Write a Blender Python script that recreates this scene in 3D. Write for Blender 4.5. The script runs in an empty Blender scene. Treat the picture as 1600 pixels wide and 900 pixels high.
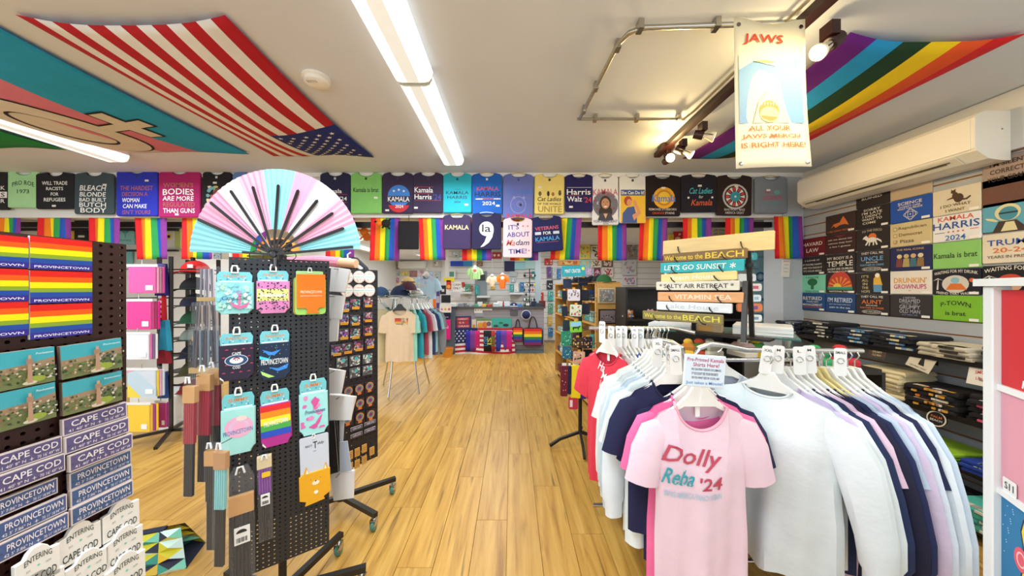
import bpy, bmesh, math, random
from mathutils import Vector, Matrix
R = math.radians; PI = math.pi
S = bpy.context.scene; COL = S.collection
random.seed(7)
EYE = 1.45
# ---------------------------------------------------------------- camera
cd = bpy.data.cameras.new('camera'); cam = bpy.data.objects.new('camera', cd); COL.objects.link(cam)
cam.location = (0, 0, EYE); cam.rotation_euler = (PI/2, 0, 0)
cd.sensor_width = 36; cd.lens = 36*500/1600; cd.clip_start = .03; cd.clip_end = 60
S.camera = cam
# ---------------------------------------------------------------- world
w = bpy.data.worlds.new('world'); S.world = w; w.use_nodes = True
w.node_tree.nodes['Background'].inputs[0].default_value = (.84, .93, 1, 1)
w.node_tree.nodes['Background'].inputs[1].default_value = 1.7
S.view_settings.view_transform = 'Standard'; S.view_settings.look = 'None'
S.view_settings.gamma = 1; S.view_settings.exposure = 0.50; S.view_settings.use_curve_mapping = False
LAMP_W = 1.0
def area(name, loc, sx, sy, power, color=(1, 1, 1), rot=(0, 0, 0)):
    l = bpy.data.lights.new(name, 'AREA'); l.shape = 'RECTANGLE'; l.size = sx; l.size_y = sy
    l.energy = power*LAMP_W; l.color = color
    o = bpy.data.objects.new(name, l); COL.objects.link(o); o.location = loc; o.rotation_euler = rot
    return o
# area lamps for the fluorescents, several with no fixture built (front shop, then back rooms)
FIX = [(-.56, 1.22), (-.56, 2.45), (-3.66, 2.37), (-3.66, 1.1), (-.56, -.05), (2.3, .2), (-3.66, -.3)]
for x, y in FIX: area('ceiling_area_light', (x, y, 2.60), .2, 1.15, 22, (.86, .94, 1))
BFIX = [(-3.46, 4.6), (-3.46, 6.4), (-.3, 4.9), (-.3, 6.6), (1.6, 5.2), (1.6, 7.0), (-3.0, 8.2), (-3.0, 11.0), (-4.1, 9.0)]
for x, y in BFIX: area('ceiling_area_light', (x, y, 2.50), .2, 1.15, 21, (.86, .94, 1))
# ---------------------------------------------------------------- colour and materials
def lin(h):
    h = h.lstrip('#'); c = [int(h[i:i+2], 16)/255 for i in (0, 2, 4)]
    return tuple((v/12.92 if v <= .04045 else ((v+.055)/1.055)**2.4) for v in c) + (1,)
MC = {}
def mat(h, kind='cloth'):
    k = (h, kind)
    if k in MC: return MC[k]
    m = bpy.data.materials.new(kind+'_'+h.strip('#')); m.use_nodes = True; nt = m.node_tree; N = nt.nodes; L = nt.links
    b = N['Principled BSDF']; c = lin(h)
    rough, metal, amp, sc, bump = dict(cloth=(.9, 0, .10, 9, .25), plain=(.65, 0, .04, 6, .05), gloss=(.28, 0, .03, 6, 0), paper=(.6, 0, .03, 14, .04),
        metal=(.25, 1, .03, 10, 0), black=(.45, 0, .08, 12, .05), wood=(.5, 0, .22, 3, .08), paint=(.75, 0, .05, 1.5, .04), film=(.12, 0, .02, 8, .5))[kind]
    tc = N.new('ShaderNodeTexCoord'); nz = N.new('ShaderNodeTexNoise'); nz.inputs['Scale'].default_value = sc; nz.inputs['Detail'].default_value = 3
    src = tc.outputs['Object']
    if kind == 'wood':
        mp = N.new('ShaderNodeMapping'); mp.inputs['Scale'].default_value = (2, 12, 12); L.new(src, mp.inputs[0]); src = mp.outputs[0]
    L.new(src, nz.inputs['Vector'])
    mx = N.new('ShaderNodeMix'); mx.data_type = 'RGBA'
    mx.inputs[6].default_value = tuple(v*(1-amp) for v in c[:3])+(1,); mx.inputs[7].default_value = tuple(min(1, v*(1+amp)) for v in c[:3])+(1,)
    L.new(nz.outputs[0], mx.inputs[0]); L.new(mx.outputs[2], b.inputs['Base Color'])
    b.inputs['Roughness'].default_value = rough; b.inputs['Metallic'].default_value = metal
    if bump:
        n2 = N.new('ShaderNodeTexNoise'); n2.inputs['Scale'].default_value = 40 if kind == 'cloth' else 25; L.new(tc.outputs['Object'], n2.inputs['Vector'])
        bp = N.new('ShaderNodeBump'); bp.inputs['Strength'].default_value = bump; bp.inputs['Distance'].default_value = .006
        L.new(n2.outputs[0], bp.inputs['Height']); L.new(bp.outputs[0], b.inputs['Normal'])
    MC[k] = m; return m
def emis(name, col, s):
    m = bpy.data.materials.new(name); m.use_nodes = True; b = m.node_tree.nodes['Principled BSDF']
    b.inputs['Base Color'].default_value = (.9, .9, .9, 1); b.inputs['Emission Color'].default_value = col; b.inputs['Emission Strength'].default_value = s
    return m
def clear(name, col=(1, 1, 1, 1), a=.22, rough=.08):
    m = bpy.data.materials.new(name); m.use_nodes = True; N = m.node_tree.nodes; L = m.node_tree.links
    b = N['Principled BSDF']; b.inputs['Base Color'].default_value = col; b.inputs['Roughness'].default_value = rough
    tr = N.new('ShaderNodeBsdfTransparent'); mx = N.new('ShaderNodeMixShader'); mx.inputs[0].default_value = a
    tc = N.new('ShaderNodeTexCoord'); nz = N.new('ShaderNodeTexNoise'); nz.inputs['Scale'].default_value = 30
    bp = N.new('ShaderNodeBump'); bp.inputs['Strength'].default_value = .6; bp.inputs['Distance'].default_value = .01
    L.new(tc.outputs['Object'], nz.inputs['Vector']); L.new(nz.outputs[0], bp.inputs['Height']); L.new(bp.outputs[0], b.inputs['Normal'])
    L.new(tr.outputs[0], mx.inputs[1]); L.new(b.outputs[0], mx.inputs[2]); L.new(mx.outputs[0], N['Material Output'].inputs[0])
    return m
FILM = clear('clear_film', (.9, .93, .96, 1), .05); GLASS = clear('shelf_glass', (.55, .8, .75, 1), .3)
def wood_floor():
    m = bpy.data.materials.new('floor_planks'); m.use_nodes = True; N = m.node_tree.nodes; L = m.node_tree.links; b = N['Principled BSDF']
    g = N.new('ShaderNodeNewGeometry'); oi = N.new('ShaderNodeObjectInfo')
    ad = N.new('ShaderNodeVectorMath'); ad.operation = 'MULTIPLY_ADD'; ad.inputs[1].default_value = (1, 1, 1)
    sc = N.new('ShaderNodeVectorMath'); sc.operation = 'SCALE'; sc.inputs[0].default_value = (13, 7, 3); L.new(oi.outputs['Random'], sc.inputs['Scale'])
    L.new(g.outputs['Position'], ad.inputs[0]); L.new(sc.outputs[0], ad.inputs[2])
    mp = N.new('ShaderNodeMapping'); mp.inputs['Scale'].default_value = (14, .9, 1); L.new(ad.outputs[0], mp.inputs[0])
    nz = N.new('ShaderNodeTexNoise'); nz.inputs['Scale'].default_value = 1.6; nz.inputs['Detail'].default_value = 7; nz.inputs['Roughness'].default_value = .62; nz.inputs['Distortion'].default_value = .6
    L.new(mp.outputs[0], nz.inputs['Vector'])
    cr = N.new('ShaderNodeValToRGB'); e = cr.color_ramp.elements
    e[0].position = .26; e[0].color = lin('8c6124'); e[1].position = .74; e[1].color = lin('cba254')
    x = cr.color_ramp.elements.new(.42); x.color = lin('b08336'); x = cr.color_ramp.elements.new(.56); x.color = lin('bf9344')
    L.new(nz.outputs[0], cr.inputs[0])
    # thin dark grain streaks
    mp2 = N.new('ShaderNodeMapping'); mp2.inputs['Scale'].default_value = (30, 1.6, 1); L.new(ad.outputs[0], mp2.inputs[0])
    n2 = N.new('ShaderNodeTexNoise'); n2.inputs['Scale'].default_value = 1; n2.inputs['Detail'].default_value = 3; L.new(mp2.outputs[0], n2.inputs['Vector'])
    r2 = N.new('ShaderNodeValToRGB'); r2.color_ramp.elements[0].position = .27; r2.color_ramp.elements[0].color = (.35, .35, .35, 1); r2.color_ramp.elements[1].position = .36; r2.color_ramp.elements[1].color = (1, 1, 1, 1)
    L.new(n2.outputs[0], r2.inputs[0])
    mu = N.new('ShaderNodeMix'); mu.data_type = 'RGBA'; mu.blend_type = 'MULTIPLY'; mu.inputs[0].default_value = .8
    L.new(cr.outputs[0], mu.inputs[6]); L.new(r2.outputs[0], mu.inputs[7])
    hv = N.new('ShaderNodeHueSaturation'); mr = N.new('ShaderNodeMapRange'); mr.inputs[3].default_value = .92; mr.inputs[4].default_value = 1.06
    L.new(oi.outputs['Random'], mr.inputs[0]); L.new(mr.outputs[0], hv.inputs['Value']); L.new(mu.outputs[2], hv.inputs['Color']); L.new(hv.outputs[0], b.inputs['Base Color'])
    b.inputs['Roughness'].default_value = .42
    return m
FLOORM = wood_floor()
# ---------------------------------------------------------------- mesh builder
class MB:
    def __init__(s): s.v = []; s.f = []; s.mi = []; s.ms = []; s.T = None
    def m(s, mt):
        if isinstance(mt, str): mt = mat(mt)
        if mt not in s.ms: s.ms.append(mt)
        return s.ms.index(mt)
    def add(s, vs, fs, mt):
        o = len(s.v); i = s.m(mt)
        if s.T is not None: vs = [tuple(s.T @ Vector(p)) for p in vs]
        s.v += [tuple(p) for p in vs]; s.f += [tuple(k+o for k in f) for f in fs]; s.mi += [i]*len(fs); return s
    def poly(s, pts, mt): return s.add(pts, [tuple(range(len(pts)))], mt)
    def box(s, a, b, mt):
        (x0, y0, z0), (x1, y1, z1) = a, b
        return s.add([(x0, y0, z0), (x1, y0, z0), (x1, y1, z0), (x0, y1, z0), (x0, y0, z1), (x1, y0, z1), (x1, y1, z1), (x0, y1, z1)],
                     [(3, 2, 1, 0), (4, 5, 6, 7), (0, 1, 5, 4), (1, 2, 6, 5), (2, 3, 7, 6), (3, 0, 4, 7)], mt)
    def slab(s, out, z0, z1, mt, bev=.002):
        n = len(out); A = sum(out[i][0]*out[(i+1) % n][1]-out[(i+1) % n][0]*out[i][1] for i in range(n))
        if A < 0: out = out[::-1]
        ins = []
        for i in range(n):
            p, q, r = Vector(out[i-1]), Vector(out[i]), Vector(out[(i+1) % n])
            a = (q-p); b = (r-q); a = a.normalized() if a.length > 1e-9 else b.normalized(); b = b.normalized() if b.length > 1e-9 else a
            nn = Vector((-a.y-b.y, a.x+b.x)); nn = nn.normalized() if nn.length > 1e-6 else Vector((0, 0))
            ins.append((q.x+nn.x*bev, q.y+nn.y*bev))
        vs = [(x, y, z0) for x, y in out]+[(x, y, z1-bev) for x, y in out]+[(x, y, z1) for x, y in ins]
        fs = [tuple(range(n))[::-1], tuple(range(2*n, 3*n))]
        for i in range(n):
            j = (i+1) % n; fs += [(i, j, n+j, n+i), (n+i, n+j, 2*n+j, 2*n+i)]
        return s.add(vs, fs, mt)
    def rbox(s, a, b, mt, r=.004):     # rounded in the x/y plane, chamfered at +z
        return s.slab(rrect(a[0], a[1], b[0], b[1], r), a[2], b[2], mt, min(r, (b[2]-a[2])*.4))
    def tube(s, pts, r, mt, n=8, closed=False, sq=1.0):
        P = [Vector(p) for p in pts]; k = len(P); rs = r if isinstance(r, (list, tuple)) else [r]*k
        up = Vector((0, 0, 1)); vs = []; fs = []
        for i, p in enumerate(P):
            d = (P[(i+1) % k]-P[i-1]) if closed else (P[min(i+1, k-1)]-P[max(i-1, 0)])
            d = d.normalized() if d.length > 1e-9 else up
            a = d.cross(up if abs(d.z) < .95 else Vector((0, 1, 0))).normalized(); b = a.cross(d)
            if i and a.dot(la) < 0 and False: a = -a
            la = a
            for j in range(n):
                t = 2*PI*j/n+PI/n; vs.append(p+a*math.cos(t)*rs[i]+b*math.sin(t)*rs[i]*sq)
        for i in range(k if closed else k-1):
            o = i*n; q = ((i+1) % k)*n
            for j in range(n): fs.append((o+j, o+(j+1) % n, q+(j+1) % n, q+j))
        if not closed: fs += [tuple(range(n))[::-1], tuple(range((k-1)*n, k*n))]
        return s.add(vs, fs, mt)
    def lathe(s, prof, mt, n=16, c=(0, 0, 0), ax='z', arc=None):
        vs = []; fs = []; k = len(prof)
        for r, h in prof:
            for j in range(n):
                t = 2*PI*j/n; x, y = r*math.cos(t), r*math.sin(t)
                vs.append(dict(z=(x, y, h), y=(x, h, -y), x=(h, x, y))[ax])
        vs = [(x+c[0], y+c[1], z+c[2]) for x, y, z in vs]
        for i in range(k-1):
            for j in range(n): fs.append((i*n+j, i*n+(j+1) % n, (i+1)*n+(j+1) % n, (i+1)*n+j))
        fs += [tuple(range(n))[::-1], tuple(range((k-1)*n, k*n))]
        return s.add(vs, fs, mt)
    def grid(s, fn, nu, nv, mf):
        o = len(s.v)
        for j in range(nv+1):
            for i in range(nu+1):
                p = fn(i/nu, j/nv); s.v.append(tuple(s.T @ Vector(p)) if s.T is not None else tuple(p))
        for j in range(nv):
            for i in range(nu):
                a = o+j*(nu+1)+i; s.f.append((a, a+1, a+nu+2, a+nu+1)); s.mi.append(s.m(mf(i, j) if callable(mf) else mf))
        return s
    def ell(s, c, r, mt, nu=14, nv=8, v0=-90, v1=90):
        def f(u, v):
            t = 2*PI*u; p = R(v0+(v1-v0)*v); return (c[0]+r[0]*math.cos(p)*math.cos(t), c[1]+r[1]*math.cos(p)*math.sin(t), c[2]+r[2]*math.sin(p))
        return s.grid(f, nu, nv, mt)
    def mesh(s, name, smooth=False):
        me = bpy.data.meshes.new(name); me.from_pydata(s.v, [], s.f)
        for m_ in s.ms: me.materials.append(m_)
        if len(s.ms) > 1: me.polygons.foreach_set('material_index', s.mi)
        if smooth:
            me.polygons.foreach_set('use_smooth', [True]*len(s.f)); me.set_sharp_from_angle(angle=R(38))
        me.update(); return me
    def build(s, name, parent=None, M=None, smooth=False):
        return link(name, s.mesh(name, smooth), parent, M)
def link(name, me, parent=None, M=None):
    o = bpy.data.objects.new(name, me); COL.objects.link(o)
    if parent is not None: o.parent = parent
    if M is not None: o.matrix_world = M if parent is None else o.matrix_world
    if M is not None and parent is not None: o.matrix_local = M
    return o
def tag(o, label, cat, group=None, kind=None):
    o['label'] = label; o['category'] = cat
    if group: o['group'] = group
    if kind: o['kind'] = kind
    return o
def empty(name, M, label, cat, group=None):
    o = bpy.data.objects.new(name, None); COL.objects.link(o); o.matrix_world = M; o.empty_display_size = .1
    return tag(o, label, cat, group)
def dup(root, M, label=None, group=None):
    kids = [c for c in ALLK.get(root.name, [])]
    r = root.copy(); COL.objects.link(r); r.matrix_world = M
    if label: r['label'] = label
    if group: r['group'] = group
    for c in root.children:
        d = c.copy(); COL.objects.link(d); d.parent = r
        for g in c.children:
            e = g.copy(); COL.objects.link(e); e.parent = d
    return r
ALLK = {}
def rrect(x0, y0, x1, y1, r, n=2):
    out = []
    for cx, cy, a in ((x1-r, y0+r, -90), (x1-r, y1-r, 0), (x0+r, y1-r, 90), (x0+r, y0+r, 180)):
        for i in range(n+1):
            t = R(a+90*i/n); out.append((cx+r*math.cos(t), cy+r*math.sin(t)))
    return out
def struct(name, mb, label=None, smooth=False):
    o = mb.build(name, smooth=smooth); o['kind'] = 'structure'
    if label: o['label'] = label
    return o
def stuff(o): o['kind'] = 'stuff'; return o
# frames ----------------------------------------------------------
def frame(o, u, rot=0, tilt=0):
    u = Vector(u).normalized(); v = Vector((0, 0, 1)); n = u.cross(v)
    M = Matrix(((u.x, v.x, n.x, o[0]), (u.y, v.y, n.y, o[1]), (u.z, v.z, n.z, o[2]), (0, 0, 0, 1)))
    if rot: M = M @ Matrix.Rotation(R(rot), 4, 'Z')
    if tilt: M = M @ Matrix.Rotation(R(tilt), 4, 'X')
    return M
def fz(x, y, z, rz=0): return Matrix.Translation((x, y, z)) @ Matrix.Rotation(R(rz), 4, 'Z')
class Plane:
    def __init__(s, P, u): s.P = Vector(P); s.u = Vector(u).normalized(); s.n = s.u.cross(Vector((0, 0, 1)))
    def at(s, px, py):
        d = Vector(((px-800)/500, 1, (450-py)/500)); c = Vector((0, 0, EYE)); t = (s.P-c).dot(s.n)/d.dot(s.n); return c+d*t
    def box(s, x0, y0, x1, y1, off=0, rot=0, tilt=0):
        ym = (y0+y1)/2; xm = (x0+x1)/2
        a, b = s.at(x0, ym), s.at(x1, ym); c0, c1 = s.at(xm, y1), s.at(xm, y0)
        mid = (a+b)/2; o = Vector((mid.x, mid.y, c0.z)) + s.n*off
        return frame(o, s.u, rot, tilt), (b-a).dot(s.u), c1.z-c0.z
def front(Y): return Plane((0, Y, 0), (1, 0, 0))
# flat print ---------------------------------------------------------
TC = {}
def textmesh(t, bold):
    k = (t, bold)
    if k in TC: return TC[k]
    c = bpy.data.curves.new('t', 'FONT'); c.body = t; c.resolution_u = 2; c.offset = .012 if bold else 0; c.fill_mode = 'FRONT' if hasattr(c, 'fill_mode') else None
    o = bpy.data.objects.new('t', c); me = bpy.data.meshes.new_from_object(o)
    vs = [(v.co.x, v.co.y) for v in me.vertices]; fs = [tuple(p.vertices) for p in me.polygons if p.normal.z > .5 or True]
    bpy.data.objects.remove(o); bpy.data.curves.remove(c); bpy.data.meshes.remove(me)
    if not vs: TC[k] = ([], []); return TC[k]
    x0 = min(v[0] for v in vs); x1 = max(v[0] for v in vs); y0 = min(v[1] for v in vs); y1 = max(v[1] for v in vs)
    vs = [((x-x0)/(x1-x0+1e-9)-.5, (y-y0)/(y1-y0+1e-9)-.5) for x, y in vs]
    TC[k] = (vs, fs); return TC[k]
def draw(ops, w, h, z=.001, fn=None, kind='plain', dz=.00012):
    mb = MB(); zz = z
    def put(pts, fs, col):
        nonlocal zz
        q = [((u-.5)*w, v*h, zz) for u, v in pts]
        if fn: q = [fn(x, y, z_) for x, y, z_ in q]
        mb.add(q, fs, mat(col, kind)); zz += dz
    for op in ops:
        k = op[0]
        if k == 'T':
            _, t, cu, cv, wu, hv, col = op[:7]; sh = op[7] if len(op) > 7 else 0; arc = op[8] if len(op) > 8 else 0; rot = op[9] if len(op) > 9 else 0
            vs, fs = textmesh(t, True)
            pts = []
            for a, b in vs:
                x = a*wu+b*sh*hv*h/w; y = b*hv - arc*(4*a*a-1)*hv
                if rot: X = x*w; Y = y*h; c, s_ = math.cos(R(rot)), math.sin(R(rot)); x = (X*c-Y*s_)/w; y = (X*s_+Y*c)/h
                pts.append((cu+x, cv+y))
            if pts: put(pts, fs, col)
        elif k == 'R':
            _, u0, v0, u1, v1, col = op; put([(u0, v0), (u1, v0), (u1, v1), (u0, v1)], [(0, 1, 2, 3)], col)
        elif k == 'D':
            _, cu, cv, r, col = op[:5]; asp = op[5] if len(op) > 5 else 1; a0, a1 = (op[6], op[7]) if len(op) > 7 else (0, 360)
            n = 20; pts = [(cu+r*math.cos(R(a0+(a1-a0)*i/n)), cv+r*asp*w/h*math.sin(R(a0+(a1-a0)*i/n))) for i in range(n+1)]
            put(pts, [tuple(range(n+1))], col)
        elif k == 'O':     # ring
            _, cu, cv, r, t, col = op[:6]; asp = op[6] if len(op) > 6 else 1; n = 28; pts = []
            for i in range(n):
                c, s_ = math.cos(2*PI*i/n), math.sin(2*PI*i/n); pts += [(cu+r*c, cv+r*asp*w/h*s_), (cu+(r-t)*c, cv+(r*asp-t)*w/h*s_)]
            put(pts, [(2*i, (2*i+2) % (2*n), (2*i+3) % (2*n), 2*i+1) for i in range(n)], col)
        elif k == '*':
            _, cu, cv, r, col = op; pts = [(cu, cv)]+[(cu+r*(1 if i % 2 == 0 else .42)*math.sin(PI*i/5), cv+r*(1 if i % 2 == 0 else .42)*math.cos(PI*i/5)*w/h) for i in range(10)]
            put(pts, [(0, 1+(i+1) % 10, 1+i) for i in range(10)], col)
        elif k == 'P':
            _, pts, col = op; put(pts, [tuple(range(len(pts)))], col)
        elif k == 'B':     # irregular blobs scattered in a box: (u0,v0,u1,v1,n,size,colours,seed)
            _, u0, v0, u1, v1, n, sz, cols, sd = op; rg = random.Random(sd)
            for i in range(n):
                cu, cv = rg.uniform(u0, u1), rg.uniform(v0, v1); m_ = rg.randint(4, 7); a0 = rg.random()*6
                pts = [(cu+sz*rg.uniform(.5, 1.1)*math.cos(a0+2*PI*j/m_), cv+sz*rg.uniform(.5, 1.1)*w/h*math.sin(a0+2*PI*j/m_)) for j in range(m_)]
                pts = [(min(max(a, u0), u1), min(max(b, v0), v1)) for a, b in pts]
                put(pts, [tuple(range(m_))], rg.choice(cols))
    return mb
# ================================================================ STRUCTURE
WX = 3.17; CZ = 2.70; HY = 3.5
fl = MB().box((-7.4, -2.4, -.1), (3.5, 13.4, -.008), FLOORM); FL = struct('floor', fl, 'pale honey wood plank floor')
pl = MB(); pl.slab([(-.094, 0), (.094, 0), (.094, 1.25), (-.094, 1.25)], -.008, 0, FLOORM, .0016); PLM = pl.mesh('plank')
k = 0
for i in range(41):
    x = -4.4+.19*i+.095; y = .75-((i*37) % 11)/11*1.25
    while y < 7.3:
        y1 = min(y+1.252, 7.4)
        if k < 300 and y1 > .7 and abs(x/(max(y1, .1))) < 1.9:
            o = link('plank', PLM, FL, Matrix.Translation((x, y, 0)) @ Matrix.Diagonal((1, (y1-y-.002)/1.25, 1, 1))); k += 1
        y += 1.252
PAINT = mat('dbe1ea', 'paint'); WALLW = mat('dfdedb', 'paint'); BACKW = mat('e4e4e2', 'paint')
struct('ceiling', MB().box((-7.4, -2.4, CZ), (3.5, HY+.12, CZ+.1), PAINT), 'cream painted ceiling')
struct('ceiling', MB().box((-7.4, HY+.12, 2.60), (3.5, 13.4, 2.8), PAINT), 'ceiling of the back rooms')
struct('wall_header', MB().box((-7.4, HY, 2.22), (WX, HY+.12, CZ), WALLW), 'white beam wall above the opening')
struct('trim_1', MB().box((-7.4, HY-.03, 2.655), (WX, HY, CZ), mat('e8e6e0', 'paint')), 'white moulding above the shirts')
struct('trim_2', MB().box((-7.4, HY+.13, 2.14), (WX, HY+.18, 2.20), mat('15121a', 'black')), 'black rail behind the header')
struct('wall_pillar', MB().box((2.95, HY-.02, 0), (WX, HY+.25, CZ), mat('b9bfc4', 'paint')), 'grey painted pillar at the right wall')
struct('wall_left', MB().box((-7.4, -2.4, 0), (-7.3, 4.7, CZ), WALLW))
struct('wall_left_back', MB().box((-7.4, 4.7, 0), (-4.75, 4.8, 2.6), WALLW))
struct('wall_left_far', MB().box((-4.85, 4.8, 0), (-4.75, 13.4, 2.6), WALLW))
struct('wall_far', MB().box((-4.75, 13.2, 0), (-1.75, 13.3, 2.6), BACKW))
struct('wall_partition', MB().box((-1.80, 8.6, 0), (-1.7, 13.2, 2.6), WALLW))
# shop front behind the camera: two piers, sill and lintel round the big windows
sf = MB(); sf.box((-7.4, -2.4, 0), (3.5, -2.3, .5), WALLW); sf.box((-7.4, -2.4, 2.45), (3.5, -2.3, CZ), WALLW)
for x in (-7.4, -2.9, .2, 3.2): sf.box((x, -2.4, .5), (x+.2, -2.3, 2.45), WALLW)
struct('wall_front', sf, 'shop front with big windows')
# slatwall on the right: backing plus single slats
SLG = mat('a7a9aa', 'paint'); GRV = mat('a8682a', 'plain')
wr = MB(); wr.box((WX+.012, -2.4, 0), (3.5, 3.74, CZ), GRV); WR = struct('wall_right', wr, 'slatted right wall')
struct('wall_right_front', MB().box((WX-.005, -2.3, 0), (WX+.012, 1.2, CZ), WALLW))
struct('trim_3', MB().box((WX-.02, 1.2, 2.32), (WX+.012, HY, CZ-.005), mat('d4d2cc', 'paint')), 'plain wall strip above the slats')
sm = MB().box((-.011, 0, 0), (0, 2.28, .089), SLG).mesh('slat')
for i in range(23): link('slat', sm, WR, Matrix.Translation((WX+.011, 1.2, .02+i*.1)))
# wall behind the counter: pale slats
wb = MB(); wb.box((-1.7, 8.612, 0), (4.6, 8.7, 2.6), mat('8f8d88', 'paint')); WB = struct('wall_back', wb, 'pale slatted wall behind the counter')
sm = MB().box((-1.7, 8.6, 0), (4.5, 8.612, .14), mat('dddbd6', 'paint')).mesh('slat')
for i in range(17): link('slat', sm, WB, Matrix.Translation((0, 0, .05+i*.15)))
struct('wall_right_back', MB().box((4.5, 3.6, 0), (4.6, 8.7, 2.6), BACKW)); struct('wall_divider', MB().box((3.0, 6.2, 0), (4.5, 6.3, 2.6), BACKW), 'white divider wall with prints'); struct('wall_right_side', MB().box((WX, 3.62, 0), (4.6, 3.74, 2.6), BACKW)); struct('ceiling', MB().box((3.5, HY+.12, 2.60), (4.6, 8.8, 2.8), PAINT), 'ceiling strip at the right of the back room'); struct('floor', MB().box((3.5, 3.6, -.1), (4.6, 8.8, -.008), FLOORM), 'floor strip at the right of the back room')
# partition with prints seen between the sign rack and the pillar
struct('trim_4', MB().box((2.95, 4.25, 0), (3.47, 4.3, 2.45), mat('c3c8cc', 'paint')), 'pale display panel behind the pillar')
# ================================================================ CEILING THINGS
TUBE = emis('lit_diffuser', (.96, 1, .98, 1), .95); TUBEC = emis('lit_diffuser_middle', (.86, .96, .93, 1), .30)
def fixture(cx, y0, y1, w, label, lit=True):
    M = fz(cx, y0, CZ); L = y1-y0
    b = MB(); b.box((-w/2+.01, 0, -.03), (w/2-.01, L, -.0005), mat('eceeea', 'gloss')); r = b.build('ceiling_light', M=M)
    tag(r, label, 'light', 'wraparound ceiling lights')
    d = MB(); n = 10
    def f(u, v):
        t = PI*u; return (-w/2*math.cos(t)*(1 if .02 < u < .98 else 1), .008+(L-.016)*v, -.028-.055*min(1, math.sin(t)*1.5))
    d.grid(f, n, 1, lambda i, j: TUBEC if i in (4, 5) else TUBE); d.build('diffuser', r, smooth=True)
    for y in (0, L-.008):
        e = MB(); pts = [(-w/2*math.cos(PI*i/n), -.028-.058*min(1, math.sin(PI*i/n)*1.5)) for i in range(n+1)]
        e.add([(x, y, z) for x, z in pts]+[(x, y+.008, z) for x, z in pts], [tuple(range(n+1)), tuple(range(n+1, 2*n+2))[::-1]]+[(i, i+1, i+n+2, i+n+1) for i in range(n)], mat('e4ebe6', 'gloss')); e.build('end_cap', r)
    return r
fixture(-.56, .6, 1.822, .225, 'nearest long fluorescent ceiling light, cut by the top edge')
fixture(-.56, 1.84, 3.05, .205, 'fluorescent ceiling light between the nearer one and the header')
fixture(-3.66, 1.75, 2.97, .24, 'long fluorescent ceiling light beside the green flag at left')
for (x, y, lb) in [(-3.46, 4.0, 'fluorescent light in the left back room, behind the fan'), (-3.46, 6.0, 'fluorescent strip seen left of the first wide rainbow flag'), (-3.0, 7.6, 'fluorescent strip in the back room, under the black shirt'), (-3.0, 10.2, 'farthest fluorescent strip in the left back room'), (-4.1, 8.4, 'fluorescent strip along the far left wall')]:
    o = fixture(x, y, y+1.22, .22, lb); o.location.z = 2.60
# smoke detector
b = MB(); b.lathe([(.0, 0), (.078, 0), (.078, -.014), (.07, -.018), (.068, -.02), (.066, -.036), (.045, -.046), (.0, -.048)], mat('efebe0', 'gloss'), 24)
sd = b.build('smoke_detector', M=fz(-1.16, 1.9, CZ-.001), smooth=True); tag(sd, 'round white smoke detector on the ceiling', 'smoke detector')
g = MB()
for i in range(5): g.box((-.03+.012*i, -.05, -.0485), (-.026+.012*i, -.028, -.046), mat('b7b2a6', 'plain'))
g.build('vent', sd)
# metal conduit
PIP = mat('b9b6ac', 'metal')
b = MB(); z = CZ-.03
b.tube([(1.31, 1.47, z), (.62, 1.5, z), (.56, 1.53, z), (.53, 1.60, z), (.49, 2.27, z), (.49, 2.31, z)], .012, PIP, 10)
b.tube([(.47, 2.31, z), (1.25, 2.31, z)], .010, PIP, 8); b.tube([(1.24, 2.32, z), (1.255, 2.2, z), (1.255, 1.3, z)], .009, PIP, 8)
cp = b.build('conduit_pipe', smooth=True); tag(cp, 'thin galvanised metal pipe bent in a rectangle on the ceiling', 'pipe')
for x, y in ((.60, 1.5), (.95, 1.49), (.535, 1.62), (.51, 1.95), (.495, 2.2), (.6, 2.31), (.9, 2.31), (1.2, 2.31)):
    c = MB(); c.box((x-.012, y-.022, CZ-.046), (x+.012, y+.022, CZ-.0005), PIP); c.build('pipe_clip', cp)
# track lighting
TRK = mat('2e0f10', 'black'); b = MB(); b.box((-.028, 0, -.04), (.028, 2.35, -.0005), TRK); b.box((-.05, 2.12, -.05), (.05, 2.22, -.0005), TRK)
tr = b.build('track_light', M=fz(1.345, .62, CZ)); tag(tr, 'dark red-brown ceiling light track with bulb heads', 'light')
BULB = emis('lit_bulb', (1, .78, .42, 1), 14); BULB2 = emis('bulb_glass', (1, .93, .75, 1), 1.6)
def head(x, y, dx, dy, dz, lit, nm='spot_head'):
    D = Vector((dx, dy, dz)).normalized(); p = Vector((x-1.345, y-.62, -.13))
    h = MB(); h.box((p.x-.02, p.y-.03, -.10), (p.x+.02, p.y+.03, -.038), TRK)
    q = D.to_track_quat('Z', 'Y').to_matrix().to_4x4(); h.T = Matrix.Translation(p) @ q
    h.lathe([(0, -.06), (.03, -.06), (.032, .0), (.028, .004), (0, .004)], TRK, 16)
    h.tube([(.034, 0, -.03), (.036, 0, .05), (.03, 0, .07)], .003, TRK, 6); h.tube([(-.034, 0, -.03), (-.036, 0, .05), (-.03, 0, .07)], .003, TRK, 6)
    o = h.build(nm, tr, smooth=True)
    g = MB(); g.T = h.T; g.lathe([(.016, .004), (.018, .03), (.034, .062), (.036, .078)], mat('f3ead2', 'gloss'), 16); g.build('bulb', o, smooth=True)
    e = MB(); e.T = h.T; e.lathe([(0, .079), (.033, .079)], BULB if lit else BULB2, 16); e.build('lens', o)
    P = tr.matrix_world @ p
    return P, D
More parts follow.
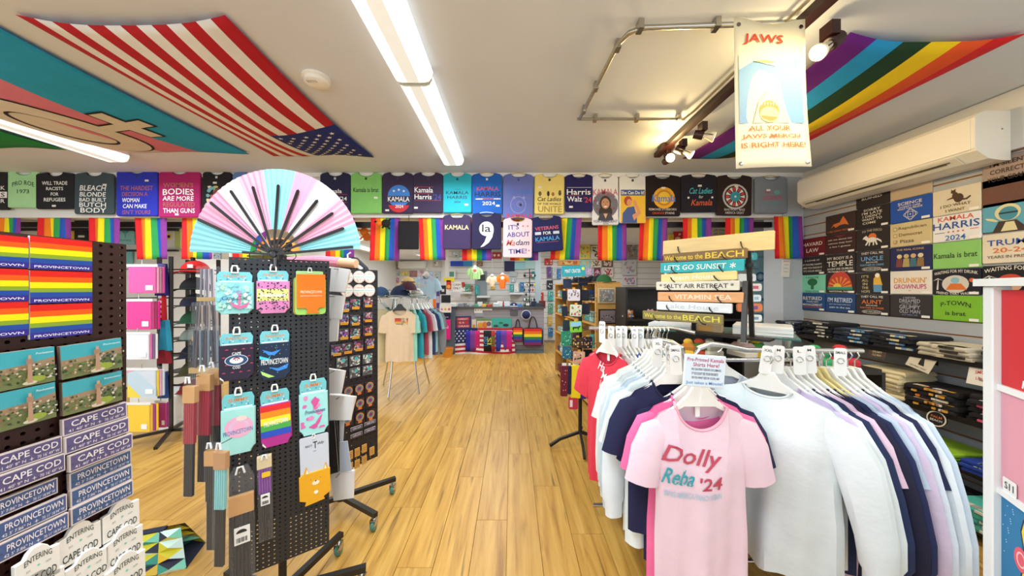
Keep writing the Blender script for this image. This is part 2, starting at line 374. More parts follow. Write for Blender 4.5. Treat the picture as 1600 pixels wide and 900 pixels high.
for (x, y, d, lit, pw) in [(1.36, 2.80, (-.15, -1, -.15), True, 9), (1.40, 2.62, (.75, -.45, -.6), False, 0), (1.40, 2.35, (.85, -.35, -.3), False, 0), (1.46, 1.47, (-.75, -.1, -.55), False, 0), (1.34, 1.0, (-.2, .6, -.6), False, 0)]:
    P, D = head(x, y, *d, lit)
    l = bpy.data.lights.new('spot_bulb', 'SPOT'); l.energy = 26 if lit else 16; l.color = (1, .72, .32); l.spot_size = R(120); l.spot_blend = .8; l.shadow_soft_size = .03
    lo = bpy.data.objects.new('spot_bulb', l); COL.objects.link(lo); lo.location = P+D*.10; lo.rotation_euler = D.to_track_quat('-Z', 'Y').to_euler()
# warm up-light from the lit bulb glass
l = bpy.data.lights.new('bulb_glow', 'POINT'); l.energy = 5; l.color = (1, .70, .25); l.shadow_soft_size = .04
lo = bpy.data.objects.new('bulb_glow', l); COL.objects.link(lo); lo.location = (1.33, 2.68, 2.54)
l = bpy.data.lights.new('bulb_glow', 'POINT'); l.energy = 2.2; l.color = (1, .76, .36); l.shadow_soft_size = .04
lo = bpy.data.objects.new('bulb_glow', l); COL.objects.link(lo); lo.location = (1.30, 1.55, 2.50)
# ---- flags pinned to the ceiling
def sag(W_, L_, a, e=.03):
    def f(x, y):
        u, v = x/W_, y/L_
        u = min(max(u, 0), 1); v = min(max(v, 0), 1)
        return -.012-a*(math.sin(PI*u)**.8)*(math.sin(PI*v)**.8)-e*math.sin(PI*u)*(1-v)-e*.6*abs(math.sin(PI*v))-.006*math.sin(9*u+5*v)
    return f
def ceil_flag(x0, x1, y0, y1, a, colfn, label, extra=None, nu=39, nv=30, e=.03, bow=.03):
    W_, L_ = x1-x0, y1-y0; f = sag(W_, L_, a, e)
    def bend(x, y): return x+bow*math.sin(PI*y/L_)*(1-2*x/W_), y+bow*math.sin(PI*x/W_)*(1-2*y/L_)
    b = MB()
    def g(u, v):
        x, y = bend(u*W_, v*L_); return (x, y, f(u*W_, v*L_))
    b.grid(g, nu, nv, colfn); o = b.build('flag', M=fz(x0, y0, CZ), smooth=True); tag(o, label, 'flag', 'large flags pinned to the ceiling')
    so = o.modifiers.new('thick', 'SOLIDIFY'); so.thickness = .0015; so.offset = 1
    if extra:
        p = MB(); zz = [0]
        def put(pts, fs, col, kind='cloth'):
            zz[0] += .0006; q = []
            for (x, y) in pts:
                X, Y = bend(x, y); q.append((X, Y, f(x, y)-.003-zz[0]))
            p.add(q, fs, mat(col, kind))
        extra(put, W_, L_); p.build('print', o)
    return o
RED = mat('b51220'); WHT = mat('e6e6e6'); NAV = mat('1d2b7a')
def us(i, j):   # 39 columns = 13 stripes of 3; canton in the far right corner
    if j >= 18 and i >= 18: return NAV
    return RED if ((38-i)//3) % 2 == 0 else WHT
def stars(put, W_, L_):
    x0 = W_*18/39; y0 = L_*.6
    for r_ in range(9):
        for c in range(6 if r_ % 2 == 0 else 5):
            cx = x0+(W_-x0)*(r_+1)/10; cy = y0+(L_-y0)*((2*c+1 if r_ % 2 == 0 else 2*c+2))/12
            pts = [(cx, cy)]+[(cx+.021*(1 if i % 2 == 0 else .42)*math.sin(PI*i/5+.3), cy+.021*(1 if i % 2 == 0 else .42)*math.cos(PI*i/5+.3)) for i in range(10)]
            put(pts, [(0, 1+i, 1+(i+1) % 10) for i in range(10)], 'f2f0ea')
ceil_flag(-2.25, -1.30, 1.45, 3.02, .07, us, 'red and white striped flag with white stars on blue', stars)
BL5, PK5, W5 = mat('1c9fd0'), mat('d97a94'), mat('d9d2c6')
def tr_(i, j):
    x = i/39*1.53   # from the left edge
    return PK5 if x < .42 else W5 if x < .75 else PK5 if x < 1.08 else BL5
def symbol(put, W_, L_):
    cx, cy = .67, 1.02
    def ring(r0, r1, col):
        n = 40; pts = []
        for i in range(n): c, s_ = math.cos(2*PI*i/n), math.sin(2*PI*i/n); pts += [(cx+r0*c, cy+r0*s_*1.5), (cx+r1*c, cy+r1*s_*1.5)]
        put(pts, [(2*i, 2*i+1, (2*i+3) % (2*n), (2*i+2) % (2*n)) for i in range(n)], col)
    def bar(a, b_, hw, col, n=6):
        a, b_ = Vector(a), Vector(b_); d = (b_-a); q = Vector((-d.y, d.x)).normalized()*hw; pts = []
        for i in range(n+1): p = a+d*i/n; pts += [tuple(p+q), tuple(p-q)]
        put(pts, [(2*i, 2*i+1, 2*i+3, 2*i+2) for i in range(n)], col)
    e1, e2, tip = (cx+.12, cy+.02), (cx+.60, cy-.10), None
    ring(.34, .18, '12100f'); bar((cx+.28, cy-.02), (cx+.665, cy-.05), .062, '12100f'); bar((cx+.50, cy-.24), (cx+.50, cy+.17), .062, '12100f')
    ring(.327, .193, 'd9d2c6'); bar((cx+.27, cy-.02), (cx+.65, cy-.05), .047, 'd9d2c6'); bar((cx+.50, cy-.225), (cx+.50, cy+.155), .047, 'd9d2c6')
ceil_flag(-3.95, -2.42, 1.35, 2.95, .05, tr_, 'blue, pink and white striped flag with a black outlined gender symbol', symbol)
ceil_flag(-4.95, -3.98, 1.35, 2.86, .05, mat('0e8a3c'), 'plain green flag beside the left ceiling light', nu=12, nv=12)
RB6 = [mat(c) for c in ('5e0f7d', '1593cf', '07381a', 'f2cf0a', 'e8551a', 'd9121c')]
ceil_flag(1.64, 2.50, 1.55, 3.08, .06, lambda i, j: RB6[min(5, i*6//36)], 'six-striped rainbow flag on the ceiling above the air conditioner', nu=36, nv=20)
# ---- shark banner hanging from the pipe
P = front(1.40)
M, w_, h_ = P.box(1150, 32, 1268, 262, rot=1.5)
def f(u, v): return ((u-.5)*w_, v*h_+(.012*math.cos(2*PI*u)*v if v > .9 else 0), .012*math.sin(3*u+2*v)-.02*math.sin(PI*v)*.3)
b = MB(); b.grid(f, 12, 16, mat('efe3c0', 'paper')); bn = b.build('hanging_banner', M=M, smooth=True); bn.modifiers.new('t', 'SOLIDIFY').thickness = .001
tag(bn, 'cream shop banner with a blue shark picture and red title', 'banner')
ops = [('R', .05, .30, .93, .74, '6f9cc4'), ('P', [(.05, .66), (.25, .72), (.55, .69), (.93, .75), (.93, .76), (.05, .76)], 'efe3c0'),
       ('P', [(.22, .30), (.30, .44), (.42, .52), (.55, .48), (.66, .38), (.72, .30)], 'dcd7b8'), ('D', .44, .38, .14, 'a98f4e', 1), ('D', .44, .355, .13, 'd9cf9a', .8)]
ops += [('P', [(.33+.04*i, .435), (.35+.04*i, .435), (.34+.04*i, .415)], 'f5f0dc') for i in range(6)]
ops += [('P', [(.25, .715), (.5, .708), (.56, .718), (.4, .728)], 'c9b46a'), ('T', 'JAWS', .40, .865, .56, .075, 'd8401c', .1), ('T', 'ALL YOUR', .44, .262, .56, .034, 'c5662a'), ('T', 'JAWS MERCH', .46, .205, .78, .036, 'c5662a'), ('T', 'IS RIGHT HERE!', .49, .148, .86, .036, 'c5662a')]
draw(ops, w_, h_, .004, lambda x, y, z: (x, y, z+f(x/w_+.5, y/h_)[2]-.0 if True else z)).build('print', bn)
for x, y in ((-.44, .965), (.44, .965), (-.44, .03), (.44, .03)):
    g = MB(); g.lathe([(.004, 0), (.009, 0), (.009, .0025), (.004, .003)], mat('8d8a80', 'metal'), 12, (x*w_, y*h_, f(x+.5, y)[2]+.001)); g.build('eyelet', bn)
# ---- air conditioner on the right wall
b = MB(); prof = [(0, .30), (-.16, .30), (-.205, .285), (-.225, .26), (-.225, .07), (-.215, .05), (-.14, .0), (-.06, -.012), (0, -.012)]
n = len(prof); b.add([(x, 0, z) for x, z in prof]+[(x, 1.26, z) for x, z in prof], [tuple(range(n)), tuple(range(n, 2*n))[::-1]]+[(i, i+n, (i+1) % n+n, (i+1) % n) for i in range(n)], mat('f0ebdc', 'gloss'))
ac = b.build('air_conditioner', M=fz(WX-.021, 2.02, 2.27)); tag(ac, 'long white wall-mounted air conditioner above the prints', 'air conditioner')
b = MB(); b.box((-.229, .02, .062), (-.2255, 1.24, .255), mat('f3eee0', 'gloss')); b.build('front_panel', ac)
b = MB(); T0 = Matrix.Translation((-.21, .1, .042)) @ Matrix.Rotation(R(35), 4, 'Y'); b.T = T0; b.box((0, 0, -.004), (.07, 1.12, .0), mat('e2dccb', 'gloss')); b.build('louver', ac)
b = MB(); b.box((-.2, .14, .022), (-.13, 1.2, .026), mat('3a3426', 'black')); b.T = Matrix.Translation((-.205, .1, .037)) @ Matrix.Rotation(R(35), 4, 'Y'); b.box((.012, .06, -.0055), (.03, 1.0, -.004), mat('6b6350', 'plain')); b.build('air_outlet', ac)
b = MB(); b.box((-.06, -.0008, .18), (-.05, 0, .19), mat('8a8a8a', 'plain')); b.build('screw_cap', ac)
# ================================================================ GOODS: BUILDERS (local x right, y up, z out of the wall)
GR_SH = 'folded shirts pinned along the header'
def shirt_outline(w, h, nk=.17, nd=.07, lean=0):
    o = [(-w/2+.012+lean, 0), (w/2-.012+lean, 0), (w/2+lean, .012), (w/2, h*.93), (w/2-.02, h*.97), (nk*.5+.008, h)]
    for i in range(7):
        t = PI*i/6; o.append((nk/2*math.cos(t), h-nd*math.sin(t)))
    o += [(-nk*.5-.008, h), (-w/2+.02, h*.97), (-w/2, h*.93), (-w/2+lean, .012)]
    return o
def folded(name, M, w, h, col, label, ops=(), group=GR_SH, sticker=None, neck=True, hang='c9a45c', tagc=None, lean=0, cat='shirt', t=.02):
    nk = min(.17, w*.5); nd = .045
    b = MB(); out = shirt_outline(w, h, nk, nd, lean) if neck else rrect(-w/2, 0, w/2, h, .012)
    b.slab(out, 0, t, mat(col), .007); o = b.build(name, M=M); tag(o, label, cat, group)
    if neck:
        c = MB(); pts = [(nk/2*1.02*math.cos(PI*i/10), h-nd*math.sin(PI*i/10)-.002, t*.75) for i in range(11)]
        dk = darker(col, .82); c.tube(pts, .0055, mat(dk), 6); c.build('collar', o, smooth=True)
        c = MB(); c.tube([(-nk*.5, h-.003, .004), (-nk*.25, h+.006, .004), (0, h+.010, .004), (nk*.25, h+.006, .004), (nk*.5, h-.003, .004)], .004, mat(hang, 'plain'), 6); c.build('hanger', o, smooth=True)
        if tagc: c = MB(); c.box((-.011, h-nd-.036, t), (.011, h-nd-.012, t+.002), mat(tagc, 'plain')); c.build('neck_label', o)
    if sticker:
        c = MB(); u, v = sticker; c.box((u*w-.02, v*h-.010, t), (u*w+.02, v*h+.010, t+.0025), mat('e9e6da', 'paper')); c.build('price_sticker', o)
    if ops: draw(ops, w, h, t+.0012).build('print', o)
    return o
def darker(h, k):
    h = h.lstrip('#'); return ''.join('%02x' % max(0, min(255, int(int(h[i:i+2], 16)*k))) for i in (0, 2, 4))
def card(name, M, w, h, t, col, label, cat, ops=(), group=None, kind='paper', r=.003, pk='plain'):
    b = MB(); b.slab(rrect(-w/2, 0, w/2, h, min(r, w*.3, h*.3)), 0, t, mat(col, kind), min(.001, t*.3)); o = b.build(name, M=M); tag(o, label, cat, group)
    if ops: draw(ops, w, h, t+.0006, kind=pk).build('print', o)
    return o
RBW = ['e21f26', 'ef7d1a', 'f4e21c', '2f9e4f', '2457b8', '8a3a94']
def rainbow_drop(px0, y0, px1, y1, label, Y=3.52, sk=0, tap=0, wav=.012, group='small rainbow flags hanging from the header'):
    M, w, h = front(Y).box(px0, y0, px1, y1); b = MB(); ph = random.random()*6
    def f(u, v):
        x = (u-.5)*w*(1+tap*(1-v))+sk*(1-v)*w; return (x, v*h, wav*math.sin(u*11+ph)*(1.2-v)+wav*.5*math.sin(u*23+ph*2))
    b.grid(f, 24, 8, lambda i, j: mat(RBW[i//4])); o = b.build('rainbow_flag', M=M, smooth=True); o.modifiers.new('t', 'SOLIDIFY').thickness = .0015
    return tag(o, label, 'flag', group)
def hang_shirt(name, M, label, col, w=.42, L=.72, sl='s', group=None, cat='shirt', th=.045, ops=None, hanger='e9e9e4', colc=None, slout=.09, seed=0, oz=0, nk=.19, scoop=.085, lab=False, hem=1.0, fold=.014, s_=1, key=None):
    """hanging garment; origin at hook, shoulders .10 below."""
    if s_ != 1: M = M @ Matrix.Scale(s_, 4)
    rg = random.Random(seed*77+5); ph = rg.random()*6; sh = .105; hw = w/2
    c1 = mat(col); NX, NY = 26, 18; b = MB()
    def hwid(t): return hw*(1-.05*math.sin(PI*min(1, t*1.6)))*(1+(hem-1)*t)
    def pt(s, t, side):
        x = s*hwid(t); ax = abs(x)
        top = -sh-.07*(ax/hw)**1.3-(.012 if ax > hw*.9 else 0)
        if ax < nk/2:
            k = math.sqrt(max(0, 1-(ax/(nk/2))**2)); top = -sh-.012-(scoop if side > 0 else .018)*k
        y = top+(-sh-L-top)*t
        z = (th*(1-s*s)**.5*((.35+.65*min(1, t*4)) if ax < nk/2+.004 else (.06+.94*min(1, t*4)))+.003)*side
        z += (fold*math.sin(s*6+ph+t*1.2)*t+fold*.45*math.sin(s*13+ph*2+t*2)*t)*(1 if side > 0 else .6)+oz*t
        y += .006*math.sin(s*6+ph)*t
        return (x, y, z)
    ring = 2*NX
    vs = []
    for j in range(NY+1):
        t = (j/NY)**1.25
        for i in range(NX): vs.append(pt(-1+2*i/NX, t, 1))
        for i in range(NX): vs.append(pt(1-2*i/NX, t, -1))
    fs = []
    for j in range(NY):
        for i in range(ring): fs.append((j*ring+(i+1) % ring, j*ring+i, (j+1)*ring+i, (j+1)*ring+(i+1) % ring))
    b.add(vs, fs, c1)
    # sleeves
    long = sl == 'l'
    for sg in (-1, 1):
        p0 = Vector((sg*hw*.86, -sh-.115, 0)); 
        if long: P = [Vector((sg*hw*.72, -sh-.105, 0)), Vector((sg*(hw*.94), -sh-.14, 0)), Vector((sg*(hw+slout*.35), -sh-.24, .006)), Vector((sg*(hw+slout*.65), -sh-.36, .012)), Vector((sg*(hw+slout*.9), -sh-.49, .015)), Vector((sg*(hw+slout*.95), -sh-.58, .015)), Vector((sg*(hw+slout*.95), -sh-.60, .015)), Vector((sg*(hw+slout*.93), -sh-.66, .015))]; RR = [.042, .068, .070, .064, .056, .050, .040, .038]
        else: P = [Vector((sg*hw*.72, -sh-.105, 0)), Vector((sg*(hw*.93), -sh-.135, 0)), Vector((sg*(hw+slout*.28), -sh-.20, .004)), Vector((sg*(hw+slout*.52), -sh-.27, .006)), Vector((sg*(hw+slout*.72), -sh-.325, .006))]; RR = [.042, .066, .070, .070, .072]
        n = 12; vs = []; fs = []
        for i, p in enumerate(P):
            d = (P[min(i+1, len(P)-1)]-P[max(0, i-1)]).normalized(); a = Vector((-d.y, d.x, 0)) if sg > 0 else Vector((d.y, -d.x, 0))
            for j in range(n):
                t = 2*PI*j/n; f_ = 1+.12*math.sin(3*t+ph+i*.6)*(i > 0)
                vs.append(p+a*math.cos(t)*RR[i]+Vector((0, 0, 1))*math.sin(t)*(th*.62)*f_*(.3, .72, 1, 1, 1, 1, 1, 1)[i]+Vector((0, 0, oz*i*.2)))
        for i in range(len(P)-1):
            for j in range(n): fs.append((i*n+j, i*n+(j+1) % n, (i+1)*n+(j+1) % n, (i+1)*n+j))
        if long: fs.append(tuple(range((len(P)-1)*n, len(P)*n)))
        b.add(vs, fs, c1)
    o = b.build(name, M=M, smooth=True); tag(o, label, cat, group)
    # neckband
    c = MB(); q = []
    for i in range(21):
        s = -nk/2+nk*i/20; q.append(pt(s/hwid(0), 0, 1))
    for i in range(1, 20):
        s = nk/2-nk*i/20; q.append(pt(s/hwid(0), 0, -1))
    c.tube([(x, y, z*(.9)) for x, y, z in q], .006, mat(colc or darker(col, .93)), 6, closed=True); c.build('neckband', o, smooth=True)
    if hanger:
        hm = mat(hanger, 'gloss'); c = MB()
        c.tube([(.012, .022, 0), (.02, .006, 0), (.012, -.01, 0), (0, -.02, 0), (0, -.05, 0)], .003, mat('c8c8c4', 'metal'), 6)
        c.slab([(-.022, -.05), (.022, -.05), (.045, -.088), (hw*.5, -.132), (hw*.8, -.168), (hw*.82, -.178), (hw*.75, -.178), (.06, -.135), (-.06, -.135), (-hw*.75, -.178), (-hw*.82, -.178), (-hw*.8, -.168), (-hw*.5, -.132), (-.045, -.088)], -.006, .006, hm, .002)
        c.build('hanger', o)
    if lab:
        c = MB(); c.box((-.009, -sh-.075, -.012), (.009, -sh-.03, -.009), mat('f3f1ee', 'paper')); c.build('neck_label', o)
    if ops:
        W2, H2, cx, cy = ops[0]
        def onto(x, y, z):
            x += cx; y += cy; s = max(-.98, min(.98, x/hw)); 
            lo, hi = 0, 1
            for _ in range(14):
                m_ = (lo+hi)/2; p = pt(s, m_, 1)
                if p[1] > y: lo = m_
                else: hi = m_
            return (x, y, pt(s, lo, 1)[2]+z)
        draw(ops[1:], W2, H2, .0038, onto).build('print', o)
    return o
def cap(M, label, col, brim=None, group=None, r=.09, fr=None):
    b = MB(); b.ell((0, 0, 0), (r, r*1.08, r*1.05), mat(col), 16, 6, 0, 90); b.lathe([(r*1.01, 0), (r*1.01, .012), (r*.98, .014)], mat(col), 16)
    o = b.build('cap', M=M, smooth=True); tag(o, label, 'hat', group)
    c = MB()
    def f(u, v):
        t = R(-75+150*u); rr = r*(.95+.75*v*math.cos(R(-75+150*u))**.5); return (rr*math.sin(t), -rr*math.cos(t), .004-.25*r*(math.sin(t)**2)*v)
    c.grid(f, 12, 4, mat(brim or col)); q = c.build('brim', o, smooth=True); q.modifiers.new('t', 'SOLIDIFY').thickness = .004
    c = MB(); c.ell((0, 0, r*1.05), (.008, .008, .005), mat(col), 8, 4); c.build('button', o)
    if fr: c = MB(); c.box((-.022, -r*1.06, r*.35), (.022, -r*.95, r*.65), mat(fr, 'plain')); c.build('patch', o)
    return o
# ================================================================ HEADER SHIRTS
W_ = 'f1efea'
def X(*a): return a
BL = '1b1b20'
HS = [
 (-38, 268, 18, 328, BL, 'black folded shirt with white letters, cut by the left edge, on the header', [('T', 'K', .86, .56, .12, .10, W_), ('R', .74, .30, .98, .46, W_), ('T', 'S', .86, .38, .12, .11, BL), ('T', 'R', .86, .22, .12, .10, W_)], None, None),
 (14, 268, 67, 325, 'a9dba0', 'pale green folded shirt with dark green arched lettering and a year', [('T', 'PRO ROE', .5, .62, .66, .12, '2f5548', 0, .5), ('T', '1973', .5, .44, .36, .11, '2f5548')], None, None),
 (60, 270, 121, 327, '17171f', 'black folded shirt with four short lines of thin white capitals', [('T', 'WILL TRADE', .5, .70, .66, .10, W_), ('T', 'RACISTS', .5, .55, .44, .09, W_), ('T', 'FOR', .5, .40, .2, .09, W_), ('T', 'REFUGEES', .5, .25, .56, .10, W_)], (-.02, .08), None),
 (119, 270, 181, 335, '3a4a50', 'charcoal grey folded shirt with five lines of heavy white lettering', [('T', 'BLEACH', .48, .62, .66, .13, W_, .15), ('T', 'BLONDE', .48, .47, .66, .11, W_, .1), ('T', 'BAD BUILT', .48, .34, .68, .09, W_), ('T', 'BUTCH', .48, .22, .68, .11, W_), ('T', 'BODY', .5, .09, .66, .12, W_)], (.28, .70), None),
 (185, 266, 250, 338, '2630ae', 'royal blue folded shirt with rust and white lettering', [('T', 'THE HARDEST', .5, .60, .80, .10, 'a85a50', .1), ('T', 'DECISION A', .46, .47, .62, .09, 'a85a50', .1), ('T', 'WOMAN', .36, .34, .42, .09, W_, .1), ('T', 'CAN MAKE', .46, .21, .58, .09, W_, .1), ('T', "ISN'T YOURS", .5, .08, .68, .09, 'a85a50', .1)], (.25, .76), '20304f'),
 (250, 267, 316, 340, 'a81a62', 'magenta folded shirt with wavy white and brown lettering', [('T', "WOMEN'S", .48, .68, .72, .10, 'b06a50', 0, .1), ('T', 'BODIES', .48, .53, .74, .13, W_, 0, .15), ('T', 'ARE MORE', .48, .40, .74, .10, W_, .1), ('T', 'REGULATED', .5, .27, .76, .10, 'b06a50'), ('T', 'THAN GUNS', .5, .14, .76, .10, W_)], (-.05, .06), None),
 (318, 268, 364, 330, '17161c', 'black folded shirt with a round multicoloured picture, partly behind the fan', [('B', .1, .0, .95, .62, 40, .09, ['c9b35a', '7fb58a', 'b5583a', 'e0d5a0', '6aa0a8'], 4), ('D', .6, .42, .2, '6b3826'), ('D', .6, .38, .13, 'd7a58a')], (-.05, .70), 'd9d6cc'),
 (365, 268, 431, 345, '5f7fb4', 'slate blue plain folded shirt above the fan', [], None, None),
 (501, 270, 549, 334, '232345', 'navy folded shirt with two lines of white serif print, right of the fan', [('T', 'Kamala', .42, .54, .62, .10, W_), ('R', .1, .455, .92, .465, 'a3333b'), ('T', "Harris '24", .50, .36, .80, .10, W_), ('R', .1, .255, .92, .27, 'a3333b')], None, 'c9c9d0'),
 (549, 270, 598, 334, '83c46a', 'bright green folded shirt with one short black line of print', [('T', 'Kamala is brat', .5, .57, .82, .11, '2c3a26')], (.32, .38), '20301e'),
 (598, 270, 647, 334, '362b4a', 'dark purple folded shirt with a round blue, white and red badge', [('D', .54, .42, .36, '3e7fd0', 1), ('R', .14, .27, .94, .42, '362b4a'), ('D', .54, .29, .36, 'c62a36', 1, 200, 340), ('T', 'KAMALA', .54, .345, .70, .115, W_), ('T', '2024', .56, .17, .26, .08, W_), ('*', .38, .54, .05, W_), ('*', .54, .57, .05, W_), ('*', .7, .54, .05, W_)], (-.33, .07), '3b3350'),
 (646, 270, 693, 333, '3a2e4c', 'dark purple folded shirt with a two-line red ruled print', [('T', 'Kamala', .36, .56, .62, .13, W_), ('R', .06, .63, .68, .64, 'b23a40'), ('T', 'Harris', .34, .39, .58, .12, W_), ('T', "'24", .81, .39, .28, .15, '3c4a9a'), ('R', .06, .30, .94, .31, 'b23a40'), ('R', .06, .465, .62, .475, 'b23a40')], (-.4, .12), '3b3350'),
 (693, 271, 738, 333, '2bb3c4', 'turquoise folded shirt with two lines of dark capitals', [('T', 'KAMALA', .5, .50, .80, .08, '20405a'), ('T', 'HARRIS', .5, .385, .70, .08, '20405a'), ('T', '2024', .5, .27, .22, .045, '20405a'), ('R', .42, .58, .62, .586, '20405a')], (.32, .2), '204a70'),
 (738, 271, 786, 335, '1f62ba', 'bright blue folded shirt with red, black and white print', [('T', 'KAMALA', .52, .61, .72, .09, 'd34a5c', 0, .15), ('T', 'HARRIS', .52, .48, .86, .12, '1d1f3c'), ('T', '*******', .52, .37, .7, .05, 'd4606a'), ('T', '2024', .55, .26, .42, .09, W_), ('R', .12, .355, .36, .375, W_), ('R', .72, .355, .95, .375, W_)], (.35, .2), 'd8dbe0'),
 (786, 272, 834, 342, '6872b4', 'periwinkle folded shirt with a thin round cat drawing', [('T', 'CAT LADIES', .55, .59, .86, .075, '3a74c8'), ('O', .5, .30, .26, .02, '8f97c8', 1.1), ('O', .55, .32, .10, .015, '8f97c8'), ('D', .58, .30, .05, '2a2f50'), ('P', [(.3, .44), (.36, .50), (.42, .44)], '8f97c8'), ('P', [(.62, .44), (.68, .50), (.74, .44)], '8f97c8'), ('T', 'KAMALA', .55, .055, .84, .09, 'd23850')], None, '41507f'),
 (835, 272, 882, 335, 'e9d27a', 'pale yellow folded shirt with cat figures and dark print', [('T', 'Cat Ladies', .5, .37, .80, .11, '3c3320', .2), ('T', 'OF THE WORLD', .5, .25, .80, .055, '3c3320'), ('T', 'UNITE', .52, .12, .80, .15, 'a68a3c'), ('D', .18, .50, .05, '6b5a34', 1.6), ('D', .46, .50, .045, '2c2618', 2), ('D', .62, .49, .05, 'a0643a', 1.3), ('D', .85, .51, .05, '5c4a2c', 1.5), ('D', .85, .56, .04, '5c4a2c')], (-.32, .66), '2a2618'),
 (883, 273, 927, 331, '211a55', 'navy folded shirt with large white serif print and red numerals', [('T', 'Harris', .48, .52, .86, .15, W_), ('T', 'Walz', .33, .33, .54, .14, W_), ('T', "'24", .80, .31, .28, .15, 'c4383e'), ('R', .06, .635, .94, .643, W_), ('R', .06, .42, .6, .428, 'c4383e')], (-.3, .12), None),
 (925, 273, 967, 352, 'e6e4e4', 'white folded shirt with an oval portrait of a dark-haired woman', [('D', .5, .40, .48, '6f6a78', 1.05), ('B', .08, .30, .92, .55, 14, .07, ['8c4650', 'b8b3bc', '5d6488'], 2), ('D', .5, .42, .22, '33221d', 1.35), ('D', .5, .26, .26, '2c1d1a', .9), ('D', .5, .42, .155, 'c08a68', 1.3), ('D', .43, .45, .018, '2c1d1a'), ('D', .57, .45, .018, '2c1d1a'), ('D', .5, .36, .06, 'f0e8e2', .35), ('R', .485, .38, .515, .43, 'a87452'), ('P', [(.2, .1), (.3, .22), (.45, .25), (.55, .25), (.7, .22), (.8, .1), (.5, .06)], '3c3c46'), ('P', [(.42, .22), (.5, .12), (.58, .22)], 'd6a98c'), ('T', 'KAMALA', .5, .64, .94, .12, 'c06a7a', 0, .1), ('T', 'FOR PRESIDENT', .5, .07, .90, .05, '6b6a90'), ('T', '2024', .5, .025, .2, .03, '6b6a90')], None, '30303a'),
 (967, 273, 1009, 349, 'e3e1df', 'white folded shirt with a yellow poster picture under a blue speech bar', [('R', .04, .0, .98, .66, 'e5b731'), ('R', .05, .56, .96, .68, '34508f'), ('T', 'She Can Do It!', .5, .62, .86, .07, W_), ('P', [(.1, .0), (.12, .2), (.3, .32), (.55, .34), (.66, .14), (.66, .0)], '3a5494'), ('P', [(.55, .05), (.82, .2), (.6, .47), (.5, .44), (.66, .22), (.48, .16)], 'd6936a'), ('D', .32, .45, .15, 'a9402c', 1.2), ('D', .37, .42, .10, 'd6936a', 1.3)], (.3, .70), '30303a'),
 (1006, 274, 1063, 338, '1e0f10', 'black folded shirt with a round yellow washing powder style badge', [('D', .54, .44, .30, 'e8a81c', 1), ('D', .54, .44, .22, 'c8801a', 1), ('D', .54, .44, .17, 'eec12c', 1), ('T', 'Kamala', .54, .43, .66, .17, '3a78c8', .1), ('T', 'REMOVES STUBBORN', .5, .16, .76, .055, 'cfc8c2'), ('T', 'ORANGE', .38, .07, .34, .055, 'c8402c'), ('T', 'STAINS', .70, .07, .26, .055, 'cfc8c2')], (.02, .68), None),
 (1063, 273, 1120, 332, '1d1a26', 'black folded shirt with a turquoise and orange script print', [('T', 'Cat Ladies', .55, .56, .64, .16, '4fb8c4', .25), ('T', 'for', .55, .40, .12, .08, 'd8d6d0', .2), ('T', 'Kamala', .58, .25, .58, .16, 'd8603c', .25), ('D', .2, .38, .03, W_), ('D', .86, .38, .03, W_)], (.02, .69), None),
 (1118, 274, 1174, 337, '2c1a17', 'dark brown folded shirt with a red, white and blue wheel badge', [('D', .52, .46, .36, 'c9c4bc', 1), ('D', .52, .46, .31, '2c1a17', 1)]+[('P', [(.52+.11*math.cos(R(a)), .46+.098*math.sin(R(a))), (.52+.27*math.cos(R(a-9)), .46+.24*math.sin(R(a-9))), (.52+.27*math.cos(R(a+9)), .46+.24*math.sin(R(a+9)))], 'cc4a48' if a % 40 else 'e8e2da') for a in range(0, 360, 20)]+[('D', .52, .46, .14, '2f9aa8', 1), ('D', .52, .46, .03, 'e8e2da', 1), ('T', "BANS WON'T MAKE", .5, .14, .58, .06, 'cfc8c2'), ('T', 'AMERICA GREAT', .5, .06, .54, .06, 'cfc8c2')], (.05, .72), None),
 (1178, 276, 1230, 334, '80868f', 'grey folded shirt with pink and green arched lettering, beside the pillar', [('T', 'THE', .36, .56, .2, .09, 'b9475e'), ('T', 'COCONUTS', .52, .40, .62, .11, 'b9475e', 0, .2), ('T', 'FOR HER', .52, .25, .5, .07, '4f9a7c', 0, -.2), ('D', .66, .56, .09, '6fae9c', .7)], (-.1, .62), None),
 (693, 336, 737, 390, '3a2c52', 'purple folded shirt with one pale capital word, hanging in the second tier', [('T', 'KAMALA', .5, .63, .86, .13, 'e9cf96')], None, None),
 (737, 333, 784, 390, '242045', 'navy folded shirt with a big white comma and two small letters', [('D', .50, .56, .245, W_, 1), ('P', [(.72, .62), (.745, .50), (.70, .33), (.58, .18), (.40, .075), (.30, .06), (.44, .20), (.50, .34)], W_), ('T', 'la', .50, .575, .30, .21, '26242e')], None, None),
 (786, 341, 832, 403, 'ecc9cd', 'pale pink folded shirt with blue capitals and small red stars', [('T', "IT'S", .36, .76, .36, .12, '3b3f8f', 0, 0, 3), ('*', .68, .79, .04, 'c93448'), ('*', .84, .79, .04, 'c93448'), ('T', 'ABOUT', .52, .58, .78, .12, '3b3f8f', 0, 0, 3), ('T', 'Ma', .28, .37, .3, .15, 'd0655c', .3), ('T', 'dam', .68, .38, .46, .14, '3b4668', .3), ('T', 'TIME!', .50, .16, .62, .12, '3b3f8f', 0, 0, 3), ('*', .89, .18, .04, 'c93448')], None, '2a2a33'),
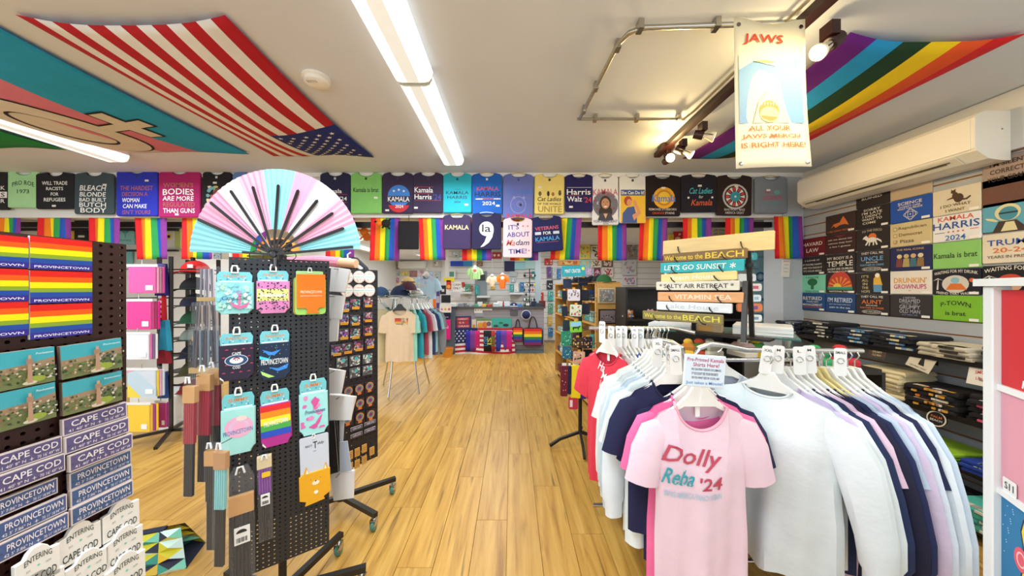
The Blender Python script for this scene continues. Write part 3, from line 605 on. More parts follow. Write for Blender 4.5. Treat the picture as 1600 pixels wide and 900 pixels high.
 (833, 338, 881, 393, '1b1f52', 'navy folded shirt with stacked pink, white and blue print, tilted', [('T', 'VETERANS', .5, .66, .78, .10, 'd85c68', 0, 0, 2), ('R', .1, .48, .3, .56, 'c9ced8'), ('T', 'FOR', .5, .52, .26, .09, W_), ('R', .7, .48, .9, .56, 'c9ced8'), ('T', 'KAMALA', .5, .36, .80, .12, '4aa0d8', 0, 0, 2), ('R', .14, .26, .86, .268, 'd85c68')], None, None),
 (623, 346, 656, 390, '120f14', 'plain black folded shirt between two rainbow flags', [], None, None),
]
for i, (x0, y0, x1, y1, c, lb, ops, st, nl) in enumerate(HS):
    tier2 = y0 > 330
    M, w, h = front(3.455 if tier2 else 3.468).box(x0, y0, x1-1, y1, rot=(4 if 'tilted' in lb else random.uniform(-.7, .7)))
    if tier2 and i % 2: M = Matrix.Translation((0, -.012, 0)) @ M
    o = folded('folded_shirt', M, w, h, c, lb, ops, GR_SH, st, neck=(lb[:5] != 'plain'), tagc=nl, hang=('e8e6e0' if i % 3 == 0 else 'c9a45c'), t=.018 if i % 2 else .021)
    if tier2 and y0 > 342 or 'plain black' in lb:
        q = MB(); q.tube([(0, h-.005, -.004), (0, 2.235-M.translation.z, -.004)], .003, mat('1a1a1c', 'plain'), 5); q.build('string', o)
M, w, h = front(3.40).box(480, 285, 503, 312)
b = MB(); b.ell((0, h*.35, .02), (w/2, h*.5, .09), mat('b09a80'), 14, 8, -90, 90); b.lathe([(w*.55, h*.1), (w*.58, h*.02)], mat('8a7c6a'), 14, (0, 0, .02), 'y'); o = b.build('patterned_cap', M=M, smooth=True); tag(o, 'small beige patterned cap on the header beside the navy shirt', 'hat')
c = MB(); c.box((-.015, h*.1, .09), (.015, h*.25, .115), mat('d8d4cc')); c.build('patch', o)
# ---- small rainbow flags under the header
for a in [(-6, 332, 33, 372, 'rainbow flag hanging at the far left edge'), (61, 333, 110, 374, 'rainbow flag hanging under the black shirt with thin capitals'),
          (139, 336, 187, 405, 'rainbow flag hanging under the charcoal shirt', 3.52, 0, 0), (211, 337, 260, 405, 'rainbow flag hanging under the royal blue shirt', 3.52, .05),
          (284, 338, 333, 405, 'rainbow flag showing only its lower end under the left of the fan'), (363, 338, 416, 407, 'rainbow flag hidden behind the ribs of the fan'), (510, 340, 553, 405, 'rainbow flag half behind the right tip of the fan', 3.52, -.02),
          (580, 340, 625, 407, 'wide rainbow flag left of the plain black shirt', 3.52, -.05), (654, 341, 693, 406, 'rainbow flag right of the plain black shirt', 3.52, .08), (722, 343, 768, 407, 'rainbow flag peeking out below the big comma shirt'),
          (797, 343, 841, 407, 'rainbow flag mostly covered by the pale pink shirt'), (864, 340, 909, 406, 'rainbow flag right of the tilted navy shirt', 3.52, -.1), (934, 345, 979, 407, 'rainbow flag below the shirt with the oval portrait'),
          (1000, 341, 1043, 407, 'rainbow flag left of the natural wood plank', 3.52, -.06), (1067, 341, 1111, 395, 'rainbow flag behind the middle of the natural wood plank'), (1134, 339, 1177, 395, 'rainbow flag behind the right half of the natural wood plank'), (1209, 338, 1253, 404, 'rainbow flag hanging on the pillar, nearest the right wall', 3.455, .06)]:
    rainbow_drop(*a)
# ================================================================ RIGHT WALL PRINTS
RW = Plane((WX-.002, 2.5, 0), (0, -1, 0))
colx = [3.50, 3.225, 2.94, 2.675, 2.405, 2.152, 1.90, 1.65]
rowz = [1.215, 1.40, 1.59, 1.785, 1.98, 2.17, 2.36]
DK = '2c2524'
def rp(c, r, col, label, ops, dz=0, sticker=True, oy=0):
    y0, y1 = colx[c], colx[c+1]; z0, z1 = rowz[r]+dz, rowz[r+1]-.004+dz; w = y0-y1-.004; h = z1-z0
    M = frame((WX-.001, (y0+y1)/2, z0), (0, -1, 0), random.uniform(-.4, .4))
    b = MB(); b.slab(rrect(-w/2, 0, w/2, h, .008), 0, .012, mat(col), .004); o = b.build('display_shirt', M=M); tag(o, label, 'shirt', 'flat-folded shirts covering the right wall')
    if ops: draw(ops, w, h, .0135).build('print', o)
    if sticker: b = MB(); b.box((w*.28, .006, .012), (w*.46, .024, .0145), mat('ece8dc', 'paper')); b.build('price_sticker', o)
L_ = 'ddd6c8'
rp(0, 3, '6d1220', 'dark red flat shirt with two lines of cream collegiate capitals', [('T', 'HAVARD', .5, .66, .8, .2, L_), ('T', 'LAW', .5, .32, .5, .22, L_)])
rp(0, 2, DK, 'black flat shirt with four small lines of white print beside the pillar', [('T', 'I LOVE IT', .5, .78, .6, .08, L_), ('T', "IF YOU'RE HAPPY", .5, .56, .78, .1, L_), ('T', "AND YOU KNOW IT", .5, .38, .78, .1, L_), ('T', "IT'S YOUR MEDS", .5, .2, .74, .1, L_)])
rp(0, 1, '7fcfae', 'mint green flat shirt with a dark green tree shape', [('T', 'I HATE', .5, .86, .5, .09, '2a5540'), ('D', .5, .6, .2, '1f6a3a', .7), ('R', .44, .2, .56, .55, '1f6a3a'), ('T', 'YOU TOO', .5, .08, .6, .09, '2a5540')])
rp(0, 0, '1d4a7c', 'blue flat shirt with white capitals over a red bar, lowest by the pillar', [('T', 'RETIRED', .5, .7, .78, .2, L_), ('T', 'UNDER NEW', .5, .5, .5, .08, L_), ('T', 'MANAGEMENT', .5, .33, .8, .13, L_), ('R', .12, .17, .88, .22, 'b23a32')])
rp(1, 4, '3b2a26', 'brown flat shirt with a jumping orange animal', [('P', [(.2, .3), (.3, .5), (.5, .55), (.62, .85), (.72, .6), (.8, .35), (.66, .42), (.5, .4), (.36, .3), (.3, .42)], 'd9722c'), ('T', 'I SEE DEAD PEOPLE', .5, .13, .8, .09, 'c9682c')])
rp(1, 3, '40211f', 'dark maroon flat shirt with three thin lines of small print', [('T', 'ask me about my', .5, .7, .8, .09, L_), ('T', 'tattoos they hurt', .5, .52, .8, .09, L_), ('T', 'a lot I guess', .5, .34, .7, .09, L_), ('P', [(.3, .9), (.7, .9), (.5, .8)], '7a2320')])
rp(1, 2, DK, 'dark flat shirt with tall white capitals in three sizes', [('T', 'MY BODY IS A', .5, .78, .86, .14, L_), ('T', 'TEMPLE', .5, .5, .86, .26, L_), ('T', 'ANCIENT AND CRUMBLING', .5, .24, .86, .1, L_), ('T', 'PROBABLY CURSED', .5, .1, .8, .08, L_)])
rp(1, 1, '3a2624', 'dark flat shirt with a red and yellow rising sun over green hills', [('D', .5, .3, .4, 'c23a26', 1.4, 0, 180)]+[('P', [(.5, .3), (.5+.4*math.cos(R(a)), .3+.55*math.sin(R(a))), (.5+.4*math.cos(R(a+11)), .3+.55*math.sin(R(a+11)))], 'e2862c') for a in range(5, 180, 24)]+[('D', .42, .3, .14, 'e9c23c', 1, 0, 180), ('R', .08, .18, .92, .32, '2f8a6a'), ('T', 'NATIONAL PARK', .5, .09, .7, .09, L_)])
rp(1, 0, '20406e', 'navy blue flat shirt with one white line and small script', [('T', "I'M RETIRED", .5, .66, .82, .24, 'c9d4e0'), ('T', 'but I work part time as a', .5, .42, .7, .07, 'c9d4e0'), ('T', 'pain in the ass', .5, .25, .68, .13, 'c9d4e0')])
rp(2, 5, '2c2422', 'dark flat shirt under the air conditioner, showing only its lower part', [('T', 'RUINED', .5, .4, .6, .1, L_)], sticker=False)
rp(2, 4, '26201f', 'black flat shirt with six short lines of white handwriting', [('T', 'SORRY', .5, .86, .5, .11, L_), ('T', "I'M LATE", .5, .71, .6, .11, L_), ('T', "I DIDN'T", .5, .56, .55, .11, L_), ('T', 'WANT TO', .5, .41, .6, .11, L_), ('T', 'COME', .42, .25, .4, .11, L_)])
rp(2, 3, DK, 'dark flat shirt with a white horse in front of an orange disc', [('T', 'TO THE DISCO', .5, .86, .6, .1, 'b9b09a', 0, .4), ('D', .52, .6, .12, 'd9722c', 1), ('D', .5, .46, .15, 'e6e0d6', .55), ('P', [(.36, .42), (.44, .5), (.34, .68), (.26, .62), (.22, .52), (.28, .52)], 'e6e0d6'), ('P', [(.38, .44), (.43, .4), (.34, .22), (.30, .24)], 'e6e0d6'), ('P', [(.44, .42), (.48, .42), (.44, .2), (.40, .2)], 'e6e0d6'), ('P', [(.58, .4), (.63, .44), (.68, .22), (.64, .2)], 'e6e0d6'), ('P', [(.54, .4), (.58, .4), (.57, .2), (.53, .2)], 'e6e0d6'), ('P', [(.62, .46), (.66, .52), (.78, .4), (.80, .28), (.72, .38)], 'e6e0d6')])
rp(2, 2, '302b2b', 'dark grey flat shirt with a pale blue family word and stacked small print', [('T', 'THEY CALL ME', .5, .86, .66, .11, L_, 0, .2), ('T', 'UNCLE', .5, .62, .66, .2, '6fa8d8'), ('T', 'BECAUSE', .5, .45, .34, .06, L_), ('T', 'PARTNER IN CRIME', .5, .33, .7, .09, '6fa8d8'), ('O', .5, .14, .3, .012, L_, .22), ('T', 'BAD INFLUENCE', .5, .14, .5, .07, L_)])
rp(2, 1, DK, 'dark flat shirt with a yellow beer mug figure in blue trousers', [('T', "IT'S", .3, .82, .22, .12, 'c9b87a'), ('T', 'ALL', .3, .64, .2, .12, 'c9b87a'), ('T', 'IN', .3, .46, .14, .12, 'c9b87a'), ('T', 'THE', .3, .28, .2, .12, 'c9b87a'), ('T', 'HOPS', .32, .1, .26, .12, 'c9b87a'), ('P', [(.55, .4), (.56, .7), (.62, .84), (.74, .86), (.78, .6), (.82, .4)], 'e0b03c'), ('P', [(.56, .08), (.55, .42), (.8, .42), (.8, .08)], '5a93b8'), ('D', .67, .86, .07, 'f0ead8')])
rp(2, 0, '2e2625', 'dark brown flat shirt with an orange family word and stacked small print', [('T', 'THEY CALL ME', .5, .86, .66, .11, L_, 0, .2), ('T', 'AUNT', .5, .62, .62, .2, 'd9722c'), ('T', 'BECAUSE', .5, .45, .34, .06, L_), ('T', 'PARTNER IN CRIME', .5, .33, .7, .09, 'd9722c'), ('O', .5, .14, .3, .012, L_, .22), ('T', 'BAD INFLUENCE', .5, .14, .5, .07, L_)])
rp(3, 4, '2450a8', 'bright blue flat shirt with white capitals over an atom symbol', [('T', 'SCIENCE', .5, .80, .58, .13, L_), ('T', "DOESN'T CARE", .5, .66, .5, .07, L_), ('T', 'WHAT YOU BELIEVE', .5, .57, .6, .07, L_), ('O', .52, .3, .07, .012, L_, 2.6), ('O', .52, .3, .17, .012, L_, .5), ('O', .52, .3, .13, .012, L_, 1.1), ('D', .52, .3, .02, L_)])
rp(3, 3, 'cdbb8c', 'tan flat shirt with three tick boxes, one ticked red', [('T', 'Republican', .56, .76, .66, .15, '6b5c40'), ('T', 'Democrat', .52, .5, .56, .13, '6b5c40'), ('T', 'Pizza', .44, .22, .34, .14, '6b5c40')]+[('R', .1, v-.07, .19, v+.07, '6b5c40') for v in (.76, .48, .21)]+[('R', .11, v-.055, .18, v+.055, 'd9c99c') for v in (.76, .48, .21)]+[('P', [(.115, .22), (.145, .16), (.2, .3), (.145, .2)], 'c0302c')])
rp(3, 2, '242a58', 'navy flat shirt with a group of four small cartoon figures', [('T', 'THE REAL ICONS', .5, .88, .66, .08, 'c9a84c')]+[q for k in range(4) for q in (('P', [(.16+.17*k, .15), (.18+.17*k, .5), (.32+.17*k, .5), (.33+.17*k, .15)], ['7a3c3a', 'b09a5c', '3c6a7a', '8a6a3c'][k]), ('D', .25+.17*k, .6, .065, ['d8c08a', 'c9b07a', 'd0a878', 'd8c9a0'][k], 1))])
rp(3, 1, 'e5ddd0', 'cream flat shirt with rounded orange and pink capitals', [('T', "DRUNKIN'", .5, .60, .78, .24, 'e09a34'), ('T', 'GROWNUPS', .5, .33, .78, .20, 'c4447a'), ('T', 'est', .5, .16, .06, .05, 'c4447a')])
rp(3, 0, '35302f', 'charcoal flat shirt with tall grey stacked capitals', [('T', 'I NEVER', .5, .87, .3, .08, 'a9a6b0'), ('T', 'DREAMED', .5, .73, .5, .16, 'a9a6b0'), ("T", "THAT ONE DAY I'D BE A", .5, .6, .4, .05, 'a9a6b0'), ('T', 'GRUMPY', .5, .46, .5, .18, 'a9a6b0'), ('T', 'OLD MAN', .5, .27, .5, .16, 'a9a6b0'), ('T', 'BUT HERE I AM', .5, .12, .36, .05, '8a90c0')])
rp(4, 4, 'd9cdb2', 'cream flat shirt with a brown sitting cat', [('D', .57, .58, .10, '4a3020', 1.25), ('D', .50, .68, .065, '4a3020', 1.6), ('D', .46, .84, .05, '4a3020', .95), ('P', [(.42, .86), (.415, .95), (.45, .9)], '4a3020'), ('P', [(.47, .9), (.505, .95), (.505, .86)], '4a3020'), ('P', [(.32, .56), (.34, .60), (.46, .66), (.48, .6)], '4a3020'), ('P', [(.60, .47), (.74, .46), (.82, .56), (.80, .60), (.72, .52), (.60, .54)], '4a3020'), ('T', 'I DO WHAT', .5, .32, .62, .11, '6a5a44', 0, .25), ('T', 'I WANT', .5, .15, .4, .11, '6a5a44')])
rp(4, 3, 'e6e4e2', 'white flat shirt with large blue and red campaign print and red stars', [('T', 'KAMALA', .5, .86, .74, .17, 'd0553c', 0, .1), ('T', 'HARRIS', .5, .60, .96, .26, '29529a'), ('T', '2024', .5, .14, .42, .2, '2f6ab0')]+[('*', .36+.1*i, .36, .035, 'd0553c') for i in range(4)]+[('R', .06, .34, .28, .36, '29529a'), ('R', .8, .38, .96, .4, 'd0553c')])
rp(4, 2, '8cc46a', 'light green flat shirt with one dark line of print', [('T', 'Kamala is brat', .49, .5, .9, .2, '2c4426')])
rp(4, 1, '1c1c26', 'black flat shirt with palm tree, skeleton figure and arched print, left of the post', [('T', 'WAITING FOR MY DRUNK', .5, .82, .9, .12, L_, 0, .8), ('D', .5, .42, .28, 'cfc8ba', .9), ('D', .5, .56, .09, '8ab4c4'), ('P', [(.3, .2), (.4, .44), (.62, .44), (.74, .2)], 'd9722c'), ('D', .84, .56, .06, 'd9602c'), ('P', [(.1, .2), (.13, .6), (.15, .6), (.14, .2)], L_), ('P', [(.02, .55), (.13, .66), (.26, .56), (.14, .62)], L_), ('T', 'FRIEND THAT WAS ME', .5, .1, .8, .1, L_, 0, -.5)])
rp(4, 0, '7cb52c', 'lime green flat shirt with arched black capitals in the lowest row', [('T', 'P-TOWN', .5, .62, .62, .18, '2c3a1c', 0, .5), ('T', 'is brat', .5, .30, .42, .17, '2c3a1c')])
rp(5, 5, 'a08a7c', 'taupe flat shirt with three lines of thin brown capitals', [('T', "I'M SILENTLY", .55, .78, .8, .16, '3c2a22'), ('T', 'CORRECTING', .55, .52, .8, .16, '3c2a22'), ('T', 'YOUR GRAMMAR', .55, .26, .9, .16, '3c2a22')], dz=-.06)
rp(5, 3, '5fa4b8', 'teal flat shirt with a line drawing of a curly-haired figure', [('D', .45, .62, .22, 'd8d0a0', 1), ('D', .46, .58, .16, '3f8a9e', 1.1), ('R', .3, .58, .62, .63, '1c2a30'), ('P', [(.2, .0), (.3, .34), (.6, .34), (.8, .0)], '3a2c24'), ('P', [(.34, .0), (.42, .3), (.56, .3), (.62, .0)], 'd8d0a0'), ('P', [(.06, .5), (.2, .46), (.3, .36), (.26, .33), (.1, .42)], 'd8d0a0'), ('D', .85, .75, .1, 'd8d0a0', 1.2)], dz=.03)
rp(5, 2, 'e0d4bc', 'cream flat shirt with blue capitals and orange numerals', [('T', 'TRUMP', .5, .70, .8, .2, '29529a'), ('T', '20-24', .5, .44, .6, .17, 'd9722c'), ('T', 'YEARS IN PRISON', .5, .22, .8, .1, '6a5c50')], dz=.02)
rp(5, 1, '1a1a1c', 'black flat shirt with a red-capped figure under arched print, right of the post top', [('T', 'WAITING FOR MY', .5, .8, .9, .14, L_, 0, .8), ('D', .5, .35, .2, 'c89a78', 1), ('D', .5, .48, .2, 'c2402c', .8, 0, 180), ('P', [(.1, .1), (.13, .6), (.16, .6), (.15, .1)], L_), ('P', [(.02, .55), (.13, .66), (.28, .56), (.14, .62)], L_)], dz=.01)
rp(5, 4, '6d4a3c', 'brown flat shirt between the taupe and teal ones', [], dz=0, sticker=False)
rp(3, 5, 'b9a58a', 'beige flat shirt tucked up under the air conditioner', [], sticker=False)
# ================================================================ SHELVES ON THE RIGHT WALL
def shelf(z, xf, y0, y1, label):
    b = MB(); b.box((xf, y0, z-.02), (WX-.001, y1, z), mat('201c1b', 'black')); b.box((xf-.008, y0, z-.03), (xf, y1, z+.006), mat('15110f', 'black'))
    o = b.build('wall_shelf'); tag(o, label, 'shelf', 'black shelves on the slatted wall')
    for i in range(3):
        y = y0+.1+(y1-y0-.2)*i/2; c = MB(); c.add([(xf+.05, y, z-.02), (WX, y, z-.02), (WX, y, z-.12), (xf+.05, y+.01, z-.02), (WX, y+.01, z-.02), (WX, y+.01, z-.12)], [(0, 1, 2), (5, 4, 3), (0, 2, 5, 3), (0, 3, 4, 1), (1, 4, 5, 2)], mat('15110f', 'black')); c.build('bracket', o)
shelf(.99, 2.86, 1.3, 3.46, 'upper black wall shelf with long row of folded shirts')
shelf(.63, 2.84, 1.3, 2.95, 'second black wall shelf holding cream and striped-edge stacks')
shelf(.33, 2.80, 1.3, 2.75, 'third black wall shelf with red, lime and blue shirts')
shelf(.07, 2.66, 1.3, 2.75, 'lowest black shelf just above the floor')
FM = {}
def fmesh(col, w, d, t, pc, seed):
    k = (col, w, d, t, pc, seed)
    if k not in FM:
        b = MB(); rg = random.Random(seed); n = 5
        out = [(-w/2, -d/2)]+[(-w/2+w*i/n+rg.uniform(-.01, .01), -d/2+rg.uniform(-.012, .008)) for i in range(1, n)]+[(w/2, -d/2), (w/2, d/2), (-w/2, d/2)]
        b.slab(out, 0, t, mat(col), t*.4)
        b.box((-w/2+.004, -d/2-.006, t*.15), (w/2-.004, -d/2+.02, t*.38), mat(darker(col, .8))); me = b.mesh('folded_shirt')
        pm = None
        if pc:
            p = MB()
            for i in range(9):
                x = rg.uniform(-w*.34, w*.28); p.box((x, -d/2+.004, t), (x+rg.uniform(.02, .06), -d/2+rg.uniform(.02, .05), t+.0012), mat(rg.choice(pc), 'plain'))
                if i % 2: x = rg.uniform(-w*.34, w*.3); p.box((x, -d/2-.0145, t*.35), (x+rg.uniform(.015, .04), -d/2-.004, t*.85), mat(rg.choice(pc), 'plain'))
            pm = p.mesh('print')
        FM[k] = (me, pm)
    return FM[k]
def stack(y, z, n, col, pc, label, xf=2.86, w=.27, d=.27, t=.028, sag_=0, cols=None, rzs=7, group=None):
    for i in range(n):
        c = cols[i % len(cols)] if cols else col
        me, pm = fmesh(c, w, d, t, tuple(pc) if pc else None, i % 3)
        # local -y must look into the room (-X): rotate -90
        M = Matrix.Translation((xf+d/2-.012+random.uniform(-.014, .014), y+random.uniform(-.012, .012), z+i*(t+.0005)+.0005)) @ Matrix.Rotation(R(-90+random.uniform(-rzs, rzs)), 4, 'Z')
        o = link('folded_shirt', me, None, M); q_ = n-1-i; tag(o, (label.replace('shirts', 'shirt', 1)+', '+['topmost', 'second from top', 'third from top', 'fourth from top', 'fifth from top', 'sixth from top', 'bottom one'][q_]), 'shirt', group or label)
        if pm: link('print', pm, o)
CW = ['d8d2c4', 'b9b4a8']; 
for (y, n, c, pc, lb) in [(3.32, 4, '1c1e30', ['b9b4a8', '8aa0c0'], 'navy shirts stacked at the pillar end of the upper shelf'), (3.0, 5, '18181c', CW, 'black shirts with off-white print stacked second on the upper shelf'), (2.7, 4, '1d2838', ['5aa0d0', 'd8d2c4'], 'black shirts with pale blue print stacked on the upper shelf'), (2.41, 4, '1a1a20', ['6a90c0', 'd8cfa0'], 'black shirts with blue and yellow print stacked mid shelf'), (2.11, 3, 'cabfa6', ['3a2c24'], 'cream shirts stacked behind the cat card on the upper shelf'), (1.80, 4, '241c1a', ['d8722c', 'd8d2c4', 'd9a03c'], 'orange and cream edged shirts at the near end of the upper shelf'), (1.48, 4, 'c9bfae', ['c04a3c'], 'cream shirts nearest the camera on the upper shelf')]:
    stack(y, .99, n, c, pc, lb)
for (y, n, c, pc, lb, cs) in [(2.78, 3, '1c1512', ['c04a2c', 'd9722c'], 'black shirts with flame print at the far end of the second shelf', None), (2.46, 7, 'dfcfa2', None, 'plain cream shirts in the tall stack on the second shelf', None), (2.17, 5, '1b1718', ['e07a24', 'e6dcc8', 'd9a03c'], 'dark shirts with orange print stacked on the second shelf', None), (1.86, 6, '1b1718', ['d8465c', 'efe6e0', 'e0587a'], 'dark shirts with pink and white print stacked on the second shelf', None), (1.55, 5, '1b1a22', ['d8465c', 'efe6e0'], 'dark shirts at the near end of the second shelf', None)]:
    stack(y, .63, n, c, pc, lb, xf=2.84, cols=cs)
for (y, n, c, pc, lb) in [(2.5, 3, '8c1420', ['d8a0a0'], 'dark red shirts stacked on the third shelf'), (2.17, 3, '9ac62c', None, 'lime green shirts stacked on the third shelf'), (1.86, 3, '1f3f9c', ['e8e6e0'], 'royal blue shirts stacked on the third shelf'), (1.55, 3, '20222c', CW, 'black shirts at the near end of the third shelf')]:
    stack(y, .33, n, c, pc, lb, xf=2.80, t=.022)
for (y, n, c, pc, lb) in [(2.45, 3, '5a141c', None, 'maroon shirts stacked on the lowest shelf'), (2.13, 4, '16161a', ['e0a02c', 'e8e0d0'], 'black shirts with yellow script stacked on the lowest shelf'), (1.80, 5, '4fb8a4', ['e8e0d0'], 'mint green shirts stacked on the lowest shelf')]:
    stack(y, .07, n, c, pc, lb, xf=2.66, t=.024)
def shelf_card(y, z, w, h, col, label, ops, x=2.845, rot=0, tilt=-12):
    M = frame((x, y, z), (0, -1, 0), rot, tilt); card('sign_card', M, w, h, .002, col, label, 'sign', ops, 'cards hanging off the shelf edges')
shelf_card(3.26, .925, .11, .075, '33302f', 'small black card at the pillar end of the upper shelf', [('T', "I'M RETIRED", .5, .5, .8, .3, 'b9b4a8')])
shelf_card(2.50, .90, .12, .10, '4a3a30', 'brown card with pale stacked print on the shelf edge', [('T', 'DREAMED', .5, .74, .5, .16, 'c9b88a'), ('T', 'GRUMPY', .5, .5, .56, .16, 'c9b88a'), ('T', 'OLD MAN', .5, .26, .5, .16, 'c9b88a')])
shelf_card(2.25, .88, .135, .115, 'd6cbb2', 'tilted cream card with a black sitting cat', [('P', [(.45, .3), (.44, .6), (.5, .85), (.56, .8), (.64, .5), (.7, .3)], '1c1814'), ('T', 'I DO WHAT I WANT', .5, .15, .7, .1, '6a5a44')], rot=-16)
shelf_card(1.93, .855, .15, .11, 'e2dacb', 'cream card with red arched print on the upper shelf', [('T', "SMOKER'S", .5, .7, .6, .2, 'c23a3c', 0, .3), ('P', [(.3, .5), (.5, .3), (.7, .46), (.6, .24), (.36, .26)], '8a8a80'), ('T', 'LOUNGE', .5, .38, .5, .16, 'c23a3c')])
shelf_card(2.42, .55, .13, .09, 'e8ddc4', 'cream card with orange and pink lettering under the cream stack', [('T', "DRUNKIN'", .5, .66, .8, .22, 'e0702c'), ('T', 'GROWNUPS', .5, .34, .8, .2, 'c4382c')], x=2.825, rot=-12)
for y, lb in ((2.13, 'round orange-print badge shirt front hanging at the second shelf'), (1.86, 'round pink-print badge shirt front hanging at the second shelf')):
    M = frame((2.82, y, .53), (0, -1, 0), 0, -8); b = MB(); b.slab([(.055*math.cos(2*PI*i/20), .05+.05*math.sin(2*PI*i/20)) for i in range(20)], 0, .003, mat('1b1718'), .001); o = b.build('round_badge', M=M); tag(o, lb, 'sign')
    draw([('O', .5, .5, .46, .07, 'e6dcc8'), ('T', 'PALM', .5, .62, .5, .14, 'e07a24' if y > 2 else 'e0587a'), ('T', 'BEACH', .5, .4, .56, .14, 'e6dcc8')], .11, .1, .004).build('print', o)
shelf_card(2.30, .265, .10, .08, '2a211c', 'dark card with orange print on the third shelf', [('T', 'WITCHES', .5, .6, .7, .2, 'd9822c'), ('T', 'CAPE', .5, .3, .5, .2, 'd9822c')], x=2.785)
shelf_card(1.78, .24, .12, .09, 'ece6d8', 'white card at the near end of the third shelf', [('T', 'TEN', .5, .6, .5, .3, '33302c')], x=2.785)
# ================================================================ RIGHT EDGE POSTER CABINET
CP = Plane((1.286, .85, 0), (-.65, -1, 0)); CP = Plane((1.286, .85, 0), (-.545, -.839, 0))
WC = mat('e2e8ea', 'gloss')
uu = CP.u
M0 = frame((1.286, .85, 0), uu)      # x along the front to the near right, z out toward the aisle
b = MB(); b.box((-.002, 0, -.30), (.45, 1.40, -.006), mat('dfe4e6', 'paint')); cab = b.build('poster_cabinet', M=M0); tag(cab, 'white framed display cabinet with art stickers at the right edge', 'cabinet')
b = MB(); b.rbox((-.025, 0, -.02), (.012, 1.455, .012), WC, .003); b.build('corner_post', cab)
b = MB(); b.box((-.045, 1.455, -.33), (.5, 1.475, .02), WC); b.build('top_board', cab)
for z in (1.19, .92, .62): b = MB(); b.box((.012, z-.008, -.006), (.45, z+.008, .004), WC); b.build('rail', cab)
def post(v0, v1, col, lb, ops, cat='poster'):
    w = .16; M = M0 @ Matrix.Translation((.014+w/2, v0, -.004)); return card('art_poster', M, w, v1-v0, .002, col, lb, cat, ops, 'art posters behind the cabinet front')
post(1.198, 1.445, 'c41f2c', 'glossy red poster with a white patterned animal shape', [('P', [(.62, .18), (.55, .3), (.66, .42), (.60, .6), (.50, .74), (.56, .84), (.7, .82), (.85, .95), (1, .95), (1, .15), (.8, .12)], '2a2630'), ('P', [(.645, .2), (.585, .3), (.70, .42), (.64, .6), (.54, .74), (.58, .82), (.72, .8), (.86, .93), (1, .93), (1, .17), (.8, .14)], 'e9e9ee'), ('O', .75, .72, .1, .02, '5a5a70'), ('O', .8, .4, .08, .02, '5a5a70'), ('D', .75, .6, .06, 'd9b24c', .5), ('D', .8, .5, .06, 'd9b24c', .5), ('T', 'Rum', .7, .07, .5, .08, 'e9e9ee', .2)])
post(.928, 1.182, 'd596a8', 'pink poster with a dark starry cat-like shape', [('P', [(.6, .1), (.5, .3), (.55, .4), (.62, .38), (.6, .66), (.52, .78), (.56, .9), (.64, .84), (.8, .86), (1, .96), (1, 0)], 'e9e2e6'), ('P', [(.63, .12), (.54, .3), (.57, .38), (.65, .36), (.63, .66), (.55, .78), (.58, .87), (.65, .81), (.8, .83), (1, .93), (1, .02)], '1c1a2c'), ('D', .72, .6, .05, 'd8b0bc', 1.4)])
post(.63, .912, '1673a8', 'blue poster with a yellow cat-like shape holding a pink ring', [('P', [(.5, .1), (.4, .4), (.48, .6), (.4, .8), (.46, .92), (.6, .86), (.8, .9), (1, .86), (1, 0), (.6, 0)], '10263c'), ('P', [(.53, .1), (.43, .4), (.51, .6), (.43, .8), (.48, .9), (.6, .84), (.8, .88), (1, .84), (1, 0), (.6, 0)], 'e8cf2c'), ('D', .42, .55, .14, 'd9586a', 1.3), ('O', .42, .55, .09, .025, 'f0c0c4', 1.3), ('P', [(.7, .75), (.9, .7), (.95, .6), (.8, .66), (.66, .6)], 'c84a4c')]+[('D', .08+.05*(i % 5), .5+.08*(i % 6)+.02*i % .3, .008, 'e0eef4') for i in range(18)])
M = M0 @ Matrix.Translation((.048, .928, .0)); card('number_label', M, .045, .036, .001, 'dfe3e4', 'small white paper label with a shelf number on the pink poster', 'label', [('T', 'S11', .5, .5, .66, .5, '3c4448')])
# ================================================================ LEFT MAGNET BOARD
def perf(w, h, pitch, r, t, m1, m2, seg=8):
    b = MB(); nx, ny = int(w/pitch), int(h/pitch); vs = []; fs = []; ms = []
    px_, py_ = w/nx, h/ny; idx = {}
    for j in range(ny+1):
        for i in range(nx+1): idx[(i, j)] = len(vs); vs.append((-w/2+i*px_, j*py_, t/2))
    for j in range(ny):
        for i in range(nx):
            cx, cy = -w/2+(i+.5)*px_, (j+.5)*py_; o = len(vs)
            for k in range(seg): a = 2*PI*(k+.5)/seg-PI*.75; vs.append((cx+r*math.cos(a), cy+r*math.sin(a), t/2))
            for k in range(seg): a = 2*PI*(k+.5)/seg-PI*.75; vs.append((cx+r*math.cos(a), cy+r*math.sin(a), -t/2))
            c = [idx[(i, j)], idx[(i+1, j)], idx[(i+1, j+1)], idx[(i, j+1)]]
            q = seg//4
            for s in range(4):
                a0 = s*q; fs.append((c[s], c[(s+1) % 4], o+(a0+q-1+0) % seg, *[o+(a0+z) % seg for z in range(q-2, -1, -1)]))
                fs.append((c[(s+1) % 4], o+(a0+q) % seg, o+(a0+q-1) % seg))
            for k in range(seg): fs.append((o+k, o+(k+1) % seg, o+seg+(k+1) % seg, o+seg+k))
    b.add(vs, fs, m1); return b
LB = Plane((-.774, .64, 0), (.1, 1, 0)); ul = LB.u
lw = .36; zb, zt = .33, 1.537
M = frame((LB.P.x-ul.x*lw/2, LB.P.y-ul.y*lw/2, zb), ul)
b = perf(lw, zt-zb, .0148, .0030, .006, mat('2c0f0b', 'black'), None); lbd = b.build('magnet_board', M=M); tag(lbd, 'dark brown perforated board carrying souvenir magnets, nearest at left', 'display board')
b = MB(); b.box((-lw/2, 0, -.02), (lw/2, zt-zb, -.012), mat('1a0c0a', 'black')); b.build('backing', lbd)
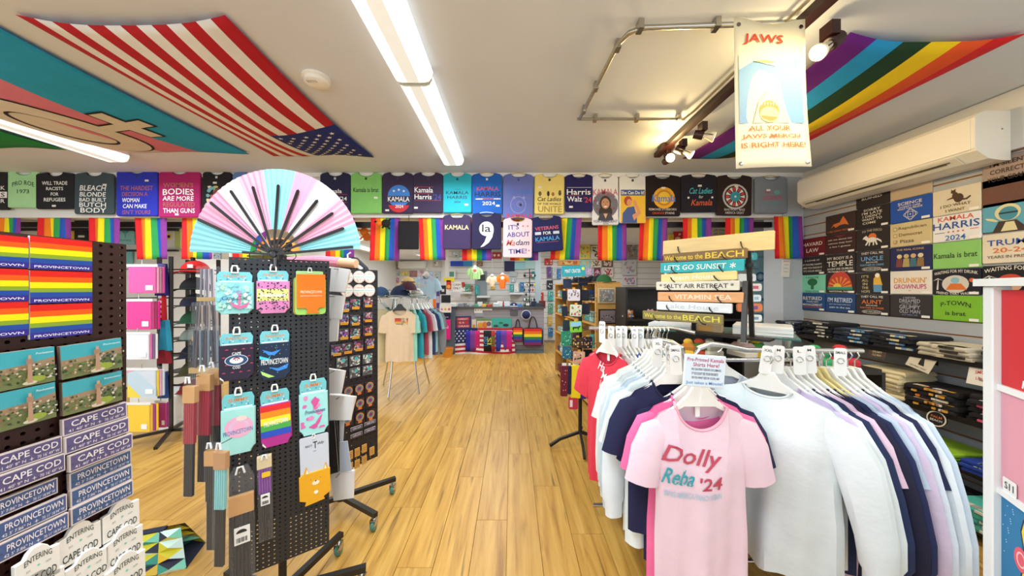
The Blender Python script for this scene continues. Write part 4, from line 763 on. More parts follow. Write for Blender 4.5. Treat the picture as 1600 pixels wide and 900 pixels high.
b = MB(); b.tube([(0, -zb, -.16), (0, zt-zb-.05, -.16)], .014, mat('17120f', 'black'), 10); b.box((-.25, -zb, -.18), (.25, -zb+.025, -.14), mat('17120f', 'black')); b.box((-.02, -zb, -.4), (.02, -zb+.025, .1), mat('17120f', 'black')); b.box((-lw/2, .05, -.16), (lw/2, .08, -.02), mat('17120f', 'black')); b.build('stand', lbd)
RBF = ['e23a1c', 'f5d90f', '86a02c', '25398a', '3a2a86']
def magnet(x0, x1, yt, yb, col, lb, ops, off, rot, group, nm='fridge_magnet', out=None, kind='gloss', t=.004):
    M, w, h = LB.box(x0, yt, x1, yb, off=off, rot=rot); b = MB()
    o_ = [(x*w, y*h) for x, y in out] if out else rrect(-w/2, 0, w/2, h, .0008)
    b.slab(o_, 0, t, mat(col, kind), .0008); o = b.build(nm, M=M); tag(o, lb, 'magnet', group)
    if ops: draw(ops, w, h, t+.0003, dz=.00006, kind='gloss').build('print', o)
    return o
RBO = [('R', 0, .80, 1, 1, 'd8201c'), ('R', 0, .64, 1, .81, 'ea5a14'), ('R', 0, .46, 1, .645, 'f6e012'), ('R', 0, .33, 1, .465, '86a22c'), ('R', 0, .18, 1, .335, '1f4a9c'), ('R', 0, 0, 1, .185, '352a8c')]
def rb(part=False): return RBO+[('T', 'PROVINCETOWN', .5, .085, .88, .075, 'dfe2ee')]
G1, G2, G3, G4, G5 = 'rainbow town magnets', 'photo magnets of the tower and harbour', 'purple sign magnets', 'blue sign magnets', 'white arched sign magnets'
for k, (a, c) in enumerate(((373, 422), (424, 473), (475, 526))):
    magnet(40, 138, a, c, 'd8d8d8', ['top', 'middle', 'bottom'][k]+' rainbow striped magnet in the right-hand column of three', rb(), .004, 0, G1)
    magnet(-110, 38, a-9+k*3.5, c-9+k*9.5 if False else c-6+k*5, 'd8d8d8', ['top', 'middle', 'bottom'][k]+' rainbow striped magnet in the left column, cut by the frame', rb(), .004, 0, G1)
def photo_ops(sd):
    return [('R', 0, .52, 1, 1, '3fa6b4'), ('R', 0, 0, 1, .56, '6f7a4c'), ('P', [(0, .56), (.5, .6), (1, .72), (1, .5), (0, .4)], '9a8468'), ('B', .0, .1, .62, .55, 46, .035, ['8c6a50', 'b09070', '5c6a3c', 'c9b79a', '3c4a2c'], sd), ('B', .55, .15, 1, .62, 42, .035, ['2c4438', 'd8d4c4', '4a5a34', 'b9b4a4', '223a30'], sd+1),
            ('D', .62, .18, .17, '8fa23c', .5), ('D', .52, .1, .12, 'c9c0ae', .4), ('P', [(.48, .1), (.495, .62), (.555, .62), (.57, .1)], 'b08c74'), ('R', .47, .62, .58, .76, 'a08068'), ('R', .50, .76, .55, .86, 'b89a80'), ('T', 'Provincetown', .78, .88, .30, .06, 'cfe6ea', .2)]
for (x0, x1, a, c, lb, rt) in [(82, 178, 534, 583, 'upper right', 2.2), (84, 178, 588, 637, 'lower right', 1.2), (-28, 71, 547, 604, 'upper left', 1.0), (-28, 73, 606, 664, 'lower left', 1.5)]:
    magnet(x0, x1, a, c, '7a6a5c', lb+' photo magnet of a tower, town and blue harbour', photo_ops(len(lb)), .012, rt, G2, t=.007)
def strip(col, a, b_): return [('R', .0, .0, 1, 1, 'cfc4c4'), ('R', .02, .07, .98, .93, col), ('B', .03, .1, .97, .9, 16, .03, [darker(col, 1.15), darker(col, .88)], 3), ('T', a, .52, .62, .82, .36, 'e6e0e4'), ('T', b_[0], .26, .24, .38, .17, 'd8d2da'), ('P', [(.49, .24), (.52, .26), (.53, .36), (.54, .26), (.57, .24), (.54, .22), (.53, .12), (.52, .22)], 'c9c4d0'), ('T', b_[1], .78, .24, .34, .17, 'd8d2da')]
CC, PT = ("41 40' 9\" N", "70 16' 49\" W"), ("42 3' 7.86\" N", "70 11' 18.94\" W")
for k, (x0, x1, a, c) in enumerate([(84, 186, 641, 666), (85, 187, 667, 692), (89, 190, 693, 718)]): magnet(x0, x1, a, c, 'b9aaa4', ['uppermost', 'middle', 'lowest'][k]+' purple place-name magnet of the right stack', strip('5d5680', 'CAPE COD', CC), .012+.0035*k, 1.0, G3, t=.006)
for k, (x0, x1, a, c) in enumerate([(-30, 83, 697, 725), (-30, 85, 726, 755)]): magnet(x0, x1, a, c, 'b9aaa4', ['upper', 'lower'][k]+' purple place-name magnet of the left stack', strip('5d5680', 'CAPE COD', CC), .012+.0035*k, .5, G3, t=.006)
for k, (x0, x1, a, c) in enumerate([(95, 193, 720, 745), (94, 192, 745, 770), (92, 191, 771, 796)]): magnet(x0, x1, a, c, 'b9aaa4', ['uppermost', 'middle', 'lowest'][k]+' blue place-name magnet of the right stack', strip('43608a', 'PROVINCETOWN', PT), .012+.0035*k, 1.0, G4, t=.006)
for k, (x0, x1, a, c) in enumerate([(-36, 76, 766, 792), (-26, 88, 794, 822), (-26, 88, 824, 852)]): magnet(x0, x1, a, c, 'b9aaa4', ['uppermost', 'middle', 'lowest'][k]+' blue place-name magnet of the left stack', strip('4a6090', 'PROVINCETOWN', PT), .012+.0035*k, .5, G4, t=.006)
AO = [(-.5, 0), (.5, 0), (.5, .66), (.34, .78), (.22, .90), (.08, .96), (-.08, .96), (-.22, .90), (-.34, .78), (-.5, .66)]
AO = [(-.5, 0), (.5, 0), (.5, .74), (.3, .76), (.22, .88), (.1, .97), (-.1, .97), (-.22, .88), (-.3, .76), (-.5, .74)]
EO = [('T', 'ENTERING', .5, .66, .62, .14, '4a5450', 0, .45), ('D', .5, .5, .035, '6fd0c0'), ('T', 'EST.', .28, .46, .1, .05, '8a908c'), ('T', '1639', .72, .48, .12, .05, '8a908c'), ('T', 'CAPE COD', .5, .2, .82, .2, '33403c')]
k = 0
for (x0, x1, a, c) in [(145, 203, 779, 833), (147, 206, 819, 876), (144, 207, 860, 919), (73, 142, 813, 872), (82, 153, 856, 912), (-2, 70, 848, 912), (70, 146, 893, 960), (146, 210, 906, 966), (-20, 78, 890, 960)]:
    names = ['top magnet of the right column', 'second magnet of the right column', 'third magnet of the right column', 'top magnet of the middle column', 'second magnet of the middle column', 'top magnet of the left column', 'lowest magnet in the middle', 'lowest magnet at right, cut by the frame', 'lowest magnet at left, cut by the frame']
    magnet(x0, x1, a, c, 'e8e8e4', 'white arched welcome sign magnet, '+names[k], EO, .016+.004*(k % 3), 1.0, G5, out=AO, t=.007); k += 1
# geometric tote on the floor behind the board
b = MB(); rg = random.Random(3); cs = ['d9b32c', '2f8f80', '7fd0b4', 'cfe8e0', '1c2238', 'c9c02c']
def f(u, v): return ((u-.5)*.42, .02*math.sin(5*u+2), v*.44)
vs = []; nx, nz = 4, 4
for side in (-1, 1):
    for j in range(nz):
        for i in range(nx):
            x0, x1, z0, z1 = (i/nx-.5)*.46*(1-.25*j/nz), ((i+1)/nx-.5)*.46*(1-.25*j/nz), j/nz*.42, (j+1)/nz*.42; x2, x3 = (i/nx-.5)*.46*(1-.25*(j+1)/nz), ((i+1)/nx-.5)*.46*(1-.25*(j+1)/nz)
            y0 = side*.09*(1-j/nz*.8); y1 = side*.09*(1-(j+1)/nz*.8); c = .5*(Vector((x0, y0, z0))+Vector((x3, y1, z1)))+Vector((0, side*.02, 0))
            for a_, b_ in (((x0, y0, z0), (x1, y0, z0)), ((x1, y0, z0), (x3, y1, z1)), ((x3, y1, z1), (x2, y1, z1)), ((x2, y1, z1), (x0, y0, z0))): b.add([a_, b_, tuple(c)], [(0, 1, 2)], mat(rg.choice(cs), 'gloss'))
b.box((-.23, -.09, 0), (.23, .09, .01), mat('1c2238')); o = b.build('tote_bag', M=fz(-1.93, 1.66, 0, 20) @ Matrix.Diagonal((1, 1, .42, 1))); tag(o, 'faceted yellow, teal and mint patterned tote bag on the floor', 'bag')
c = MB(); c.box((-.1, -.02, .40), (.1, .02, .43), mat('1c2238')); c.build('rim', o)
# ================================================================ SPINNER ONE (black pegboard stand)
BK = mat('1d2128', 'black'); BKF = mat('16130f', 'black')
XL, YL, XR, YR = -1.062, 1.205, -.80, 1.394
P1 = Plane((XL, YL, 0), (XR-XL, YR-YL, 0)); W1 = math.hypot(XR-XL, YR-YL); u1 = P1.u; n1 = P1.n
mid = Vector(((XL+XR)/2, (YL+YR)/2, .34)); H1 = 1.567-.34
def castor(parent, x, y, Minv):
    w_ = MB(); w_.T = Minv; w_.lathe([(0, -.012), (.026, -.012), (.03, -.006), (.03, .006), (.026, .012), (0, .012)], mat('3f7a70', 'gloss'), 16, (x, y, .03), 'x'); o = w_.build('castor', parent, smooth=True)
    f_ = MB(); f_.T = Minv; f_.box((x-.017, y-.02, .03), (x-.014, y+.02, .066), mat('c4c2bc', 'metal')); f_.box((x+.014, y-.02, .03), (x+.017, y+.02, .066), mat('c4c2bc', 'metal')); f_.box((x-.017, y-.02, .063), (x+.017, y+.02, .068), mat('c4c2bc', 'metal')); f_.tube([(x, y, .066), (x, y, .085)], .007, mat('c4c2bc', 'metal'), 8)
    f_.box((x+.017, y-.045, .05), (x+.02, y-.01, .06), mat('c4c2bc', 'metal')); f_.build('castor_fork', o)
def spinner(mid, u, n, W, H, label, dirs, panels=True, legL=.34, pitch=.0172):
    root = empty('display_stand', frame(mid, u), label, 'display stand', 'rolling pegboard stands'); zb = mid.z
    c = -W/2*1.0       # axis distance behind the front panel
    fr = perf(W, H, pitch, .0036, .004, BK, None); fr.build('pegboard_panel', root)
    for k, (a, ox, oz) in enumerate(((90, W/2, c), (-90, -W/2, c), (180, 0, 2*c))):
        p = perf(W-.006, H, .026, .0045, .004, BK, None, 4); p.build('pegboard_panel', root, Matrix.Translation((ox*(1 if a != 180 else 0), 0, oz)) @ Matrix.Rotation(R(a), 4, 'Y'))
    t = MB(); t.box((-W/2, H-.012, -W), (W/2, H-.009, 0), BK); t.box((-W/2-.003, 0, -.008), (-W/2+.006, H, .003), BK); t.box((W/2-.006, 0, -.008), (W/2+.003, H, .003), BK); t.build('frame', root)
    t = MB(); t.tube([(0, -zb+.09, c), (0, H+.03, c)], .016, BKF, 12); t.lathe([(.03, -zb+.08), (.03, -zb+.13), (.018, -zb+.14)], BKF, 12, (0, 0, c), 'y'); t.build('pole', root, smooth=True)
    Mi = root.matrix_world.inverted()
    ctr = Vector(mid)+n*c
    for a in dirs:
        d = Vector((math.cos(R(a)), math.sin(R(a)), 0)); q = Vector((-d.y, d.x, 0)); e = ctr+d*legL
        l_ = MB(); l_.T = Mi; A = [ctr+q*.014, ctr-q*.014, e-q*.014, e+q*.014]
        l_.add([(p.x, p.y, .085) for p in A]+[(p.x, p.y, .112) for p in A], [(0, 1, 2, 3)[::-1], (4, 5, 6, 7), (0, 1, 5, 4), (1, 2, 6, 5), (2, 3, 7, 6), (3, 0, 4, 7)], BKF); lo = l_.build('leg', root)
        castor(root, e.x-d.x*.02, e.y-d.y*.02, Mi)
    return root
sp1 = spinner(mid, u1, n1, W1, H1, 'black pegboard stand carrying can sleeves under the open fan', [75, 20, 165, -15][:3]+[-105])
sp1.matrix_world
def ppx(x0, y0, x1, y1, off=.012, rot=0): return P1.box(x0, y0, x1, y1, off=off, rot=rot)
def clip(o, x, y, z, s=1):
    c = MB(); c.tube([(x-.009*s, y+.012*s, z), (x-.006*s, y+.024*s, z), (x+.006*s, y+.024*s, z), (x+.009*s, y+.012*s, z), (x+.009*s, y-.002, z), (x-.009*s, y-.002, z)], .0035*s, mat('e8e8e4', 'gloss'), 6, closed=True); c.tube([(x, y+.016*s, z), (x, y+.016*s, z-.03)], .0016, mat('8a8a88', 'metal'), 5); c.build('hang_loop', o, smooth=True)
GK = 'can sleeves hanging on the black pegboard'
def koozie(x0, y0, x1, y1, col, lb, ops, hdr='6fc0c8', brand='NeoCan', rot=0, split=.74, n=3):
    M, w, h = ppx(x0, y0, x1, y1, .014, rot); s = split; b = MB(); o_ = [(-w*.36, 0), (w*.36, 0), (w*.38, h*.03), (w*.46, h*.09), (w*.5, h*.1), (w*.5, h*s), (-w*.5, h*s), (-w*.5, h*.1), (-w*.46, h*.09), (-w*.38, h*.03)]
    for i in range(n):
        b.slab([(x+.001*i, y) for x, y in o_], -.011+.004*i, -.0075+.004*i, mat(col if i == n-1 else darker(col, .85)), .001)
    b.slab(o_, .001, .006, mat(col), .0018); o = b.build('can_sleeve', M=M); tag(o, lb, 'can sleeve', GK)
    c = MB(); c.slab([(-w*.46, h*(s-.03)), (w*.46, h*(s-.03)), (w*.48, h*.9), (w*.40, h*.985), (-w*.40, h*.985), (-w*.48, h*.9)], -.004, .0005, mat(hdr, 'gloss'), .0006); hc = c.build('header_card', o)
    draw([('R', .08, s+.005, .92, s+.03, 'e8f2f2'), ('T', brand, .5, .885, .60, .06, 'e0803c', .1), ('B', .1, s+.03, .9, .85, 10, .04, ['4a9ab4', '9ad4d8', 'cfe6e8'], 5)], w, h, .0008, kind='gloss').build('print', hc)
    if ops: draw(ops, w, h, .0066, kind='cloth').build('print', o)
    clip(o, 0, h*.975, .004)
    return o
def foot(c2): return [('P', [(.14, 0), (.14, .03), (.04, .1), (.03, .06)], c2)]
koozie(338, 424, 396, 490, '8fd0d0', 'aqua marbled can sleeve with a pink anchor, top left of the pegboard', [('B', .03, .1, .97, .72, 60, .09, ['b5e4dc', '8fd4e0', 'd0ecd8', 'a8d8c0', '7fc4dc'], 8), ('O', .62, .5, .06, .02, 'd86a9a'), ('R', .60, .2, .66, .46, 'd86a9a'), ('P', [(.35, .3), (.46, .17), (.64, .11), (.84, .17), (.93, .3), (.82, .23), (.63, .19), (.47, .24)], 'd86a9a'), ('T', 'Cape Cod', .5, .36, .66, .12, '3a6a80', .3)])
koozie(401, 422, 452, 489, 'd98ab8', 'leopard print can sleeve fading from pink to yellow, top middle', [('R', .02, .55, .98, .73, 'd884bc'), ('R', .02, .28, .98, .56, 'dfe08a'), ('R', .14, .04, .86, .29, 'd884bc')]+[('B', .04, .08, .96, .72, 110, .034, ['33363c'], 9), ('T', 'Provincetown', .5, .43, .76, .10, 'e8e8ee', .2)])
M, w, h = ppx(463, 429, 507, 489, .03); b = MB(); o_ = [(-w*.5, h*.14), (-w*.2, h*.14), (-w*.12, h*.09), (-w*.18, 0), (w*.3, 0), (w*.22, h*.09), (w*.3, h*.14), (w*.5, h*.14), (w*.5, h), (-w*.5, h)]
b.slab(o_, 0, .004, mat('e8741c'), .001); o = b.build('can_sleeve', M=M); tag(o, 'orange flat can sleeve with small white lettering in front of green ones', 'can sleeve', GK); draw([('T', 'PROVINCETOWN', .5, .55, .74, .07, 'f0d8b8'), ('T', 'MASSACHUSETTS', .5, .45, .74, .025, 'f0d8b8')], w, h, .005).build('print', o)
M, w, h = ppx(458, 424, 508, 491, .016); b = MB()
for i, c_ in enumerate(('6fb45c', 'e07a2c', '9ad06a')): b.slab(rrect(-w/2+.003*i, .0, w/2-.003*(2-i), h*.86, .012), .004*i, .004*i+.003, mat(c_), .001)
o = b.build('can_sleeve', M=M); tag(o, 'green can sleeves with a pale green card behind the orange one', 'can sleeve', GK); c = MB(); c.slab(rrect(-w*.42, h*.8, w*.42, h, .004), 0, .002, mat('a8dc94', 'paper'), .0005); c.build('header_card', o); clip(o, 0, h*.98, .002, .7)
koozie(343, 519, 397, 592, '2b2338', 'dark purple can sleeve with an oval skull badge and tiny red caps', [q for i in range(4) for j in range(4) for q in (('D', .14+.24*i+(j % 2)*.08, .16+.16*j, .05, 'b0405a', .8, 0, 180),)]+[('D', .5, .42, .34, 'c9d4dc', .62), ('D', .5, .42, .315, '2a4a70', .6), ('D', .5, .42, .20, 'd8dade', .62), ('D', .5, .44, .10, '8a3040', .9, 0, 180), ('D', .5, .42, .075, 'f0ece4', 1), ('D', .47, .43, .02, '20202c'), ('D', .53, .43, .02, '20202c'), ('T', 'CAPE', .5, .565, .26, .055, 'e8ecf0'), ('T', 'COD', .5, .27, .22, .055, 'e8ecf0')]+foot('dcdce0'))
koozie(405, 515, 453, 591, '1d2c44', 'navy can sleeve with blue and green fish skeletons', [('P', [(.1, .62), (.4, .56), (.7, .6), (.5, .5), (.3, .5)], '3a8ae0'), ('P', [(.3, .26), (.6, .22), (.95, .3), (.9, .2), (.6, .16)], '3a8ae0'), ('P', [(.05, .2), (.3, .12), (.5, .06), (.3, .05), (.1, .12)], 'b4e07a'), ('P', [(.02, .5), (.3, .44), (.36, .5), (.3, .38), (.02, .44)], '4ad0e0'), ('B', .05, .1, .95, .7, 30, .02, ['4ad0e0', 'b4e07a', '3a8ae0'], 12), ('T', 'PROVINCETOWN', .5, .37, .86, .11, 'e8ecee')])
koozie(346, 612, 399, 706, '9fd8d4', 'pastel tie-dye can sleeve with a pink swirl, left side', [('D', .52, .44, .42, 'e6a8c4', .95), ('O', .52, .44, .3, .1, 'd6b4d4', .95), ('D', .6, .58, .16, 'f0d0c8', .6), ('T', 'PROVINCETOWN', .5, .37, .86, .075, '4a7aa8', 0, 0, 5)]+foot('f0f0f0'), brand='SLIMMY')
koozie(409, 606, 456, 693, 'b0308c', 'rainbow striped can sleeve with white lettering, centre of the pegboard', [('R', .01, .63, .99, .73, 'd82a2c'), ('R', .01, .52, .99, .63, 'ee8a1c'), ('R', .01, .40, .99, .52, 'f0e02c'), ('R', .01, .29, .99, .40, '4aa84a'), ('R', .01, .18, .99, .29, '2a50c0'), ('T', 'PROVINCETOWN', .5, .42, .78, .09, 'e8f0e8', 0, 0, 3)]+foot('f0e8f0'), brand='SLIMMY', rot=2)
koozie(468, 590, 512, 676, '9fdcdc', 'aqua can sleeve with pink lobsters, right side', [('B', .04, .1, .96, .72, 14, .12, ['d86aac', 'e08ac0'], 21), ('P', [(.3, .15), (.5, .1), (.7, .2), (.8, .34), (.7, .3), (.55, .2)], 'd0559c'), ('P', [(.4, .6), (.55, .68), (.7, .6), (.6, .52), (.5, .5)], 'd0559c'), ('T', 'Provincetown', .55, .42, .7, .07, '3a6a90', .2)], brand='SLIMMY', rot=1)
M, w, h = ppx(468, 677, 516, 781, .02, 1.5); b = MB(); b.slab(rrect(-w*.45, h*.2, w*.48, h, .006), 0, .002, mat('c4ccda', 'paper'), .0005); o = b.build('sock_card', M=M); tag(o, 'pale grey card holding yellow dog-face socks, low on the pegboard', 'socks')
draw([('T', 'BEST', .34, .86, .22, .03, '33363c'), ('T', 'T', .54, .86, .14, .10, '22252a'), ('T', 'ddy', .72, .87, .22, .05, '33363c', .3), ('T', 'one', .52, .77, .1, .015, '66696c')], w, h, .0025).build('print', o)
c = MB(); c.slab([(x*w, y*h) for x, y in [(-.34, 0), (.3, .02), (.26, .06), (.5, .11), (.5, .46), (.42, .48), (.36, .56), (.28, .47), (-.2, .47), (-.26, .57), (-.34, .48), (-.5, .44), (-.5, .1), (-.3, .06)]], .002, .008, mat('e0a41c'), .002); s_ = c.build('sock', o)
draw([('D', .52, .31, .12, 'f0e2c0', .7), ('D', .52, .335, .03, '33261c', .7), ('D', .37, .37, .012, '33261c'), ('D', .67, .37, .012, '33261c'), ('D', .52, .17, .07, 'f4ead0'), ('P', [(.21, .47), (.25, .54), (.3, .47)], 'f4ead0'), ('P', [(.80, .48), (.85, .54), (.88, .47)], 'f4ead0')], w, h, .0086).build('print', s_)
clip(o, 0, h*.97, .004, .6)
def fanpack(M, w, h, ribs, cardc, lb, blk=.42, hdr=.80, stick=None, group='folding fans in clear packets'):
    root = empty('packed_fan', M, lb, 'fan', group)
    b = MB()
    for i in range(5): x = -w*.36+w*.18*i; b.box((x-w*.075, h*blk, -.006), (x+w*.075, h*hdr, .006), mat(ribs, 'gloss'))
    b.build('fan_leaf', root)
    b = MB()
    for i in range(5): x = -w*.3+w*.15*i; b.box((x-w*.06, 0, -.005), (x+w*.06, h*blk, .005), mat('1a1c24', 'gloss'))
    b.build('fan_sticks', root)
    b = MB(); b.slab(rrect(-w*.52, h*(hdr-.02), w*.52, h*(hdr+.12), .002), -.009, .009, mat(cardc, 'paper'), .001); b.build('card_header', root)
    b = MB(); b.slab([(-w*.5, 0), (w*.5, 0), (w*.56, h*.9), (w*.3, h*.99), (-w*.3, h*.99), (-w*.56, h*.9)], -.010, .010, FILM, .003); b.build('clear_packet', root)
    b = MB(); b.tube([(-w*.18, h*.95, .012), (-w*.1, h, .012), (w*.1, h, .012), (w*.18, h*.95, .012)], .0035, mat('e8ecee', 'gloss'), 6); b.tube([(0, h*.985, .012), (0, h*.985, -.04)], .0016, mat('8a8a88', 'metal'), 5); b.build('hanger_tab', root, smooth=True)
    if stick:
        b = MB(); b.box((-w*.3, h*stick, .0105), (w*.34, h*(stick+.13), .0115), mat('eceeee', 'paper')); q = b.build('barcode_label', root)
        b = MB(); b.slab([(w*.22*math.cos(PI*i/8), h*(stick+.085)+w*.18*math.sin(PI*i/8)) for i in range(9)], .0115, .0125, mat('2a2a30', 'plain'), .0002)
        for i in range(9): b.box((-w*.22+w*.05*i, h*(stick+.015), .0115), (-w*.20+w*.05*i+.0006*(i % 3), h*(stick+.05), .0122), mat('2a2a30', 'plain'))
        b.build('print', q)
    return root
for (x0, x1, yt, yb, r, cc, lb, blk, off, rot) in [(362, 400, 722, 925, '24262e', 'c9985c', 'clear packet with a black fan and barcode label, bottom left of the pegboard', .74, .024, 1), (405, 427, 705, 838, '7c3c9c', 'd8c8a0', 'narrow clear packet with a purple fan and yellow label', .55, .02, 1)]:
    M, w, h = ppx(x0, yt, x1, yb, off, rot); o = fanpack(M, w, h, r, cc, lb, blk=blk if blk < .7 else .5, hdr=.66 if x0 < 400 else .86, stick=.42)
    if x0 > 400: b = MB(); b.slab(rrect(-w*.2, h*.74, w*.42, h*.80, .004), .011, .012, mat('e8c02c', 'plain'), .0003); b.build('price_sticker', o)
# packets hanging on the side pegs at the left of the stand
for (x0, x1, yt, yb, r, cc, lb, Y, rot, blk) in [(286, 304, 588, 775, '9c2034', 'c9985c', 'leftmost packet with a red fan and black sticks', 1.16, -1, .44), (307, 328, 570, 752, 'a81e38', 'c9985c', 'second packet from the left with a red fan', 1.2, -1, .40), (329, 347, 565, 730, '98263c', 'c9985c', 'third packet with a red fan close to the pegboard', 1.24, 1, .40),
                                                   (322, 341, 690, 858, '1d1c22', 'c9985c', 'black fan packet hanging below the red ones', 1.18, 0, .45), (334, 352, 690, 884, '7fc4c8', 'b98a5c', 'packet with an aqua fan below the red ones', 1.1, -1, .46)]:
    M, w, h = front(Y).box(x0, yt, x1, yb, rot=rot); fanpack(M, w, h, r, cc, lb, blk=blk)
# bundles of flag sticks in clear sleeves
for (x0, x1, yt, yb, lb, Y, cs) in [(312, 338, 416, 478, 'upper bundle of thin grey sticks in clear sleeves', 1.6, ['8a8290', '5c5666', 'b9b0b8']), (305, 345, 472, 540, 'middle bundle of dark sticks in clear sleeves', 1.55, ['3c3440', '6c5c60', 'a89890']), (300, 346, 510, 592, 'lower bundle of navy sticks in clear sleeves', 1.5, ['2c3a50', '4a4048', '7a8a98'])]:
    M, w, h = front(Y).box(x0, yt, x1, yb); root = empty('stick_bundle', M, lb, 'sticks', 'packed sticks left of the pegboard')
    for i in range(9):
        b = MB(); x = -w/2+w*(i+.5)/9; b.tube([(x, .0+.006*math.sin(i*2), .008*math.sin(i*1.7)), (x*.85, h*.93, .004)], w/26, mat(cs[i % 3], 'gloss'), 6); b.build('stick', root, smooth=True)
    b = MB(); b.box((-w*.5, h*.12, -.018), (w*.5, h*.22, .016), mat('b99a5c', 'paper')); b.build('band', root)
    b = MB(); b.slab(rrect(-w*.52, 0, w*.52, h, .006), -.02, .02, FILM, .004); b.build('clear_packet', root)
# ---- big open fan
FY = 1.27; fc = ((430-800)/500*FY, FY, EYE-(398-450)/500*FY); FR = 134/500*FY
fan = empty('open_fan', frame(fc, (1, 0, 0)), 'large open hand fan in pale blue, pink and white above the pegboard', 'fan')
segs = [(178, 156, '8fd3dd'), (156, 133, 'e2a3bd'), (133, 116, 'e6e4e4'), (116, 98, 'e4a8c2'), (98, 76, '8fd8de'), (76, 61, 'e0a0bd'), (61, 43, 'e6e4e4'), (43, 22, 'e2a3bd'), (22, 4, '8fd3dd')]
b = MB(); N_ = 87
def segcol(i, j):
    a = 178-174*(i+.5)/N_
    for a0, a1, c_ in segs:
        if a1 <= a <= a0: return mat(c_)
    return mat('8fd3dd')
b.grid(lambda u, v: ((FR*(.30+.70*v))*math.cos(R(178-174*u)), (FR*(.30+.70*v))*math.sin(R(178-174*u)), .0016*(1 if int(round(u*N_)) % 2 else -1)), N_, 3, segcol)
q = b.build('fan_leaf', fan); q.modifiers.new('t', 'SOLIDIFY').thickness = .001
RIB = mat('1b1114', 'gloss')
for a, rr in ((155, .98), (140.5, .96), (124, .9), (107, .83), (86, .80), (69, .79), (51, .80), (35, .83), (20.5, .86)):
    b = MB(); c, s_ = math.cos(R(a)), math.sin(R(a)); px_, py_ = -s_, c; r1 = FR*rr*.98 if a > 100 else FR*rr*1.0
    pts = [(c*-.01+px_*-.004, s_*-.01-py_*.004), (c*r1*.5-px_*.0055, s_*r1*.5-py_*.0055), (c*r1-px_*.006, s_*r1-py_*.006), (c*(r1+.006), s_*(r1+.006)), (c*r1+px_*.006, s_*r1+py_*.006), (c*r1*.5+px_*.0055, s_*r1*.5+py_*.0055), (c*-.01+px_*.004, s_*-.01+py_*.004)]
    b.slab(pts, .0075+.0004*(a % 3), .0105, RIB, .0006); b.build('rib', fan)
for a, r1 in ((176, FR*.36), (5.5, FR*.92)):
    b = MB(); c, s_ = math.cos(R(a)), math.sin(R(a)); b.tube([(-c*.01, -s_*.01, .008), (c*r1, s_*r1, .008)], .0062, RIB, 4); b.build('guard', fan)
b = MB(); b.lathe([(.013, .006), (.013, .014), (.005, .017)], mat('2a2a2c', 'gloss'), 16, (0, 0, 0), 'z'); b.build('pivot', fan, smooth=True)
b = MB()
for sx in (-.075, .055): b.tube([(sx+.028*math.cos(2*PI*i/14), -.004+.019*math.sin(2*PI*i/14), .0) for i in range(14)], .0016, RIB, 5, closed=True)
b.tube([(-.02, -.02, 0), (.02, -.02, 0)], .002, RIB, 5); b.build('wire_holder', fan, smooth=True)
b = MB(); b.tube([(0, 0, 0), (0, -.045, 0)], .008, mat('5c5c5e', 'metal'), 10); b.build('stem', fan)
# ================================================================ SPINNER TWO
XL2, YL2, XR2, YR2 = -1.07, 1.86, -.89, 2.11
P2 = Plane((XL2, YL2, 0), (XR2-XL2, YR2-YL2, 0)); W2 = math.hypot(XR2-XL2, YR2-YL2)
sp2 = spinner(Vector(((XL2+XR2)/2, (YL2+YR2)/2, .34)), P2.u, P2.n, W2, H1, 'second pegboard stand with magnets and white cards, further back', [35, -30, 125, -145], pitch=.03)
def mag2(cx, cy, w, h, col, lb, ops, nm, grp, rnd=False, rot=0, t=.005):
    p = P2.at(cx, cy); M = frame(p+P2.n*.006-Vector((0, 0, h/2)), P2.u, rot); b = MB()
    b.slab([(w/2*math.cos(2*PI*i/20), h/2+h/2*math.sin(2*PI*i/20)) for i in range(20)] if rnd else rrect(-w/2, 0, w/2, h, .003), 0, t, mat(col, 'gloss'), .001); o = b.build(nm, M=M); tag(o, lb, 'magnet', grp)
    draw(ops, w, h, t+.0008).build('print', o)
ga = 'round pale magnets on the far stand'
for j, y in enumerate((433, 454)):
    for i, x in enumerate((541, 560, 576)): mag2(x, y, .078, .078, 'e4dcd4', ['upper', 'lower'][j]+' row round white magnet, '+['left', 'middle', 'right'][i]+' of three', [('O', .5, .5, .48, .04, 'c9a8a8'), ('R', .06, .4, .94, .6, 'd8ece8'), ('T', 'PROVINCETOWN', .5, .5, .8, .09, '5a8a90'), ('T', 'CAPE COD', .5, .74, .44, .08, 'b07a8c'), ('B', .25, .12, .75, .36, 10, .05, ['b0a0c0', 'd8c0a0'], 3)], 'round_magnet', ga, True)
gb = 'orange-bordered collage magnets'
def col_ops(s, c2='e0a02c'): return [('B', .04, .2, .96, .96, 26, .13, ['7a4a8c', '3a7a90', 'c9c0b8', '5a3c5c', 'b05a5c', 'a0b0a0'], s), ('O', .5, .62, .2, .06, ['9a5ac0', '4ab0a0', 'd05a7a'][s % 3]), ('R', .2, .1, .9, .32, c2), ('T', 'PROVINCETOWN', .55, .21, .6, .09, '5c3c10')]
k = 0
for (x, y) in [(536, 480), (553, 476), (573, 473), (535, 500), (553, 501), (573, 496), (535, 523), (553, 522), (573, 517), (524, 548), (541, 545), (558, 541), (576, 537)]:
    mag2(x, y, .066, .07, '3c2c30', 'dark collage magnet with a yellow band, '+['first', 'second', 'third', 'fourth'][k-9 if k > 8 else k % 3]+' from left in the '+['top', 'second', 'third', 'fourth'][min(3, k//3)]+' collage row', col_ops(k), 'collage_magnet', gb, rot=-2); k += 1
